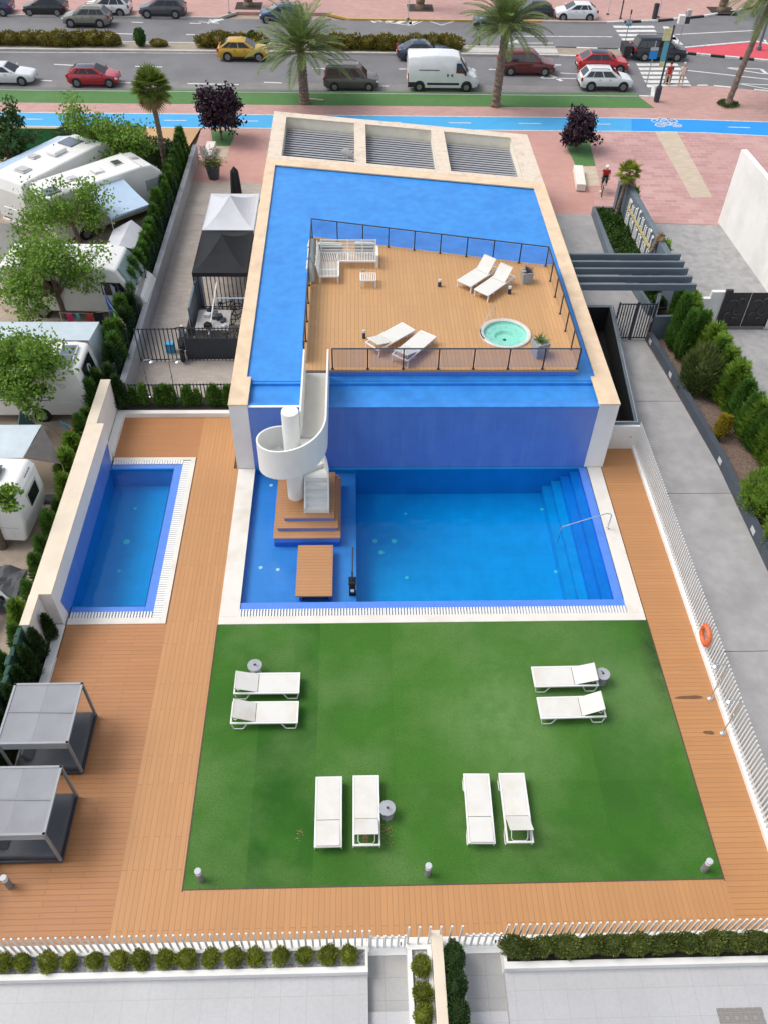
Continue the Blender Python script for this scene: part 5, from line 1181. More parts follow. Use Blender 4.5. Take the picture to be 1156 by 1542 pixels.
# broadleaf trees of the campsite
def broadleaf(px, py, zc, rad, h, label, seed, nleaf=5200, mat='tree', ls=.17, base=None, gap=.5, group=None, limbs=9, name='broadleaf_tree', tr=.13, at=None, el0=-.85):
    c = G(px,py,zc) if at is None else Vector((at[0],at[1],zc)); b = Vector((c.x+(base[0] if base else 0),c.y+(base[1] if base else 0),0)); r = random.Random(seed)
    t = thing(name, label, 'tree', (b.x,b.y,-.05), 0, group); cc = Vector((c.x-b.x,c.y-b.y,zc)); fork = Vector((cc.x*.4,cc.y*.4,max(.5,zc-rad[2]*.9)))
    tb = MB(); tb.tube([(0,0,0),(cc.x*.12,cc.y*.12,fork.z*.5),fork],[tr*1.25,tr,tr*.85],9); ends = []
    for i in range(limbs):
        a = 2.399*i+r.uniform(-.3,.3); el = r.uniform(el0,1.0); q = r.uniform(.55,.95)
        e = cc+Vector((rad[0]*math.cos(a)*math.cos(el)*q,rad[1]*math.sin(a)*math.cos(el)*q,rad[2]*math.sin(el)*q)); mid = fork.lerp(e,.5)+Vector((0,0,.15*rad[2]))
        tb.tube([fork,mid,e],[tr*.6,tr*.35,tr*.12],6); ends.append((e,mid))
        for j in range(3):
            e2 = e+rv(r)*.55*max(rad); tb.tube([mid.lerp(e,.6),e2],[tr*.22,tr*.07],5); ends.append((e2,mid.lerp(e,.7)))
    tb.build('trunk', D['bark'], t, smooth=True)
    g = MB(); cl = []
    for e,mid in ends: cl.append((e, r.uniform(.22,.42)*max(rad)*gap*1.4)); cl.append((mid.lerp(e,.6), r.uniform(.2,.34)*max(rad)*gap*1.4))
    for i in range(nleaf):
        c_, q = cl[r.randrange(len(cl))]; v = rv(r); p = c_+Vector((v.x*q,v.y*q,v.z*q*.75))
        leaf(g, p, rv(r)+Vector((0,0,-.25)), ls*r.uniform(.7,1.35), ls*.78*r.uniform(.7,1.2), r)
    g.build('crown', D[mat], t); return t
gt_ = 'leafy trees of the campsite'
broadleaf(152,208,2.9,(2.1,1.9,1.6),4.6,'large leafy campsite tree nearest to the street beside the motorhomes',11,9000,'tree',.155,(.3,.6),.72,gt_,11)
broadleaf(97,308,2.6,(2.2,1.7,1.3),4.0,'leafy campsite tree standing before the second motorhome with the blue awning',12,4600,'tree',.15,(.2,.3),.66,gt_,10)
broadleaf(72,408,2.7,(2.4,1.9,1.6),4.4,'leafy campsite tree spreading over the motorhome with the dark windscreen',13,7400,'tree',.15,(.0,.5),.70,gt_,11)
broadleaf(20,548,2.9,(1.9,1.7,1.7),4.4,'leafy campsite tree at the left edge over the caravan with solar panel',14,8000,'tree',.15,(-.2,.4),.72,gt_,11)
broadleaf(5,205,2.8,(1.3,1.2,1.5),3.8,'dark leafy tree at the left edge behind the first motorhome',15,4200,'treedark',.18,(0,.2),.6,gt_,9)
broadleaf(-8,735,2.9,(.75,.75,.7),3.4,'small branch of leaves at the left edge over the lower caravan',16,900,'tree',.17,(-.6,0),.6,gt_,6)
broadleaf(0,0,1.9,(1.05,1.0,1.35),3.6,'dark purple leaved tree on the turf patch left of the building',17,7500,'plum',.20,None,.8,None,22,'plum_tree',.08,(-8.4,54.6),-.8)
broadleaf(0,0,1.4,(.8,.8,1.0),3.0,'dark purple leaved tree on the turf patch right of the building',18,5600,'plum',.19,None,.8,None,20,'plum_tree',.07,(14.2,53.6),-.8)
# dense dark hedge at the street end of the campsite
hd = thing('hedge', 'dark hedge closing the street end of the campsite', 'hedge', (-14,52.6,0))
g = MB(); rr = random.Random(77); [g.bar((-18.2+.76*k,52.9-.26*k,.62),(-18.2+.76*(k+1),52.9-.26*(k+1),.62),.7,1.25) for k in range(10)]
for i in range(5200):
    x = rr.uniform(-17.8,-10.4); f = rr.random(); y, z, n_ = ((52.1,rr.uniform(.05,1.5),Vector((0,-1,.3))) if f < .6 else (rr.uniform(52.1,53.0),1.4+.2*rr.random(),Vector((0,0,1))))
    y += -.04-(x+18.2)*.342+.55; z *= .93; y += rr.uniform(-.1,.12)+.1*mnoise.noise(Vector((x*1.5,z*1.5,2)))
    leaf(g, Vector((x,y,z)), n_+rv(rr)*.8, .16, .07, rr)
loc(g.build('foliage', D['cypdark'], hd), hd)
gf = thing('mesh_fence', 'bright green mesh covered fence at the street end of the campsite', 'fence', (-20,52.7,0))
D['brightgreen'] = M('green fence mesh', (.02,.17,.06), .8, .15, 4)
q = MB(); q.box(-24,-17.7,52.65,52.68,.05,1.4); loc(q.build('mesh_panel', D['brightgreen'], gf), gf)
for x in (-23.9,-21.8,-19.8,-17.75): q = MB(); q.cyl((x,52.72,0),(x,52.72,1.45),.03,8); loc(q.build('post', D['anth'], gf), gf)
# median shrubs
mh = [mesh_bush((.9,.55,.50),1100,s+300,'median_shrub',D['median'],.16,.09,.4,10,.8) for s in (1,2,3)]
D['box'] = leafm('topiary leaves', (.02,.06,.012), (.06,.14,.025))
tp = mesh_bush((.42,.42,.62),1100,320,'topiary',D['box'],.12,.07,.4,4,.85)
rows = [(-34,-16.9),(-12.8,-8.6),(-4.5,18.8)]; rows = [(G(-40,62,0).x, G(199,62,0).x), (G(300,64,0).x, G(398,66,0).x), (G(470,66,0).x, G(698,70,0).x)]
i = 0
for (a,b) in rows:
    x = a+.7
    while x < b-.4:
        s = rnd.uniform(.85,1.15); i += 1
        place_mesh('median_shrub', mh[i%3], (x,71.75+rnd.uniform(-.1,.1),.42), rnd.choice((0,PI))+rnd.uniform(-.2,.2), (s,s,s*1.05), ordw(i)+' yellow green shrub from the left along the road median', 'shrub', 'shrubs along the road median'); x += 1.25
place_mesh('median_shrub', mh[0], (G(242,66,0).x,71.7,.25), 0, (.75,.6,.5), 'single low shrub beside the round topiary on the median', 'shrub')
place_mesh('topiary', tp, (G(215,66,0).x,71.7,.65), 0, (1,1,1.05), 'dark green clipped topiary on the median above the left lanes', 'shrub')
place_mesh('topiary', tp, (G(383,64,0).x,71.9,.6), 1, (.9,.9,.9), 'dark green clipped topiary on the median behind the yellow car', 'shrub')
q = MB(); q.box(G(700,70,0).x,16,71.15,72.2,.0,.03); struct(q.build('median_edge', D['kerb']))
# ------------------------------------------------------------------ vehicles
def car(label, px, py, face, spec, col, name='parked_car', z=-.12, yaw=0.0, cat='car', extra=None, group=None, roofcol=None):
    "px,py: near-side ground point under the middle of the car; face +1 = nose to the right"
    L_, W, H, belt, hood, xw, xf, xr, xb, wb, wr = spec['d']
    p = G(px,py,z); rz = (0 if face > 0 else PI)+yaw
    t = thing(name, label, cat, (p.x,p.y+W/2,z), rz, group)
    pt = paint('paint '+label[:24], col); rp = pt if roofcol is None else paint('roof '+label[:20], roofcol)
    hw = W/2; gc = spec.get('gc',.22); h2 = L_/2
    st_ = [(-h2,.80,.42,belt*.72),(-h2+.05,.88,.34,belt*.9),(-h2+.22,.96,gc+.04,belt*.99),(xb+.1 if xb+.1 > -h2+.3 else -h2+.4,1.0,gc,belt),(0,1.0,gc,belt*.985),(xw,1.0,gc,hood),(h2-.55,.97,gc+.02,hood-.10 if spec.get('slope',1) else hood-.03),(h2-.22,.93,gc+.06,hood-.15),(h2-.06,.84,.30,hood-.22),(h2,.74,.36,hood-.34)]
    secs = []
    for x,k,b,tp_ in st_:
        w = hw*k; m_ = b+(tp_-b)*.55
        secs.append([(x,-w*.93,b),(x,-w,b+.1),(x,-w,m_),(x,-w*.975,tp_-.07),(x,-w*.90,tp_),(x,0,tp_+.035),(x,w*.90,tp_),(x,w*.975,tp_-.07),(x,w,m_),(x,w,b+.1),(x,w*.93,b)])
    q = MB(); q.loft(secs); q.build('body', pt, t, smooth=True)
    bw_, tw = hw*.93, hw*spec.get('tumble',.74)
    zt = H-.06
    P = {k:Vector(v) for k,v in dict(rbL=(xb,-bw_,belt-.02),rbR=(xb,bw_,belt-.02),wbL=(xw+.05,-bw_,hood-.02),wbR=(xw+.05,bw_,hood-.02),rtL=(xr,-tw,zt),rtR=(xr,tw,zt),ftL=(xf,-tw,zt),ftR=(xf,tw,zt)).items()}
    q = MB(); q.add([P['rbL'],P['rbR'],P['wbR'],P['wbL'],P['rtL'],P['rtR'],P['ftR'],P['ftL']],[(0,4,5,1),(2,6,7,3),(0,3,7,4),(1,5,6,2),(4,7,6,5),(0,1,2,3)]); q.build('cabin', pt, t, bevel=.05)
    q = MB(); xs2 = [xr+.02,xr+.18,(xr+xf)/2,xf-.2,xf]; q.loft([[(x,-tw*kk,zt-.03),(x,-tw*.8*kk,zt+.05*kz),(x,0,zt+.07*kz),(x,tw*.8*kk,zt+.05*kz),(x,tw*kk,zt-.03)] for x,kk,kz in zip(xs2,(.97,1.0,1.01,1.0,.97),(.3,.8,1.0,.8,.2))]); q.build('roof', rp, t, smooth=True)
    def inset(a,b,c,d,u0,u1,v0,v1,off,nm='side_window',mt=None):
        f = lambda u,v: (a.lerp(b,u)).lerp(d.lerp(c,u),v)
        pts = [f(u0,v0),f(u1,v0),f(u1,v1),f(u0,v1)]; n = (pts[1]-pts[0]).cross(pts[3]-pts[0]).normalized()
        if n.dot((pts[0]-Vector((0,0,.9)))*Vector((1,1,0))) < 0: n = -n
        q = MB(); q.add([v+n*off for v in pts]+[v-n*.02 for v in pts],[(0,1,2,3),(0,4,5,1),(1,5,6,2),(2,6,7,3),(3,7,4,0)]); q.build(nm, mt or D['carglass'], t)
    inset(P['wbL'],P['wbR'],P['ftR'],P['ftL'],.06,.94,.06,.94,.012,'windscreen')
    if spec.get('rearglass',True): inset(P['rbL'],P['rbR'],P['rtR'],P['rtL'],.10,.90,.30 if xb-xr > -.35 else .12,.92,.012,'rear_window')
    for (a,b,c,d) in ((P['rbL'],P['wbL'],P['ftL'],P['rtL']),(P['rbR'],P['wbR'],P['ftR'],P['rtR'])):
        for (u0,u1) in spec.get('win',((.07,.24),(.26,.53),(.56,.88))): inset(a,b,c,d,u0,u1,.14,.88,.010)
    fx_, rx_ = wb/2+spec.get('wo',.05), -wb/2+spec.get('wo',.05)
    for x in (fx_,rx_):
        for s in (-1,1):
            q = MB(); q.cyl((x,s*(hw-.18),wr+.02),(x,s*(hw+.006),wr+.02),wr*1.17,22); q.build('wheel_arch', D['clad'], t)
            wh = MB(); wh.cyl((x,s*(hw-.22),wr),(x,s*(hw+.018),wr),wr,22); w_ = wh.build('wheel', D['tyre'], t, bevel=.03)
            q = MB(); q.lathe([(wr*.64,0),(wr*.6,.012),(wr*.2,.004),(wr*.12,.014),(0,.014)],16)
            for k in range(5): a = 2*PI*k/5; q.bar((wr*.12*math.cos(a),wr*.12*math.sin(a),.014),(wr*.6*math.cos(a),wr*.6*math.sin(a),.016),.07,.02)
            o = q.build('rim', D['rim'], w_); o.rotation_euler = (R(90 if s < 0 else -90),0,0); o.location = (x,s*(hw+.019),wr)
    if spec.get('clad'):
        q = MB()
        for s in (-1,1): q.box(rx_+wr*1.1,fx_-wr*1.1,s*hw-.012,s*hw+.012,gc+.0,gc+.17)
        q.box(-h2-.005,-h2+.1,-hw*.78,hw*.78,.33,.52); q.box(h2-.10,h2+.006,-hw*.66,hw*.66,.32,.46); q.build('cladding', D['clad'], t)
    else:
        q = MB(); q.box(h2-.10,h2+.006,-hw*.45,hw*.45,.36,.50); q.build('grille', D['clad'], t)
    for s in (-1,1):
        q = MB(); q.obox((h2-.17,s*hw*.70,hood-.30),(.22,.34,.13),(0,R(18),R(-s*28))); q.build('headlight', D['headlight'], t, bevel=.02)
        q = MB(); q.obox((-h2+.10,s*hw*.80,belt*.86),(.16,.24,.24),(0,0,R(s*18))); q.build('tail_light', D['redlight'], t, bevel=.02)
        q = MB(); q.obox((xw-.22,s*(hw+.09),belt+.07),(.10,.20,.14)); q.build('mirror', pt, t, bevel=.03)
    for (x,hh) in ((h2+.012,.44),(-h2-.012,.58)): q = MB(); q.obox((x,0,hh),(.015,.5,.11)); q.build('number_plate', D['plate'], t)
    for s in (-1,1):
        for hx_ in (rx_+.64,fx_-1.16): q = MB(); q.box(hx_-.09,hx_+.09,s*hw-.008,s*hw+.014,belt-.14,belt-.11); q.build('door_handle', D['clad'], t)
    if spec.get('rails'):
        for s in (-1,1): q = MB(); q.tube([(xr+.1,s*tw*.86,zt+.03),(xr+.2,s*tw*.86,zt+.11),(xf-.35,s*tw*.86,zt+.11),(xf-.22,s*tw*.86,zt+.04)],.022,6); q.build('roof_rail', D['anth'], t)
    if extra: extra(t, pt, h2, hw)
    t.scale = (.89,.89,.89); t.location.y = p.y+.89*W/2
    return t
#            L    W    H   belt hood  xw   xf    xr    xb   wb  wr
SUV  = dict(d=(4.3,1.82,1.60,1.04,1.02,1.14,.30,-1.52,-2.04,2.62,.36), clad=1, rails=1, tumble=.76, gc=.26)
HAT  = dict(d=(4.0,1.76,1.47,.98,.96,1.08,.20,-1.22,-1.90,2.55,.335), tumble=.72, win=((.16,.27),(.30,.55),(.58,.88)))
SED  = dict(d=(4.6,1.80,1.43,.96,.93,.98,.16,-.98,-1.74,2.70,.335), tumble=.70)
COUP = dict(d=(4.3,1.80,1.57,1.03,1.01,1.08,.22,-1.15,-2.02,2.62,.36), clad=1, tumble=.72, gc=.25)
MPV  = dict(d=(4.40,1.81,1.80,1.05,1.02,1.28,.62,-1.98,-2.12,2.73,.32), rails=1, tumble=.83, win=((.06,.36),(.40,.66),(.69,.86)))
BMPV = dict(d=(4.75,1.88,1.72,1.05,1.02,1.30,.55,-1.95,-2.25,2.85,.34), rails=1, tumble=.78)
d_ = 'parked along the near kerb'
car('white hatchback at the left edge of the near lane', 8,129.5,1,SED,(.66,.67,.68))
car('bright red hatchback parked on the near side under the left lanes', 141,132.5,1,HAT,(.40,.012,.03),roofcol=(.05,.06,.09))
car('mustard yellow crossover driving in the middle lane', 366.5,93.5,1,COUP,(.52,.30,.012),'driving_car',roofcol=(.52,.30,.012))
def sdn(t,pt,h2,hw): pass
car('dark blue saloon half hidden behind the white cargo van', 637,93.5,1,SED,(.035,.055,.10),'driving_car')
def mpvx(t,pt,h2,hw): pass
car('grey brown compact van parked left of the white cargo van', 529,138,1,MPV,(.095,.088,.075))
car('dark red people carrier parked right of the right date palm', 792,115,1,BMPV,(.13,.012,.012))
car('red crossover with dark roof behind the white crossover', 907,112,1,COUP,(.50,.012,.018),roofcol=(.03,.035,.06))
car('white crossover parked beside the end of the green strip', 911,138.5,1,SUV,(.70,.71,.72))
def rearbox(t,pt,h2,hw):
    q = MB(); q.box(-h2-.85,-h2-.22,-.75,.75,.35,1.15); q.build('rear_box', D['clad'], t, bevel=.06); q = MB(); q.box(-h2-.3,-h2+.1,-.1,.1,.38,.45); q.build('tow_bar', D['clad'], t)
car('black people carrier with dark box on its rear stopped at the crossing', 992,93,1,BMPV,(.010,.012,.022),'driving_car',extra=rearbox)
car('dark blue car cut by the left edge of the far lane', -14,25,-1,HAT,(.02,.035,.10))
car('black hatchback parked at the far kerb on the left', 68,25.5,-1,HAT,(.012,.012,.014))
car('olive grey boxy crossover stopped beside the parked row', 131,42.5,-1,SUV,(.20,.20,.165))
car('white crossover parked behind the olive grey one', 162,26.5,-1,SUV,(.72,.72,.72))
car('dark grey crossover parked at the right end of the far left row', 245,28.5,-1,SUV,(.06,.065,.075))
car('dark blue car hidden behind the fronds of the left palm', 424,36,-1,HAT,(.02,.06,.14))
car('dark teal car hidden behind the fronds of the right palm', 747,47,-1,SUV,(.012,.03,.035),'driving_car')
car('black car parked beside the white hatchback on the far side', 801,31,-1,HAT,(.012,.014,.02))
car('small white hatchback parked alone at the far kerb on the right', 867,33,-1,HAT,(.74,.75,.76))
# cargo van
p = G(666,139.5,-.12); cv = thing('cargo_van', 'big white cargo van parked on the near side between the two date palms', 'van', (p.x,p.y+1.0,-.12), 0)
vp = paint('van white', (.74,.76,.77)); vl, vw, vh = 5.45, 2.0, 2.55
sec = []
for x,wk,b,sh,tp_,rw in ((-2.72,.96,.42,1.3,2.46,.80),(-2.62,1,.30,1.4,2.53,.84),(-.5,1,.30,1.4,2.56,.85),(.75,1,.30,1.4,2.53,.84),(1.15,1,.30,1.4,2.42,.82),(1.85,1,.30,1.32,1.36,.86),(2.35,.95,.32,1.0,1.12,.84),(2.62,.86,.36,.85,.95,.78),(2.72,.76,.42,.7,.78,.7)):
    w = wk*vw/2; r_ = vw/2*rw; mm = (sh+tp_)/2
    sec.append([(x,-w*.96,b),(x,-w,b+.15),(x,-w,sh),(x,(-w-r_)/2,max(sh,tp_-.16)) if tp_>1.5 else (x,-w*.96,tp_-.05),(x,-r_*.95,tp_-.03),(x,0,tp_),(x,r_*.95,tp_-.03),(x,(w+r_)/2,max(sh,tp_-.16)) if tp_>1.5 else (x,w*.96,tp_-.05),(x,w,sh),(x,w,b+.15),(x,w*.96,b)])
q = MB(); q.loft(sec); q.build('body', vp, cv, smooth=True)
q = MB(); q.add([(1.18,-.78,2.38),(1.18,.78,2.38),(1.84,.86,1.42),(1.84,-.86,1.42),(1.23,-.78,2.43),(1.23,.78,2.43),(1.90,.86,1.43),(1.90,-.86,1.43)],[(0,1,2,3),(4,7,6,5),(0,4,5,1),(1,5,6,2),(2,6,7,3),(3,7,4,0)]); q.build('windscreen', D['carglass'], cv)
for s in (-1,1):
    y = s*1.012
    q = MB(); q.prism([(0,0),(1,0),(1,1),(0,1)],0,1) if False else None
    q = MB(); q.extr([(.92,1.38),(1.74,1.34),(1.62,1.55),(1.28,2.05),(.92,2.05)], min(y-s*.08,y), max(y-s*.08,y)); q.build('side_window', D['carglass'], cv)
    q = MB(); q.box(-1.9,-1.05 if False else -.35,s*1.0-.01,s*1.0+.012,1.55,1.60); q.box(-1.25,1.2,s*1.0-.01,s*1.0+.014,.52,.68); q.box(-2.7,-2.1,s*1.0-.01,s*1.0+.012,.35,.72); q.build('trim', D['clad'], cv)
    for x in (.62,.30): q = MB(); q.obox((x,s*1.01,1.22),(.12,.04,.16)); q.build('door_handle', D['clad'], cv)
    q = MB(); q.obox((1.62,s*1.14,1.45),(.14,.22,.34)); q.build('mirror', D['clad'], cv, bevel=.03)
    q = MB(); q.obox((2.45,s*.78,.98),(.34,.22,.2),(0,R(25),R(-s*25))); q.build('headlight', D['headlight'], cv, bevel=.03)
    q = MB(); q.obox((-2.70,s*.93,1.0),(.06,.12,.7)); q.build('tail_light', D['redlight'], cv)
    for x in (1.78,-1.82):
        wh = MB(); wh.cyl((x,s*.8,.35),(x,s*1.015,.35),.35,22); w_ = wh.build('wheel', D['tyre'], cv, bevel=.03)
        q = MB(); q.cyl((x,s*.8,.40),(x,s*1.004,.40),.43,22); q.build('wheel_arch', D['clad'], cv)
        q = MB(); q.cyl((x,s*1.0,.35),(x,s*1.03,.35),.2,14); q.build('hubcap', D['rim'], w_)
q = MB(); q.box(2.40,2.745,-.80,.80,.34,.56); q.build('bumper', D['clad'], cv, bevel=.05)
q = MB(); q.box(2.70,2.735,-.35,.35,.60,.72); q.build('grille', D['clad'], cv)
q = MB(); q.obox((-2.73,0,.7),(.02,.5,.12)); q.build('number_plate', D['plate'], cv)
cv.scale = (.93,.93,.93)
# ------------------------------------------------------------------ road markings
g = MB()
def dash(px0, py0, px1, py1, w=.13): line(g, P2(px0,py0,-.12), P2(px1,py1,-.12), w, -.112)
for (a,b,y0,y1) in ((82,120,97,99),(204,245,100,101),(62,79,121,122),(178,200,124,125),(283,360,126,127.5),(37,76,47.5,48.5),(165,204,50.5,51.5),(281,315,52,53),(199,216,33.5,34),(286,303,35,35.5),(470,494,103,103.5),(600,612,104,104),(515,548,54.5,55),(634,668,55,56),(398,425,124,125),(563,585,129,130),(735,760,104.5,105.5)): dash(a,y0,b,y1,.16)
dash(768,54.5,921,55.5,.16); dash(768,65,832,65,.14); dash(765,66.5,782,61,.5); dash(830,98,844,98,.2)
dash(300,33,330,35); dash(0,78.5,340,80.5,.10); dash(0,74,300,77,.2)
dash(1028,105.5,1156,119.5,.16); dash(1110,126,1156,128,.13); dash(1110,126,1156,134,.13); dash(1015,52,1135,46,.16); dash(1090,102,1145,104,.16); dash(1090,102,1154,112,.16); dash(1145,104,1154,112,.3); dash(1150,60,1156,70,.2)
dash(1001,40,1014,60,.5); dash(1012,56,1024,68,.5)
line(g, (15.5,67.3), (20.5,66.7), .13, -.112); line(g, (13.8,66.2),(19.5,66.2), .13, -.112)
dash(314,36,318,28,.15); dash(318,33,335,28,.6)
for k in range(5):
    x0 = 561+k*18; 
    if k < 4: dash(x0,33.5+.9*k,x0+15,29.5,.45)
dash(545,29.5,612,37.5,.13); dash(612,37.8,619,37.8,.2); dash(617,37.5,617,29.5,.25); 
z_ = ((620,38),(640,30),(664,38),(690,30),(712,31))
for a,b in zip(z_, z_[1:]): dash(a[0],a[1],b[0],b[1],.12)
for k in range(5):
    dash(923+k*4.2,40.5+k*6.3,984+k*2.5,40.5+k*6.1,.55)
for k in range(6):
    dash(958+k*3,97.5+k*6.4,1020+k*4,97.5+k*6.4,.55)
dash(925,86,935,92,.6); dash(940,97,945,135,.05)
dash(825,112,845,122,.3); dash(825,112,812,118,.12)
struct(g.build('road_marking', D['marking']))
g = MB(); g.sheet([P2(0,120,-.12),P2(955,131,-.12),P2(955,140,-.12),P2(0,130.5,-.12)], -.116)
D['asphalt2'] = M('worn parking lane', (.215,.205,.20), .9, .12, .9, c2=(.165,.16,.158), s2=.5, bmp=.2)
struct(g.build('parking_lane', D['asphalt2']))
q = MB(); p = G(487,152,0); q.bar((G(466,150,0).x,G(466,150,0).y,.05),(p.x,p.y,.05),.14,.06); tag(q.build('plank', D['beige']), 'pale plank lying on the green strip beside the left date palm', 'plank')
# ------------------------------------------------------------------ street furniture
def bench(a, b, label):
    pa = G(*a,.44); pb_ = G(*b,.44); c = (pa+pb_)/2; t = thing('stone_bench', label, 'bench', (c.x,c.y,0), math.atan2((pb_-pa).y,(pb_-pa).x), 'white stone benches')
    L_ = (pb_-pa).length; MB().box(-L_/2,L_/2,-.27,.27,.06,.46).build('seat_block', D['stonebench'], t, bevel=.02); MB().box(-L_/2+.1,L_/2-.1,-.2,.2,0,.06).build('foot', D['concrete'], t)
bench((312,235),(319,213),'white stone bench beside the turf patch left of the building'); bench((875,278),(870,249),'white stone bench beside the turf patch right of the building')
def pole(name, label, cat, bx, by, tx, ty, r, mat, z0=0, **kw):
    b = G(bx,by,z0); zz = .5
    best = min((abs((lambda v: 771-F_*(v.dot(U2))/(v.dot(FWD)))(Vector((b.x,b.y,z0+h*.02))-Vector((0,0,CAMH)))-ty), h*.02) for h in range(10,600))[1]
    t = thing(name, label, cat, (b.x,b.y,z0), 0); MB().tube([(0,0,0),(0,0,best)], r, 8).build('pole', D[mat], t); return t, best
t, h = pole('street_sign','small blue and white sign on a thin pole at the median end','sign',940,66,949,17,.035,'steel'); q = MB(); q.box(-.22,.22,-.02,.02,h-.85,h-.55); q.build('panel', D['lamp'], t); q = MB(); q.box(-.05,.05,-.05,.05,h-.2,h+.1); q.build('cap', D['anth'], t); q = MB(); q.box(-.22,.22,-.025,-.021,h-1.05,h-.86); q.build('lower_panel', D['bike'], t)
t, h = pole('traffic_camera','white camera boxes on a pole at the tip of the traffic island','traffic camera',1021,66,1035,17,.04,'steel',-.0); q = MB(); q.box(-.5,0,-.2,.2,h-.9,h-.25); q.build('box', D['rvwhite'], t, bevel=.03); q = MB(); q.box(.05,.4,-.15,.15,h-.35,h+.15); q.build('box', D['rvgrey'], t, bevel=.03); q = MB(); q.box(0.02,.4,-.15,.15,h-.85,h-.4); q.build('box', D['anth'], t, bevel=.03)
t, h = pole('street_sign','blue square sign on a leaning thin pole before the crossing','sign',971,133,989,62,.04,'steel'); q = MB(); q.box(-.28,.28,-.05,-.03,h-1.15,h-.65); q.build('panel', D['bikebright'], t); q = MB(); q.box(-.28,.28,-.05,-.03,h-.6,h-.4); q.build('upper_panel', D['lamp'], t)
t, h = pole('banner_post','dark post with colourful banner and pale panel at the crossing','banner post',987,153,1013,38,.07,'anth')
q = MB(); q.lathe([(.16,0),(.20,.1),(.20,.95),(.15,1.05)],16); q.build('post_base', D['anth'], t)
D['bannerteal'] = M('teal banner', (.10,.38,.40), .7,.15,3,c2=(.10,.22,.5),s2=3); D['banneryel'] = M('yellow banner', (.62,.58,.30), .7,.15,4)
q = MB(); q.box(-.42,-.02,-.02,.0,h-2.6,h-1.0); q.build('banner', D['bannerteal'], t); q = MB(); q.box(-.42,-.02,-.025,-.021,h-2.6,h-2.25); q.build('banner_edge', D['banneryel'], t); q = MB(); q.box(-.6,.05,-.03,.01,h-.95,h-.2); q.build('panel', D['banneryel'], t)
t, h = pole('street_lamp','teal grey lamp post on the right corner of the red island','street lamp',1141,75,1156,5,.11,'slate'); q = MB(); q.lathe([(.2,0),(.2,.25),(.13,.3)],12); q.build('post_base', D['slate'], t); MB().tube([(0,0,h),(0,0,6.5)],.1,8).build('upper_pole', D['slate'], t)
def bb(label, bx, by, r=.2, h=1.1):
    p = G(bx,by,0); t = thing('bollard_bin', label, 'bin', (p.x,p.y,0)); MB().lathe([(r*.8,0),(r,.1),(r,h*.9)],14).build('body', D['anth'], t); MB().lathe([(r*1.05,h*.9),(r*.9,h),(0,h+.03)],14).build('lid', D['clad'], t)
bb('dark cylindrical bin on the far pavement beyond the crossing', 984,28,.22,1.15)
for i,(bx_,by_,tx,ty,lab) in enumerate(((933,28,938,-6,'dark lamp post on the far pavement near the crossing'),(914,22,918,-6,'thin pale pole at the end of the far parking bay'),(990,26,993,-8,'thin pale pole beside the dark bin'),(346,20,348,-10,'thin white pole beside the far parking row'),(614,29,616,-10,'thin pole behind the hatched markings'),(720,68,721,28,'teal pole on the median beside the right palm'))):
    t, h = pole('street_pole', lab, 'pole', bx_,by_,tx,ty,.06 if i in (0,5) else .035, 'anth' if i == 0 else 'slate' if i == 5 else 'rvgrey'); MB().lathe([(.12,0),(.12,.08),(.06,.1)],10).build('foot', D['anth'], t); MB().lathe([(.07,h),(.07,h+.05),(0,h+.07)],10).build('cap', D['lamp'], t)
for i,(bx_,by_,lab) in enumerate(((632,12,'tree trunk in a square pit on the far pavement'),(1086,16,'tree trunk on the far pavement at the upper right'),(375,9,'dark tree trunk on the far pavement above the palm'))):
    p = G(bx_,by_,0); t = thing('street_tree', lab, 'tree', (p.x,p.y,0)); trunk_mb(5.5,.38,.26,(0,0),i).build('trunk', D['bark'], t)
    q = MB(); q.box(-1.1,1.1,-1.0,1.0,0,.02); q.build('tree_pit', D['darksoil'], t); g = mesh_frondpalm(26,2.6,40+i,20); g.build('crown', [D['palm'],D['frondstem']], t, (0,0,5.5))
# low planting beyond the far pavement
g = MB(); rr = random.Random(9); 
for i in range(2500): leaf(g, Vector((rr.uniform(24,50),rr.uniform(88,92),rr.uniform(0,.6))), rv(rr)+Vector((0,0,.5)), .4, .18, rr)
for i in range(1200): leaf(g, Vector((rr.uniform(0,24),rr.uniform(86.2,88),rr.uniform(0,.4))), rv(rr)+Vector((0,0,.5)), .4, .18, rr)
o = g.build('planting', D['cover']); o['kind'] = 'stuff'; tag(o, 'low dark planting behind the far pavement', 'planting')
# ------------------------------------------------------------------ people
def figure(name, joints, edges, radii, paint_fn, mats_, parent):
    me = bpy.data.meshes.new(name); me.from_pydata(joints, edges, []); o = bpy.data.objects.new(name, me); COL.objects.link(o)
    sk = o.modifiers.new('skin','SKIN'); sk.use_smooth_shade = True
    for i,v in enumerate(me.skin_vertices[0].data): r = radii[i]; v.radius = r if isinstance(r,tuple) else (r,r); v.use_root = (i == 0)
    ss = o.modifiers.new('sub','SUBSURF'); ss.levels = 2; ss.render_levels = 2
    dg_ = bpy.context.evaluated_depsgraph_get(); ev = o.evaluated_get(dg_); m2 = bpy.data.meshes.new_from_object(ev)
    bpy.data.objects.remove(o); m2.materials.clear()
    for q in mats_: m2.materials.append(q)
    for p in m2.polygons: p.material_index = paint_fn(p.center); p.use_smooth = True
    o = bpy.data.objects.new(name, m2); COL.objects.link(o); o.parent = parent; return o
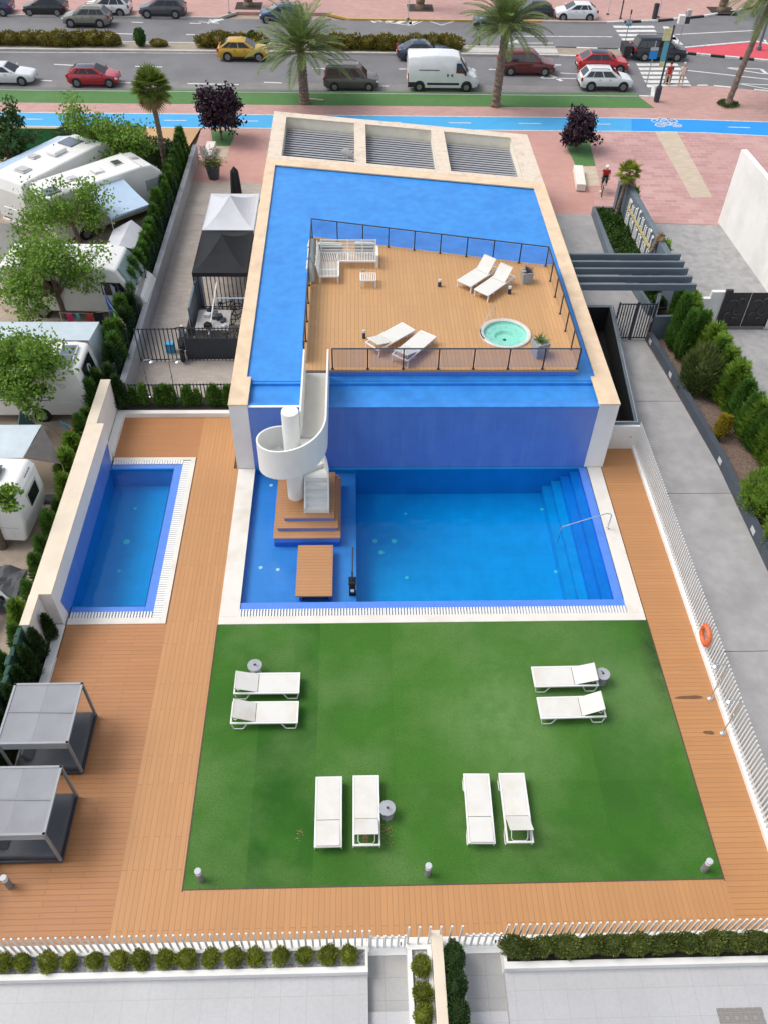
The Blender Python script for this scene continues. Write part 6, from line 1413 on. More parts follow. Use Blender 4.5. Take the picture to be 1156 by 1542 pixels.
def bicycle(name, label, loc_, rz, frame, tilt=0.0, group=None):
    t = thing(name, label, 'bicycle', loc_, rz, group); t.rotation_euler = (tilt,0,rz)
    for x in (-.52,.52):
        q = MB(); q.tube([(x+.32*math.cos(2*PI*k/24),0,.34+.32*math.sin(2*PI*k/24)) for k in range(24)],.022,6,closed=True); w_ = q.build('wheel', D['tyre'], t)
        q = MB()
        for k in range(8): a = 2*PI*k/8; q.bar((x,0,.34),(x+.31*math.cos(a),0,.34+.31*math.sin(a)),.006,.006)
        q.cyl((x,-.04,.34),(x,.04,.34),.025,8); q.build('spokes', D['rim'], w_)
    q = MB(); A,B_,C,Dd,E_ = (-.52,0,.34),(-.08,0,.28),(-.22,0,.80),(.36,0,.84),(.52,0,.34)
    for a,b in ((A,B_),(A,C),(B_,C),(B_,Dd),(C,Dd),(Dd,E_)): q.tube([a,b],.02,6)
    q.build('frame', frame, t)
    q = MB(); q.obox((-.26,0,.88),(.26,.13,.05)); q.tube([C,(-.25,0,.86)],.016,6); q.build('saddle', D['black'], t)
    q = MB(); q.tube([(.36,0,.84),(.35,0,.96),(.35,-.24,.98),(.30,-.26,.96)],.014,6); q.tube([(.35,0,.96),(.35,.24,.98),(.30,.26,.96)],.014,6); q.build('handlebar', D['black'], t)
    for pts_ in ([(-.08,-.09,.28),(-.02,-.09,.14),(-.02,-.16,.14)],[(-.08,.09,.28),(-.14,.09,.42),(-.14,.16,.42)]): q = MB(); q.tube(pts_,.014,6); q.build('crank', D['rim'], t)
    return t
cyc = G(906,290,0); crz = R(252)
bicycle('bicycle','pale bicycle ridden by the cyclist in the red jersey',(cyc.x,cyc.y,0.004),crz,paint('pale bike',(.55,.55,.57)))
pe = thing('person','cyclist in red jersey and black shorts with pale helmet riding past the bench','person',(cyc.x,cyc.y,0.004),crz)
J = [(-.24,0,.95),(-.12,0,1.12),(.04,0,1.30),(.12,0,1.40),(.20,0,1.52),(.235,0,1.64), (.02,.19,1.33),(.16,.22,1.12),(.33,.24,1.0),(.02,-.19,1.33),(.16,-.22,1.12),(.33,-.24,1.0), (-.20,.10,.93),(.16,.11,.74),(-.10,.12,.50),(.05,.13,.43),(-.20,-.10,.93),(.10,-.11,.60),(-.02,-.12,.24),(.13,-.13,.17)]
Ed = [(0,1),(1,2),(2,3),(3,4),(4,5),(2,6),(6,7),(7,8),(2,9),(9,10),(10,11),(0,12),(12,13),(13,14),(14,15),(0,16),(16,17),(17,18),(18,19)]
Rd = [(.14,.12),(.13,.12),(.15,.13),.06,.095,.085,.065,.045,.035,.065,.045,.035,.10,.07,.045,.04,.10,.07,.045,.04]
red_ = M('red jersey',(.42,.02,.03),.7,.1,6); blk = M('black cycling shorts',(.012,.012,.014),.7,.1,6)
def pf(c):
    if c.z > 1.42: return 0
    if c.x > .12 and c.z > .98 and abs(c.y) > .15: return 0
    if c.z > .99: return 1
    if c.z > .62: return 2
    return 0
figure('body', J, Ed, Rd, pf, [D['skin'],red_,blk], pe)
q = MB(); q.blob((.215,0,1.645),(.135,.105,.10),12,8); q.build('helmet', D['plate'], pe, smooth=True)
for s in (-1,1): q = MB(); q.obox((.09 if s > 0 else .16,s*.13,.40 if s > 0 else .14),(.26,.09,.08)); q.build('shoe', D['whitepaint'], pe, bevel=.03)
def walker(label, px, py, rz, shirt, legs_, hair, h=1.7):
    p = G(px,py,-.10); t = thing('person', label, 'person', (p.x,p.y,-.11), rz); k = h/1.72
    J = [(0,0,.95),(0,0,1.15),(0,0,1.38),(0,0,1.48),(.02,0,1.58),(.02,0,1.68),(0,.19,1.38),(-.06,.24,1.12),(.10,.25,.90),(0,-.19,1.38),(.05,-.24,1.12),(.16,-.24,.92),(0,.10,.92),(.14,.10,.50),(.06,.10,.09),(.18,.10,.05),(0,-.10,.92),(-.06,-.10,.50),(-.24,-.10,.12),(-.14,-.10,.06)]
    J = [(x*k,y*k,z*k) for x,y,z in J]
    Rr = [(.14,.12),(.12,.11),(.15,.12),.055,.09,.085,.06,.045,.035,.06,.045,.035,.095,.065,.045,.04,.095,.065,.045,.04]
    def pf2(c):
        if c.z > 1.44*k or (abs(c.y) > .2 and c.z < 1.2*k and c.z > .8*k): return 0
        if c.z > .93*k: return 1
        return 2
    figure('body', J, Ed, Rr, pf2, [D['skin'],shirt,legs_], t)
    q = MB(); q.blob((.0,0,1.68*k),(.105,.095,.10),10,6); q.build('hair', hair, t, smooth=True); return t
hair_d = M('dark hair',(.03,.02,.015),.7,.2,6); white_c = M('white clothes',(.62,.58,.52),.8,.06,6); tan_c = M('pale trousers',(.5,.36,.28),.8,.06,6)
walker('person in red top waiting at the kerb of the near zebra crossing',1002,131,R(90),red_,tan_c,hair_d)
walker('slim person in pale clothes stepping off the kerb onto the crossing',1022,132,R(80),white_c,tan_c,D['rvgrey'])
p = G(1003,124,-.1); tr = thing('shopping_trolley','black wheeled shopping bag beside the person in red','shopping trolley',(p.x-.05,p.y-.25,-.11)); q = MB(); q.box(-.2,.2,-.16,.16,.12,.72); q.build('bag', D['black'], tr, bevel=.04); q = MB(); q.tube([(-.15,.14,.1),(-.15,.18,1.0),(.15,.18,1.0),(.15,.14,.1)],.015,6); q.build('handle', D['steel'], tr)
for s in (-1,1): q = MB(); q.cyl((s*.2-.02,.1,.08),(s*.2+.02,.1,.08),.08,10); q.build('wheel', D['tyre'], tr)
# ------------------------------------------------------------------ campsite
struct(MB().sheet([P2(0,330,0),P2(30,335,0),P2(38,355,0),P2(20,385,0),P2(0,390,0)], -.243).build('camp_road', D['campasphalt']))
# the campsite lies level with the deck; raise a broad gravel sheet
g = MB(); g.sheet([(-80,5),(-10.17,5),(-10.17,28.6),(-9.9,28.6),(-9.9,52.2),(-80,52.2)], -.06); struct(g.build('campsite_ground', D['campsoil']))
g = MB(); g.sheet([P2(-60,338,0),P2(0,334,0),P2(22,338,0),P2(36,352,0),P2(30,375,0),P2(0,392,0),P2(-60,400,0)], -.052); struct(g.build('camp_road', D['campasphalt']))
# grey courtyard wall with a wire fence on it
cw = thing('courtyard_wall', 'low grey wall between courtyard and campsite hedge', 'wall', (-9.7,40,0))
q = MB(); q.prism([(-9.78,28.3),(-9.52,28.3),(-9.45,51.6),(-9.71,51.6)],-.2,.95); loc(q.build('wall', D['slate'], cw), cw)
D['greywall'] = M('grey painted wall', (.30,.31,.335), .8, .06, 1.5, c2=(.24,.25,.27)); 
for o in cw.children: o.data.materials[0] = D['greywall']
wf = thing('wire_fence', 'dark wire mesh fence standing on the grey courtyard wall', 'fence', (-9.8,40,0))
mt, nt, N, L, B = new_mat('wire mesh'); N.remove(B); tr_ = N.new('ShaderNodeBsdfTransparent'); df = N.new('ShaderNodeBsdfDiffuse'); df.inputs[0].default_value = (.02,.035,.03,1); mx = N.new('ShaderNodeMixShader'); mx.inputs[0].default_value = .42; L.new(tr_.outputs[0],mx.inputs[1]); L.new(df.outputs[0],mx.inputs[2]); L.new(mx.outputs[0],N['Material Output'].inputs[0]); D['wire'] = mt
q = MB(); q.quad((-9.86,28.3,.5),(-9.82,46,.5),(-9.82,46,1.75),(-9.86,28.3,1.75)); loc(q.build('wire_panel', D['wire'], wf), wf)
for k in range(8): q = MB(); y = 28.5+2.45*k; q.cyl((-9.84,y,.2),(-9.84,y,1.8),.025,8); loc(q.build('post', D['anth'], wf), wf)
gm = thing('mesh_fence', 'green netting fence standing among the dark conifers left of the daybeds', 'fence', (-10.4,11,0))
q = MB(); 
for k in range(24): q.obox((-10.3+.05*math.sin(k*1.7),15.4-.33*k,.75+.06*math.sin(k*2.3)),(.16+.05*math.sin(k*3.1),.36,1.35+.1*math.sin(k*1.3)),(0,0,.1*math.sin(k)))
loc(q.build('netting', D['meshgreen'], gm, bevel=.04), gm)
for k in range(4): q = MB(); q.cyl((-10.3,15.2-2.3*k,0),(-10.3,15.2-2.3*k,1.55),.03,8); loc(q.build('post', D['anth'], gm), gm)
def wheel_rv(t, x, y, r=.33):
    s = 1 if y > 0 else -1
    q = MB(); q.cyl((x,y-s*.22,r+.04),(x,y+s*.004,r+.04),r*1.18,22); q.build('wheel_arch', D['black'], t)
    q = MB(); q.cyl((x,y-s*.2,r),(x,y+s*.015,r),r,22); w_ = q.build('wheel', D['tyre'], t, bevel=.03); q = MB(); q.cyl((x,y,r),(x,y+s*.025,r),r*.62,14); 
    for k in range(6): q.cyl((x+r*.4*math.cos(k*1.047),y+s*.02,r+r*.4*math.sin(k*1.047)),(x+r*.4*math.cos(k*1.047),y+s*.034,r+r*.4*math.sin(k*1.047)),r*.13,8)
    q.build('hubcap', D['rim'], w_)
def panel(t, nm, mt, x0, x1, z0, z1, y, th=.02, bevel=.0):
    s = 1 if y > 0 else -1; q = MB(); q.box(x0,x1,min(y-s*.03,y+s*th),max(y-s*.03,y+s*th),z0,z1); return q.build(nm, mt, t, bevel=bevel)
def hatch(t, x, y, zr, sx, sy, kind='hatch', rot=0):
    q = MB(); q.obox((x,y,zr+.03),(sx,sy,.07),(0,0,rot)); o = q.build('roof_frame', D['rvgrey'], t, bevel=.02); q = MB(); q.obox((x,y,zr+.085),(sx*.78,sy*.78,.05),(0,R(4),rot)); q.build('roof_hatch', D[kind], o, bevel=.015)
def rv(label, name, p, rz, Ln, W, H, prof, kind, cat, z=-.06):
    t = thing(name, label, cat, (p[0],p[1],z), rz); q = MB(); q.extr(prof, -W/2, W/2); q.build('body', D['rvwhite'], t, bevel=.10, segs=3); return t
_rvv = rv
# motorhome one, rear towards the viewer
th = R(58); W=2.3; Ln = 7.2; rc = Vector((-16.95,42.1,0)); fw = Vector((math.cos(th),math.sin(th),0)); lf = Vector((-fw.y,fw.x,0)); c0 = rc+lf*(W/2)+fw*(Ln/2); h2 = Ln/2
m1 = rv('large white motorhome seen from its rear with red lights and a blue awning','motorhome',c0,th,Ln,W,2.9,[(-h2,.75),(-h2-.02,2.3),(-h2+.18,2.88),(1.8,2.95),(2.6,2.85),(3.1,2.25),(h2-.35,1.35),(h2,.95),(h2,.42),(-h2+.7,.36),(-h2+.1,.5)],'m','motorhome')
for y,s in ((-W/2,-1),(W/2,1)):
    for x in (2.3,-1.7): wheel_rv(m1,x,y*1.0)
    panel(m1,'side_window',D['carglass'],-.6,.5,1.55,2.1,y,.02,.02); panel(m1,'cab_window',D['carglass'],1.9,2.8,1.35,1.85,y); panel(m1,'side_stripe',D['rvgrey'],-3.3,2.9,.62,.72,y,.006); panel(m1,'side_window',D['carglass'],-2.6,-1.9,1.6,2.1,y,.02,.02)
    q = MB(); q.box(-h2+.02,-h2+.14,s*.62-.28,s*.62+.28,.62,.74); q.build('tail_light', D['redlight'], m1, bevel=.02)
q = MB(); q.box(-h2-.05,-h2+.02,-.55,.6,.8,1.35); q.build('rear_locker', D['rvwhite'], m1, bevel=.05); q = MB(); q.box(-h2-.03,-h2+.1,-1.05,1.05,.38,.6); q.build('rear_bumper', D['rvwhite'], m1, bevel=.05)
q = MB(); q.box(-h2-.035,-h2-.01,-.22,.22,.66,.76); q.build('number_plate', D['plate'], m1)
hatch(m1,-2.3,.0,2.9,.62,.75,'rvgrey'); hatch(m1,-.9,.65,2.92,.5,.5,'rvgrey'); 
q = MB(); q.box(-.35,.55,-.35,.35,2.93,3.16); q.build('air_conditioner', D['rvwhite'], m1, bevel=.07); q = MB(); q.box(1.0,1.9,-.15,.85,2.95,3.0); q.build('solar_panel', D['solar'], m1)
q = MB(); q.plate((-3.2,W/2+.02,2.72),(2.6,W/2+.02,2.72),(2.6,W/2+1.5,2.35),(-3.2,W/2+1.5,2.35),.02); q.build('awning', D['tarpblue'], m1); q = MB(); q.cyl((-3.2,W/2+.05,2.78),(2.6,W/2+.05,2.78),.06,8); q.build('awning_case', D['rvgrey'], m1)
for x in (-3.1,2.5): q = MB(); q.cyl((x,W/2+1.48,2.35),(x,W/2+1.48,0),.025,6); q.build('awning_leg', D['lamp'], m1)
# motorhome two
th = R(41); W = 2.2; Ln = 7.0; rc = Vector((-15.34,40.89,0)); fw = Vector((math.cos(th),math.sin(th),0)); lf = Vector((-fw.y,fw.x,0)); c0 = rc+lf*(W/2)+fw*(Ln/2); h2 = Ln/2
m2 = rv('white motorhome with rounded front and pale blue awning next to the conifer hedge','motorhome',c0,th,Ln,W,2.8,[(-h2,.5),(-h2,2.55),(-h2+.15,2.78),(1.9,2.85),(2.55,2.75),(3.0,2.35),(3.3,1.6),(h2,1.0),(h2,.42),(-h2+.5,.36)],'m','motorhome')
for y,s in ((-W/2,-1),(W/2,1)):
    for x in (2.35,-1.9): wheel_rv(m2,x,y)
    panel(m2,'side_window',D['carglass'],-.6,.6,1.5,2.05,y,.02,.02); panel(m2,'cab_window',D['fabric_g'],2.0,2.85,1.45,2.05,y,.02,.03)
q = MB(); q.add([(2.92,-.9,2.42),(2.92,.9,2.42),(3.33,.95,1.5),(3.33,-.95,1.5),(2.98,-.9,2.45),(2.98,.9,2.45),(3.40,.95,1.52),(3.40,-.95,1.52)],[(0,1,2,3),(4,7,6,5),(0,4,5,1),(1,5,6,2),(2,6,7,3),(3,7,4,0)]); q.build('windscreen', D['carglass'], m2)
hatch(m2,1.15,.1,2.82,.55,.6); hatch(m2,-.1,-.1,2.8,.6,.62,'rvwhite'); hatch(m2,2.2,.15,2.8,.45,.4,'rvgrey'); hatch(m2,-1.5,0,2.8,.5,.5,'rvgrey')
q = MB(); q.box(-3.35,-2.6,-.9,-.2,2.82,2.86); q.build('solar_panel', D['solar'], m2)
q = MB(); q.box(1.9,1.94,-1.08,1.08,2.84,2.88); q.build('roof_seam', D['rvgrey'], m2)
n = 8; q = MB(); ax0,ax1 = -1.5,.75; vs = []
for i in range(n+1):
    for j in range(n+1): t_ = j/n; vs.append((ax0+(ax1-ax0)*i/n,-W/2-.05-2.35*t_,2.55-.5*t_-.05*math.sin(PI*t_)))
q.add(vs,[(i*(n+1)+j,i*(n+1)+j+1,(i+1)*(n+1)+j+1,(i+1)*(n+1)+j) for i in range(n) for j in range(n)]); q.bar((ax0,-W/2-2.4,2.0),(ax1,-W/2-2.4,2.0),.05,.1); q.build('awning', D['tarpblue'], m2, smooth=True)
for x in (ax0+.05,ax1-.05): q = MB(); q.cyl((x,-W/2-2.38,2.0),(x,-W/2-2.38,0),.025,6); q.build('awning_leg', D['lamp'], m2)
# motorhome three
th = R(-3); W = 2.15; Ln = 6.6; c0 = Vector((-12.85,35.55,0)); h2 = Ln/2
m3 = rv('white motorhome with dark windscreen sunshade between leafy tree and hedge','motorhome',c0,th,Ln,W,2.75,[(-h2,.5),(-h2,2.35),(-h2+.25,2.68),(1.6,2.75),(2.15,2.62),(2.75,1.62),(3.15,1.25),(h2,1.0),(h2,.42),(-h2+.5,.36)],'m','motorhome')
for y,s in ((-W/2,-1),(W/2,1)):
    for x in (2.35,-1.7): wheel_rv(m3,x,y,.34)
    q = MB(); q.extr([(1.35,1.35),(2.62,1.33),(2.25,2.0),(1.35,2.02)], min(y-s*.06,y+s*.012), max(y-s*.06,y+s*.012)); q.build('cab_window', D['carglass'], m3); panel(m3,'side_window',D['carglass'],-1.6,-.6,1.5,2.0,y,.02,.02)
D['sunshade'] = M('green grey sunshade', (.20,.28,.28), .4, .15, 4)
q = MB(); q.add([(2.19,-.88,2.58),(2.19,.88,2.58),(2.76,.95,1.66),(2.76,-.95,1.66),(2.25,-.88,2.62),(2.25,.88,2.62),(2.83,.95,1.69),(2.83,-.95,1.69)],[(0,1,2,3),(4,7,6,5),(0,4,5,1),(1,5,6,2),(2,6,7,3),(3,7,4,0)]); q.build('windscreen', D['sunshade'], m3)
hatch(m3,.85,.1,2.73,.5,.5,'rvgrey'); hatch(m3,-.3,.3,2.72,.75,.8,'rvgrey'); hatch(m3,-2.2,0,2.7,.5,.5,'hatch')
q = MB(); q.obox((2.2,-1.25,1.55),(.15,.25,.3)); q.build('mirror', D['anth'], m3, bevel=.03)
# caravan four with solar panel and ring emblem
W = 2.1; c0 = Vector((-13.2,28.05,0)); h2 = 2.42
m4 = rv('white caravan with solar panel on the roof and black rear window with ring emblem','caravan',c0,0,4.85,W,2.5,[(-h2,.5),(-h2,2.1),(-h2+.5,2.48),(1.9,2.54),(h2-.08,2.46),(h2+.12,1.5),(h2+.02,.5),(h2-.1,.32),(-h2,.32)],'c','caravan')
for s in (-1,1): wheel_rv(m4,.45,s*W/2,.32); panel(m4,'side_window',D['carglass'],.0,1.0,1.45,1.95,s*W/2,.02,.02); panel(m4,'side_stripe',D['anth'],-1.2,.9,1.12,1.15,s*W/2,.006); panel(m4,'service_door',D['rvwhite'],1.25,2.2,.4,1.05,s*W/2,.012,.01); panel(m4,'vent',D['rvgrey'],1.45,1.85,2.1,2.2,s*W/2,.008); 
q = MB(); q.tube([(1.62+.11*math.cos(k*.52),-W/2-.012,1.85+.09*math.sin(k*.52)) for k in range(12)],.016,6,closed=True); q.build('emblem', D['rvgrey'], m4)
q = MB(); q.add([(h2+.02,-.62,1.55),(h2+.02,.62,1.55),(h2-.05,.55,2.28),(h2-.05,-.55,2.28),(h2+.125,-.66,1.48),(h2+.125,.66,1.48),(h2+.0,.58,2.36),(h2+.0,-.58,2.36)],[(0,1,2,3),(4,5,6,7),(0,4,5,1),(1,5,6,2),(2,6,7,3),(3,7,4,0)]); q.build('rear_window', D['carglass'], m4)
q = MB(); q.tube([(h2+.115-.0*k,.17*math.cos(k*.45),1.86+.22*math.sin(k*.45)) if False else (h2+.08-.12*(.22*math.sin(k*.45))/.9,.15*math.cos(k*.45),1.90+.24*math.sin(k*.45)) for k in range(14)],.025,6,closed=True); q.build('emblem', D['lamp'], m4)
q = MB(); q.obox((1.75,0,2.585),(.62,1.25,.045)); o_ = q.build('solar_panel', D['solar'], m4); q = MB()
for x in (1.44,2.06): q.box(x-.02,x+.02,-.65,.65,2.56,2.615)
for y in (-.64,.64): q.box(1.46,2.04,y-.02,y+.02,2.56,2.615)
for k in range(1,4): q.box(1.46,2.04,-.64+.32*k-.006,-.64+.32*k+.006,2.605,2.612)
q.build('solar_frame', D['lamp'], o_)
hatch(m4,.8,.15,2.52,.55,.5,'rvgrey'); hatch(m4,-1.2,0,2.5,.5,.5,'hatch')
aw = thing('awning_tent', 'grey awning tent attached to the caravan with the solar panel', 'awning tent', (-13,30.2,0)); n = 10; q = MB(); vs = []
for i in range(n+1):
    for j in range(n+1):
        x = -15.6+(4.75)*i/n; t_ = j/n; vs.append((x,29.2+1.75*t_,2.42-.28*t_-.10*math.sin(PI*t_)*(.6+.4*math.sin(4*PI*i/n))))
q.add(vs,[(i*(n+1)+j,(i+1)*(n+1)+j,(i+1)*(n+1)+j+1,i*(n+1)+j+1) for i in range(n) for j in range(n)]); loc(q.build('roof', D['tarp'], aw, smooth=True), aw)
q = MB(); q.plate((-10.85,29.2,2.42),(-10.85,30.95,2.12),(-10.45,30.6,0),(-10.55,29.0,0),.02); loc(q.build('side_wall', D['tarp'], aw), aw); q = MB(); q.plate((-10.82,29.5,1.7),(-10.80,30.8,1.7),(-10.42,30.5,.1),(-10.5,29.3,.1),.02); loc(q.build('side_window', D['fabric_d'], aw), aw)
for x in (-15.5,-13.2,-10.9): q = MB(); q.cyl((x,30.93,0),(x,30.93,2.15),.025,6); loc(q.build('pole', D['lamp'], aw), aw)
# caravan six and its canopy
c0 = Vector((-13.0,21.2,0)); W = 2.0; h2 = 1.62
m6 = rv('white caravan with square rear window at the left edge beside the cream topped wall','caravan',c0,R(-4),3.3,W,2.5,[(-h2,.5),(-h2,2.4),(-h2+.2,2.5),(h2-.12,2.52),(h2+.05,2.3),(h2+.10,1.3),(h2-.05,.5),(h2-.15,.34),(-h2,.34)],'c','caravan')
for s in (-1,1): wheel_rv(m6,-.7,s*W/2,.32); panel(m6,'side_window',D['carglass'],-.3,.55,1.35,1.85,s*W/2,.02,.02); panel(m6,'side_stripe',D['rvgrey'],-1.5,1.4,1.02,1.05,s*W/2,.006); panel(m6,'service_door',D['rvwhite'],.55,1.15,.5,.85,s*W/2,.01)
q = MB(); q.box(h2+.02,h2+.10,-.25,.55,1.35,1.95); q.build('rear_window', D['carglass'], m6, bevel=.02); q = MB(); q.box(h2+.0,h2+.095,-.31,.61,1.29,2.01); q.build('window_frame', D['rvgrey'], m6)
q = MB(); q.obox((.55,.1,2.62),(.62,.6,.04),(R(0),R(-14),0)); q.build('roof_hatch', D['hatch'], m6); q = MB(); q.obox((.55,.1,2.54),(.66,.66,.05)); q.build('roof_frame', D['rvgrey'], m6); q = MB(); q.box(-.5,.1,.3,.9,2.51,2.56); q.build('solar_panel', D['solar'], m6)
q = MB(); 
for k in range(6): q.box(h2-.12+.04,h2-.0,.15+.09*k,.20+.09*k,2.385,2.41)
for k in range(7): q.obox((h2-.02,-.72+.05*k,2.44),(.05,.028,.02))
q.build('lettering', D['anth'], m6)
cn = thing('camp_canopy', 'pale grey stretched canopy with dark side flap above the lower caravan', 'canopy', (-12.5,23.5,0)); n = 8; q = MB(); vs = []
for i in range(n+1):
    for j in range(n+1):
        x = -15.2+(3.55+.0*j)*i/n; t_ = j/n; vs.append((x-.25*t_*(i/n),24.35-1.75*t_,2.05-.05*t_-.13*math.sin(PI*t_)*math.sin(PI*min(1,i/n+.1))))
q.add(vs,[(i*(n+1)+j,i*(n+1)+j+1,(i+1)*(n+1)+j+1,(i+1)*(n+1)+j) for i in range(n) for j in range(n)]); loc(q.build('roof', D['tarp'], cn, smooth=True), cn)
D['canin'] = M('brown grey flap', (.13,.12,.115), .8,.1,4)
q = MB(); q.add([(-11.62,24.33,2.04),(-11.88,22.65,1.98),(-10.75,22.95,1.35)],[(0,1,2)]); q.add([(-11.62,24.34,2.02),(-11.88,22.64,1.96),(-10.75,22.96,1.33)],[(0,2,1)]); loc(q.build('side_flap', D['canin'], cn), cn)
for (x,y,z) in ((-11.64,24.3,2.02),(-10.76,22.96,1.33),(-15.1,24.3,2.02)): q = MB(); q.cyl((x,y,0),(x,y,z),.02,6); loc(q.build('pole', D['lamp'], cn), cn)
q = MB(); q.tube([(-10.76,22.96,1.33),(-10.3,21.6,0)],.008,4); q.tube([(-11.62,24.33,2.04),(-10.6,25.0,.0)],.008,4); loc(q.build('guy_rope', D['orange'] if False else D['sand'], cn), cn)
# small dome tent by the hedge
tn = thing('camp_tent', 'grey and black camping tent between the two upper motorhomes and the hedge', 'tent', (-11.4,38.6,0))
hx_ = [(-12.15,37.9),(-10.75,37.6),(-10.35,38.8),(-10.9,40.35),(-12.2,40.1)]
q = MB(); q.add([(-12.15,37.95,1.55),(-11.35,37.75,1.9),(-11.2,40.35,1.9),(-12.15,40.1,1.5),(-12.2,37.8,0),(-12.2,40.2,0),(-11.0,40.5,0),(-11.0,40.45,1.6)],[(0,1,2,3),(4,0,3,5),(5,3,2,7,6)]); loc(q.build('roof_sheet', D['gazgrey'], tn), tn)
q = MB(); q.add([(-11.35,37.75,1.9),(-10.72,38.0,1.6),(-10.62,40.0,1.6),(-11.2,40.35,1.9)],[(0,1,2,3)]); loc(q.build('roof_side', D['gazgrey'], tn), tn)
q = MB(); q.add([(-12.15,37.95,1.52),(-11.35,37.72,1.87),(-10.72,37.98,1.57),(-10.3,37.6,0),(-12.3,37.5,0),(-10.62,40.0,1.57),(-10.2,40.2,0)],[(4,3,2,1,0),(3,6,5,2)]); loc(q.build('front_panel', D['fabric_d'], tn), tn)
# camping clutter
def folding(label, name, cat, x, y, z0, sx, sy, h, mt, rz=0):
    t = thing(name, label, cat, (x,y,-.06), rz); q = MB(); q.box(-sx/2,sx/2,-sy/2,sy/2,h-.03,h); q.build('table_top', mt, t)
    for a in (-1,1):
        for b in (-1,1): q = MB(); q.bar((a*sx*.42,b*sy*.42,h-.03),(a*sx*.48,b*sy*.48,0),.03,.03); q.build('leg', D['lamp'], t)
    return t
folding('low camping table under the dark flap of the lower canopy','camping_table','table',-11.1,22.1,0,.7,.5,.45,D['anth'])
folding('white camping table under the tree between the motorhomes','camping_table','table',-13.2,38.3,0,.9,.6,.7,D['rvwhite'],.4)
q = MB(); q.box(-11.3,-10.2,20.9,22.0,-.058,-.045); tag(q.build('outdoor_mat', M('blue mat',(.10,.16,.26),.9,.3,6)), 'blue patterned mat on the gravel beside the lower caravan', 'mat')
q = MB(); q.box(-13.4,-11.4,32.2,33.2,-.058,-.048); tag(q.build('outdoor_mat', M('grey mat',(.32,.29,.27),.9,.3,8)), 'grey woven mat under the clothes line of the upper campsite', 'mat')
rk = thing('drying_rack', 'clothes line strung between two poles beside the caravan awning', 'clothes line', (-11.5,32.3,0))
q = MB(); q.tube([(-13.0,31.6,1.5),(-11.6,31.75,1.38),(-10.4,31.9,1.5)],.008,4); q.tube([(-11.3,33.0,2.0),(-10.9,32.0,1.8),(-10.0,30.8,1.4)],.008,4); q.v = [(x,y+.85,z+.1) for x,y,z in q.v]; loc(q.build('line', D['lamp'], rk), rk)
for (x,y,h) in ((-13.0,31.6,1.55),(-10.4,31.9,1.55),(-11.3,33.0,2.05),(-10.0,30.8,1.45)): q = MB(); q.cyl((x,y+.85,-.06),(x,y+.85,h+.1),.02,6); loc(q.build('pole', D['lamp'], rk), rk)
def cloth(label, name, cat, a, b, drop, c, grp='laundry on the campsite clothes lines'):
    a = Vector(a)+Vector((0,.85,.1)); b = Vector(b)+Vector((0,.85,.1)); n = 6; q = MB(); vs = []; pd = (b-a).cross(Vector((0,0,1))).normalized()
    for i in range(n+1):
        for j in range(5): vs.append(a.lerp(b,i/n)+Vector((0,0,-drop*j/4))+pd*(.04*math.sin(i*2.2+j)*(j/4)))
    k = len(vs); vs += [v+pd*.012 for v in vs]
    fs = [(i*5+j,(i+1)*5+j,(i+1)*5+j+1,i*5+j+1) for i in range(n) for j in range(4)]
    q.add(vs, fs+[tuple(k+x for x in f[::-1]) for f in fs]); o = q.build(name, M('cloth '+label[:18], c, .9, .1, 8), None, smooth=True); tag(o, label, cat, grp)
cloth('bright pink towel on the campsite clothes line','towel','towel',(-12.75,31.62,1.47),(-12.5,31.65,1.45),.6,(.65,.04,.17))
cloth('red shirt on the campsite clothes line','garment','shirt',(-11.9,31.72,1.41),(-11.65,31.74,1.40),.5,(.55,.05,.04))
cloth('black shirt on the campsite clothes line','garment','shirt',(-11.6,31.75,1.40),(-11.2,31.8,1.41),.65,(.015,.015,.02))
cloth('small teal cloth on the campsite clothes line','cloth','cloth',(-12.35,31.66,1.44),(-12.2,31.68,1.43),.3,(.15,.4,.42))
cloth('big royal blue towel on the campsite clothes line','towel','towel',(-11.15,32.6,1.95),(-10.7,31.9,1.76),1.0,(.03,.10,.42))
cloth('light blue sheet draped near the front of the third motorhome','sheet','sheet',(-11.75,33.9,2.0),(-10.9,33.4,1.7),1.2,(.42,.48,.66))
cloth('lime green cloth near the hedge on the campsite clothes line','cloth','cloth',(-10.62,31.5,1.65),(-10.45,31.3,1.6),.5,(.10,.45,.06))
cloth('red orange towel near the hedge on the campsite clothes line','towel','towel',(-10.4,31.25,1.58),(-10.1,30.9,1.46),.85,(.55,.07,.03))
bl = thing('bunting', 'little coloured bunting string above the gravel behind the lower canopy', 'bunting', (-11,25.2,0)); q = MB(); q.tube([(-11.5,25.6,1.2),(-10.9,25.3,1.0),(-10.4,25.0,1.0)],.006,4); loc(q.build('string', D['lamp'], bl), bl)
for k,(x,y,z,c) in enumerate(((-11.4,25.55,1.15,(.03,.35,.5)),(-11.25,25.48,1.1,(.03,.3,.45)),(-11.0,25.36,1.03,(.7,.14,.03)),(-10.7,25.18,1.0,(.65,.5,.05)),(-10.5,25.06,1.0,(.1,.12,.3)))):
    q = MB(); q.add([(x-.12,y+.05,z),(x+.12,y-.05,z),(x,y,z-.28),(x-.12,y+.062,z),(x+.12,y-.038,z),(x,y+.012,z-.28)],[(0,1,2),(3,5,4),(0,3,4,1),(1,4,5,2),(2,5,3,0)]); loc(q.build('pennant', M('pennant %d'%k,c,.8,.05,4), bl), bl)
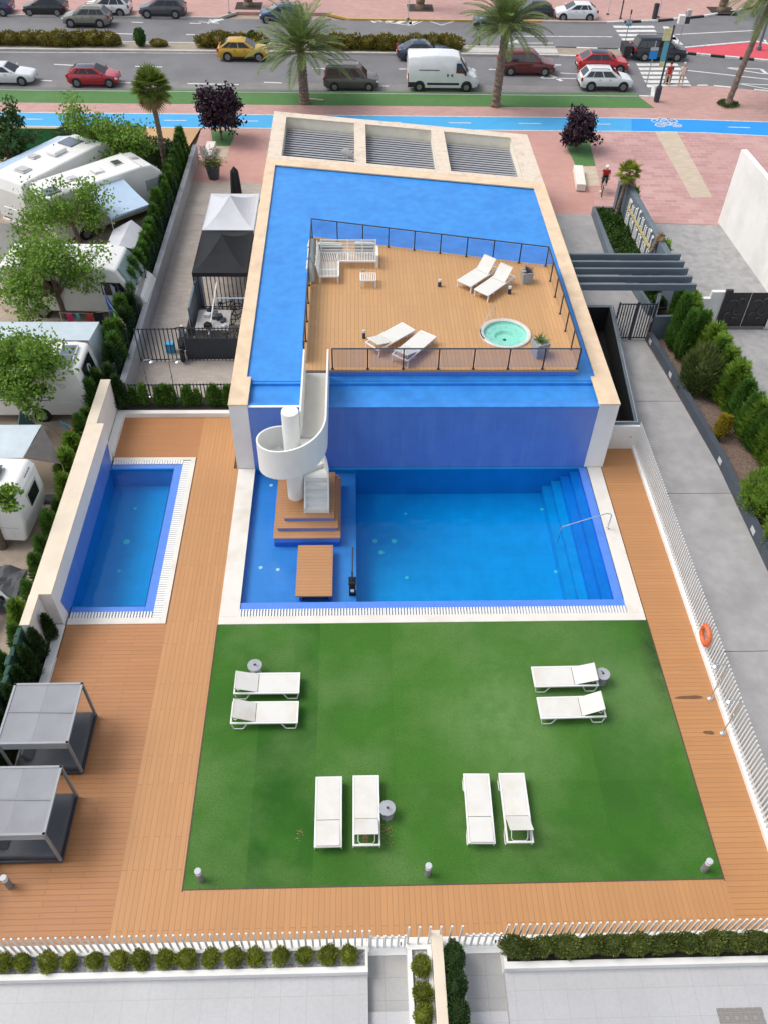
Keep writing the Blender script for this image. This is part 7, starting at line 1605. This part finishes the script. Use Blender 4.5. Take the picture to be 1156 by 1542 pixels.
wb_ = thing('windbreak', 'dark green folded windbreak leaning by the caravan wheel', 'windbreak', (-12.9,25.8,-.06), R(100)); q = MB(); q.obox((0,0,.6),(1.2,.05,1.2),(R(-25),0,0)); q.build('cloth_panel', M('windbreak green',(.09,.16,.16),.8,.1,3), wb_); q = MB(); q.cyl((-.6,0,0),(-.6,-.3,1.25),.02,6); q.cyl((.6,0,0),(.6,-.3,1.25),.02,6); q.build('pole', D['lamp'], wb_)
tb_ = thing('tarpaulin', 'crumpled grey tarpaulin on the gravel at the left edge below the lower caravan', 'tarpaulin', (-12.2,18.2,-.06)); q = MB(); n = 12; vs = []
for i in range(n+1):
    for j in range(n+1): x = -1.2+2.0*i/n; y = -1.0+1.9*j/n; vs.append((x,y,max(.01,.32+.30*mnoise.noise(Vector((x*2.2,y*2.2,3)))-.18*(i/n))))
q.add(vs,[(i*(n+1)+j,(i+1)*(n+1)+j,(i+1)*(n+1)+j+1,i*(n+1)+j+1) for i in range(n) for j in range(n)]); q.build('sheet', D['fabric_d'], tb_); q = MB(); q.bar((-.9,.5,.55),(1.0,-1.0,.12),.3,.03); q.build('edge_strip', D['fabric_g'], tb_)
def motorbike(label, p, rz, c):
    t = thing('motorcycle', label, 'motorcycle', p, rz)
    for x in (-.68,.68):
        q = MB(); q.tube([(x+.24*math.cos(2*PI*k/20),0,.30+.24*math.sin(2*PI*k/20)) for k in range(20)],.06,8,closed=True); w_ = q.build('wheel', D['tyre'], t); q = MB(); q.cyl((x,-.03,.3),(x,.03,.3),.15,12); q.build('rim', D['rim'], w_)
    q = MB(); q.loft([[(x,-w,z0),(x,w,z0),(x,w,z1),(x,-w,z1)] for x,w,z0,z1 in ((-.8,.08,.62,.72),(-.4,.16,.4,.78),(.0,.18,.28,.74),(.3,.16,.45,.92),(.55,.12,.6,1.0),(.72,.06,.65,.9))]); q.build('body', paint('bike paint '+label[:8], c), t, bevel=.04)
    q = MB(); q.loft([[(x,-w,z),(x,w,z),(x,w*.8,z+.08),(x,-w*.8,z+.08)] for x,w,z in ((-.75,.1,.74),(-.4,.16,.78),(0,.12,.76))]); q.build('seat', D['black'], t, bevel=.02)
    q = MB(); q.tube([(.68,.08,.3),(.5,.08,.95)],.03,6); q.tube([(.68,-.08,.3),(.5,-.08,.95)],.03,6); q.build('fork', D['rim'], t); q = MB(); q.tube([(.35,-.36,1.05),(.48,-.1,1.02),(.48,.1,1.02),(.35,.36,1.05)],.02,6); q.build('handlebar', D['black'], t)
    q = MB(); q.blob((.66,0,.88),(.09,.09,.1),10,6); q.build('headlight', D['headlight'], t); q = MB(); q.obox((-.62,0,.30),(.5,.10,.10)); q.build('exhaust', D['steel'], t)
motorbike('dark motorcycle leaning on the courtyard gate behind the barred fence', (-7.7,31.75,0), R(96), (.02,.025,.03))
motorbike('red and white scooter parked at the left edge beside the campsite conifers', (-12.05,16.75,-.06), R(70), (.45,.03,.04))
# ------------------------------------------------------------------ courtyard
def gazebo(label, x0, x1, y0, y1, mt, edge=2.15, peak=3.0):
    t = thing('gazebo', label, 'gazebo', ((x0+x1)/2,(y0+y1)/2,0)); a, b = (x1-x0)/2, (y1-y0)/2; n = 8; q = MB()
    cs = [(-a,-b),(a,-b),(a,b),(-a,b)]
    for k in range(4):
        p0, p1 = cs[k], cs[(k+1)%4]; vs = []
        for i in range(n+1):
            t_ = i/n
            for j in range(n+1):
                u = j/n; ex = p0[0]+(p1[0]-p0[0])*u; ey = p0[1]+(p1[1]-p0[1])*u; zz = edge+(peak-edge)*(t_**1.7)*(1)-.10*math.sin(PI*u)*(1-t_)*(t_+.2)
                vs.append((ex*(1-t_),ey*(1-t_),zz))
        q.add(vs,[(i*(n+1)+j,i*(n+1)+j+1,(i+1)*(n+1)+j+1,(i+1)*(n+1)+j) for i in range(n) for j in range(n)])
    q.build('canopy', mt, t, smooth=False); q = MB()
    for k in range(4): p0, p1 = cs[k], cs[(k+1)%4]; q.bar((*p0,edge-.1),(*p1,edge-.1),.012,.2)
    q.build('valance', mt, t)
    for (x,y) in cs: q = MB(); q.obox((x*.98,y*.985,edge/2),(.05,.05,edge-.05)); q.build('leg', D['anth'], t)
    return t
gazebo('light grey pop up gazebo canopy beside the building', -7.45, -4.95, 38.9, 42.75, D['gazgrey'])
gazebo('black pop up gazebo canopy in front of the light grey one', -7.45, -4.95, 34.9, 38.82, D['gazblack'])
pu = thing('folded_parasol', 'tall folded black parasol standing behind the light grey gazebo', 'parasol', (-6.35,44.3,0)); MB().tube([(0,0,0),(0,0,2.9)],.03,8).build('pole', D['anth'], pu); MB().lathe([(.3,0),(.3,.06),(.05,.1)],16).build('base', D['anth'], pu)
q = MB(); n = 14; secs = []
for z,r in ((.62,.24),(.8,.27),(1.6,.24),(2.3,.20),(2.65,.17),(2.85,.05)): secs.append([(r*(1+.25*(j%2))*math.cos(2*PI*j/n),r*(1+.25*(j%2))*math.sin(2*PI*j/n),z) for j in range(n)])
q.loft(secs); q.build('folded_canopy', D['black'], pu)
p = G(322,272,0); pp = thing('plant_pot', 'big black plastic pot with pale shrub at the courtyard entrance', 'plant pot', (p.x,p.y+.3,0)); MB().lathe([(.30,0),(.42,.72),(.46,.74),(.46,.80),(.40,.80),(.39,.72),(0,.70)],24).build('pot', D['anth'], pp)
g = MB(); rr = random.Random(3)
for i in range(420): v = rv_ = Vector((rr.gauss(0,.3),rr.gauss(0,.3),rr.uniform(.75,1.25))); leaf(g, v, Vector((rr.gauss(0,1),rr.gauss(0,1),.5)), .16, .06, rr)
g.build('green_leaves', D['fan'], pp); g = MB(); D['paleleaf'] = leafm('pale twig leaves', (.30,.30,.28), (.48,.47,.44))
for k in range(16):
    a = rr.uniform(0,6.3); e = Vector((.45*math.cos(a)-.2,.45*math.sin(a),rr.uniform(1.5,2.1))); g.tube([(0,0,.8),(e.x*.5,e.y*.5,1.3),e],.012,4)
    for j in range(18): leaf(g, Vector((0,0,1.0)).lerp(e,rr.uniform(.4,1))+Vector((rr.gauss(0,.06),rr.gauss(0,.06),0)), Vector((rr.gauss(0,1),rr.gauss(0,1),rr.gauss(0,1))), .14, .06, rr)
g.build('pale_twigs', D['paleleaf'], pp)
def dark_fence(label, a, b, h, solid=0.0, step=.17, z=0):
    a = Vector((a[0],a[1],0)); b = Vector((b[0],b[1],0)); Ln = (b-a).length; t = thing('barred_fence', label, 'fence', (a.x,a.y,z), math.atan2((b-a).y,(b-a).x))
    q = MB(); n = int(Ln/step)
    for i in range(n+1): q.obox((i*Ln/n,0,h/2),(.04,.03,h))
    q.box(0,Ln,-.012,.012,.08,.12); q.box(0,Ln,-.012,.012,h-.08,h-.04); q.build('bars', D['anth'], t)
    if solid: q = MB(); q.box(0,Ln,.03,.05,.04,solid); q.build('solid_panel', D['anth'], t)
    return t
dark_fence('dark barred gate at the left of the motorcycle in the courtyard', (-9.5,31.05), (-7.55,31.1), 1.75)
dark_fence('dark barred fence with solid lower panel across the courtyard', (-7.4,31.12), (-4.75,31.15), 1.75, 1.15, .16)
dark_fence('dark barred fence under the front edge of the black gazebo', (-7.3,35.3), (-4.75,35.35), 1.9, 0, .19)
dark_fence('low dark barred fence behind the little conifer row', (-9.45,28.35), (-4.75,28.38), .85, 0, .14)
q = thing('side_screen', 'dark side screen enclosing the left of the courtyard workplace', 'screen', (-7.45,33.2,0)); s_ = MB(); s_.box(-.04,.04,-.2,2.1,0,1.5); s_.box(-.04,.3,2.1,2.16,0,2.0); s_.build('panel', D['slate'], q); s_ = MB(); s_.box(-.05,.05,-1.9,-.25,.1,1.0); s_.build('glass_panel', D['glass'], q)
wbk = thing('work_table', 'grey storage table with dark tools in the courtyard corner', 'table', (-6.45,33.3,0)); s_ = MB(); s_.box(-.75,.75,-.9,.7,.70,.76); s_.build('table_top', D['concrete'], wbk)
for a in (-1,1):
    for b in (-1,1): s_ = MB(); s_.obox((a*.68,b*.75-.1,.35),(.06,.06,.7)); s_.build('leg', D['framegrey'], wbk)
rr = random.Random(12)
for i in range(9):
    s_ = MB(); w,d,h_ = rr.uniform(.15,.4),rr.uniform(.15,.35),rr.uniform(.1,.3); x = -6.45+rr.uniform(-.3,.65); y = 33.3+rr.uniform(-.75,.5); s_.obox((0,0,h_/2),(w,d,h_),(0,0,rr.uniform(0,3))); s_.obox((0,0,h_+.02),(w*.8,.03,.03)); mt_ = [D['black'],D['anth'],D['lamp'],D['fabric_d'],D['black']][i%5]
    tag(s_.build('tool_case', mt_, None, (x,y,.76), bevel=.02), ordw(i+1)+' of the jumbled cases on the courtyard work table, '+['black','charcoal','pale grey','dark grey','black'][i%5], 'case', 'cases on the courtyard work table')
pw = thing('leaning_pole', 'white pole leaning over the courtyard work table', 'pole', (-6.6,32.3,.0)); s_ = MB(); s_.tube([(0,0,.5),(.35,1.9,2.1)],.03,8); s_.build('pole', D['whitepaint'], pw); s_ = MB(); s_.cyl((0,0,.5),(.01,.05,.54),.045,8); s_.build('end_cap', D['anth'], pw)
fr_ = thing('bike_rack', 'pale blue steel rack holding the parked bicycles in the courtyard', 'rack', (-5.6,34.3,0)); s_ = MB(); s_.tube([(-.8,0,0),(-.75,0,1.2),(.75,0,1.2),(.8,0,0)],.03,8); s_.tube([(.75,0,1.2),(.55,-1.2,0)],.03,8); s_.build('frame', D['tarpblue'], fr_)
bicycle('bicycle','black bicycle parked on the left of the courtyard rack',(-6.05,34.5,0),R(25),D['black']); bicycle('bicycle','black bicycle parked on the right of the courtyard rack',(-5.35,34.0,0),R(15),D['black']); bicycle('bicycle','small black bicycle standing behind the solid courtyard fence',(-5.55,32.1,0),R(40),D['black'])
for i,(x,y,w,h_,c,l) in enumerate(((-4.95,33.9,.5,.6,'rvwhite','white box standing by the building wall in the courtyard'),(-5.05,32.9,.4,.5,'black','black bag standing by the building wall in the courtyard'),(-6.9,31.6,.3,.3,'redlight','small red can behind the solid courtyard fence'),(-6.6,31.6,.35,.25,'bike','small blue crate behind the solid courtyard fence'),(-4.98,30.2,.45,.35,'framegrey','grey crate on the courtyard paving by the building corner'),(-8.3,31.8,.35,.45,'bike','blue and white box behind the barred courtyard gate'))):
    s_ = MB(); s_.obox((0,0,h_/2),(w,w*.8,h_)); s_.obox((0,0,h_+.015),(w*1.06,w*.86,.04)); tag(s_.build('storage_box', D[c], None, (x,y,.0), rr.uniform(-.3,.3), bevel=.02), l, 'box')
# ------------------------------------------------------------------ light, sky
w = bpy.data.worlds.new('World'); sc.world = w; w.use_nodes = True; nt = w.node_tree; bg = nt.nodes['Background']
sky = nt.nodes.new('ShaderNodeTexSky'); sky.sky_type = 'NISHITA'; sky.sun_disc = False
SUN = Vector((-.55,.12,.83)).normalized()
sky.sun_elevation = math.asin(SUN.z); sky.sun_rotation = math.atan2(SUN.x, SUN.y)
sky.air_density = 1.0; sky.dust_density = 2.5; sky.ozone_density = 1.0
hs = nt.nodes.new('ShaderNodeHueSaturation'); hs.inputs['Saturation'].default_value = .42; nt.links.new(sky.outputs[0], hs.inputs['Color'])
tc = nt.nodes.new('ShaderNodeTexCoord'); mpw = nt.nodes.new('ShaderNodeMapping'); mpw.inputs['Scale'].default_value = (1.0,1.0,2.2); nt.links.new(tc.outputs['Generated'], mpw.inputs[0])
cn_ = nt.nodes.new('ShaderNodeTexNoise'); cn_.inputs['Scale'].default_value = 3.2; cn_.inputs['Detail'].default_value = 6; nt.links.new(mpw.outputs[0], cn_.inputs['Vector'])
cm = nt.nodes.new('ShaderNodeMapRange'); cm.inputs[1].default_value = .38; cm.inputs[2].default_value = .66; cm.inputs[3].default_value = .65; cm.inputs[4].default_value = 1.55; nt.links.new(cn_.outputs['Fac'], cm.inputs[0])
vm = nt.nodes.new('ShaderNodeVectorMath'); vm.operation = 'SCALE'; nt.links.new(hs.outputs[0], vm.inputs[0]); nt.links.new(cm.outputs[0], vm.inputs['Scale'])
nt.links.new(vm.outputs[0], bg.inputs[0]); bg.inputs[1].default_value = 0.15
sl = bpy.data.lights.new('sun', 'SUN'); so_ = bpy.data.objects.new('sun', sl); COL.objects.link(so_)
sl.energy = 1.2; sl.angle = R(30); sl.color = (1.0,.95,.87)
so_.rotation_euler = SUN.to_track_quat('Z','Y').to_euler(); so_.location = SUN*80
sc.view_settings.view_transform = 'Standard'; sc.view_settings.look = 'None'; sc.view_settings.gamma = 1.0; sc.view_settings.exposure = 0.5
sc.cycles.transparent_max_bounces = 16; sc.cycles.max_bounces = 8
bpy.context.view_layer.update()
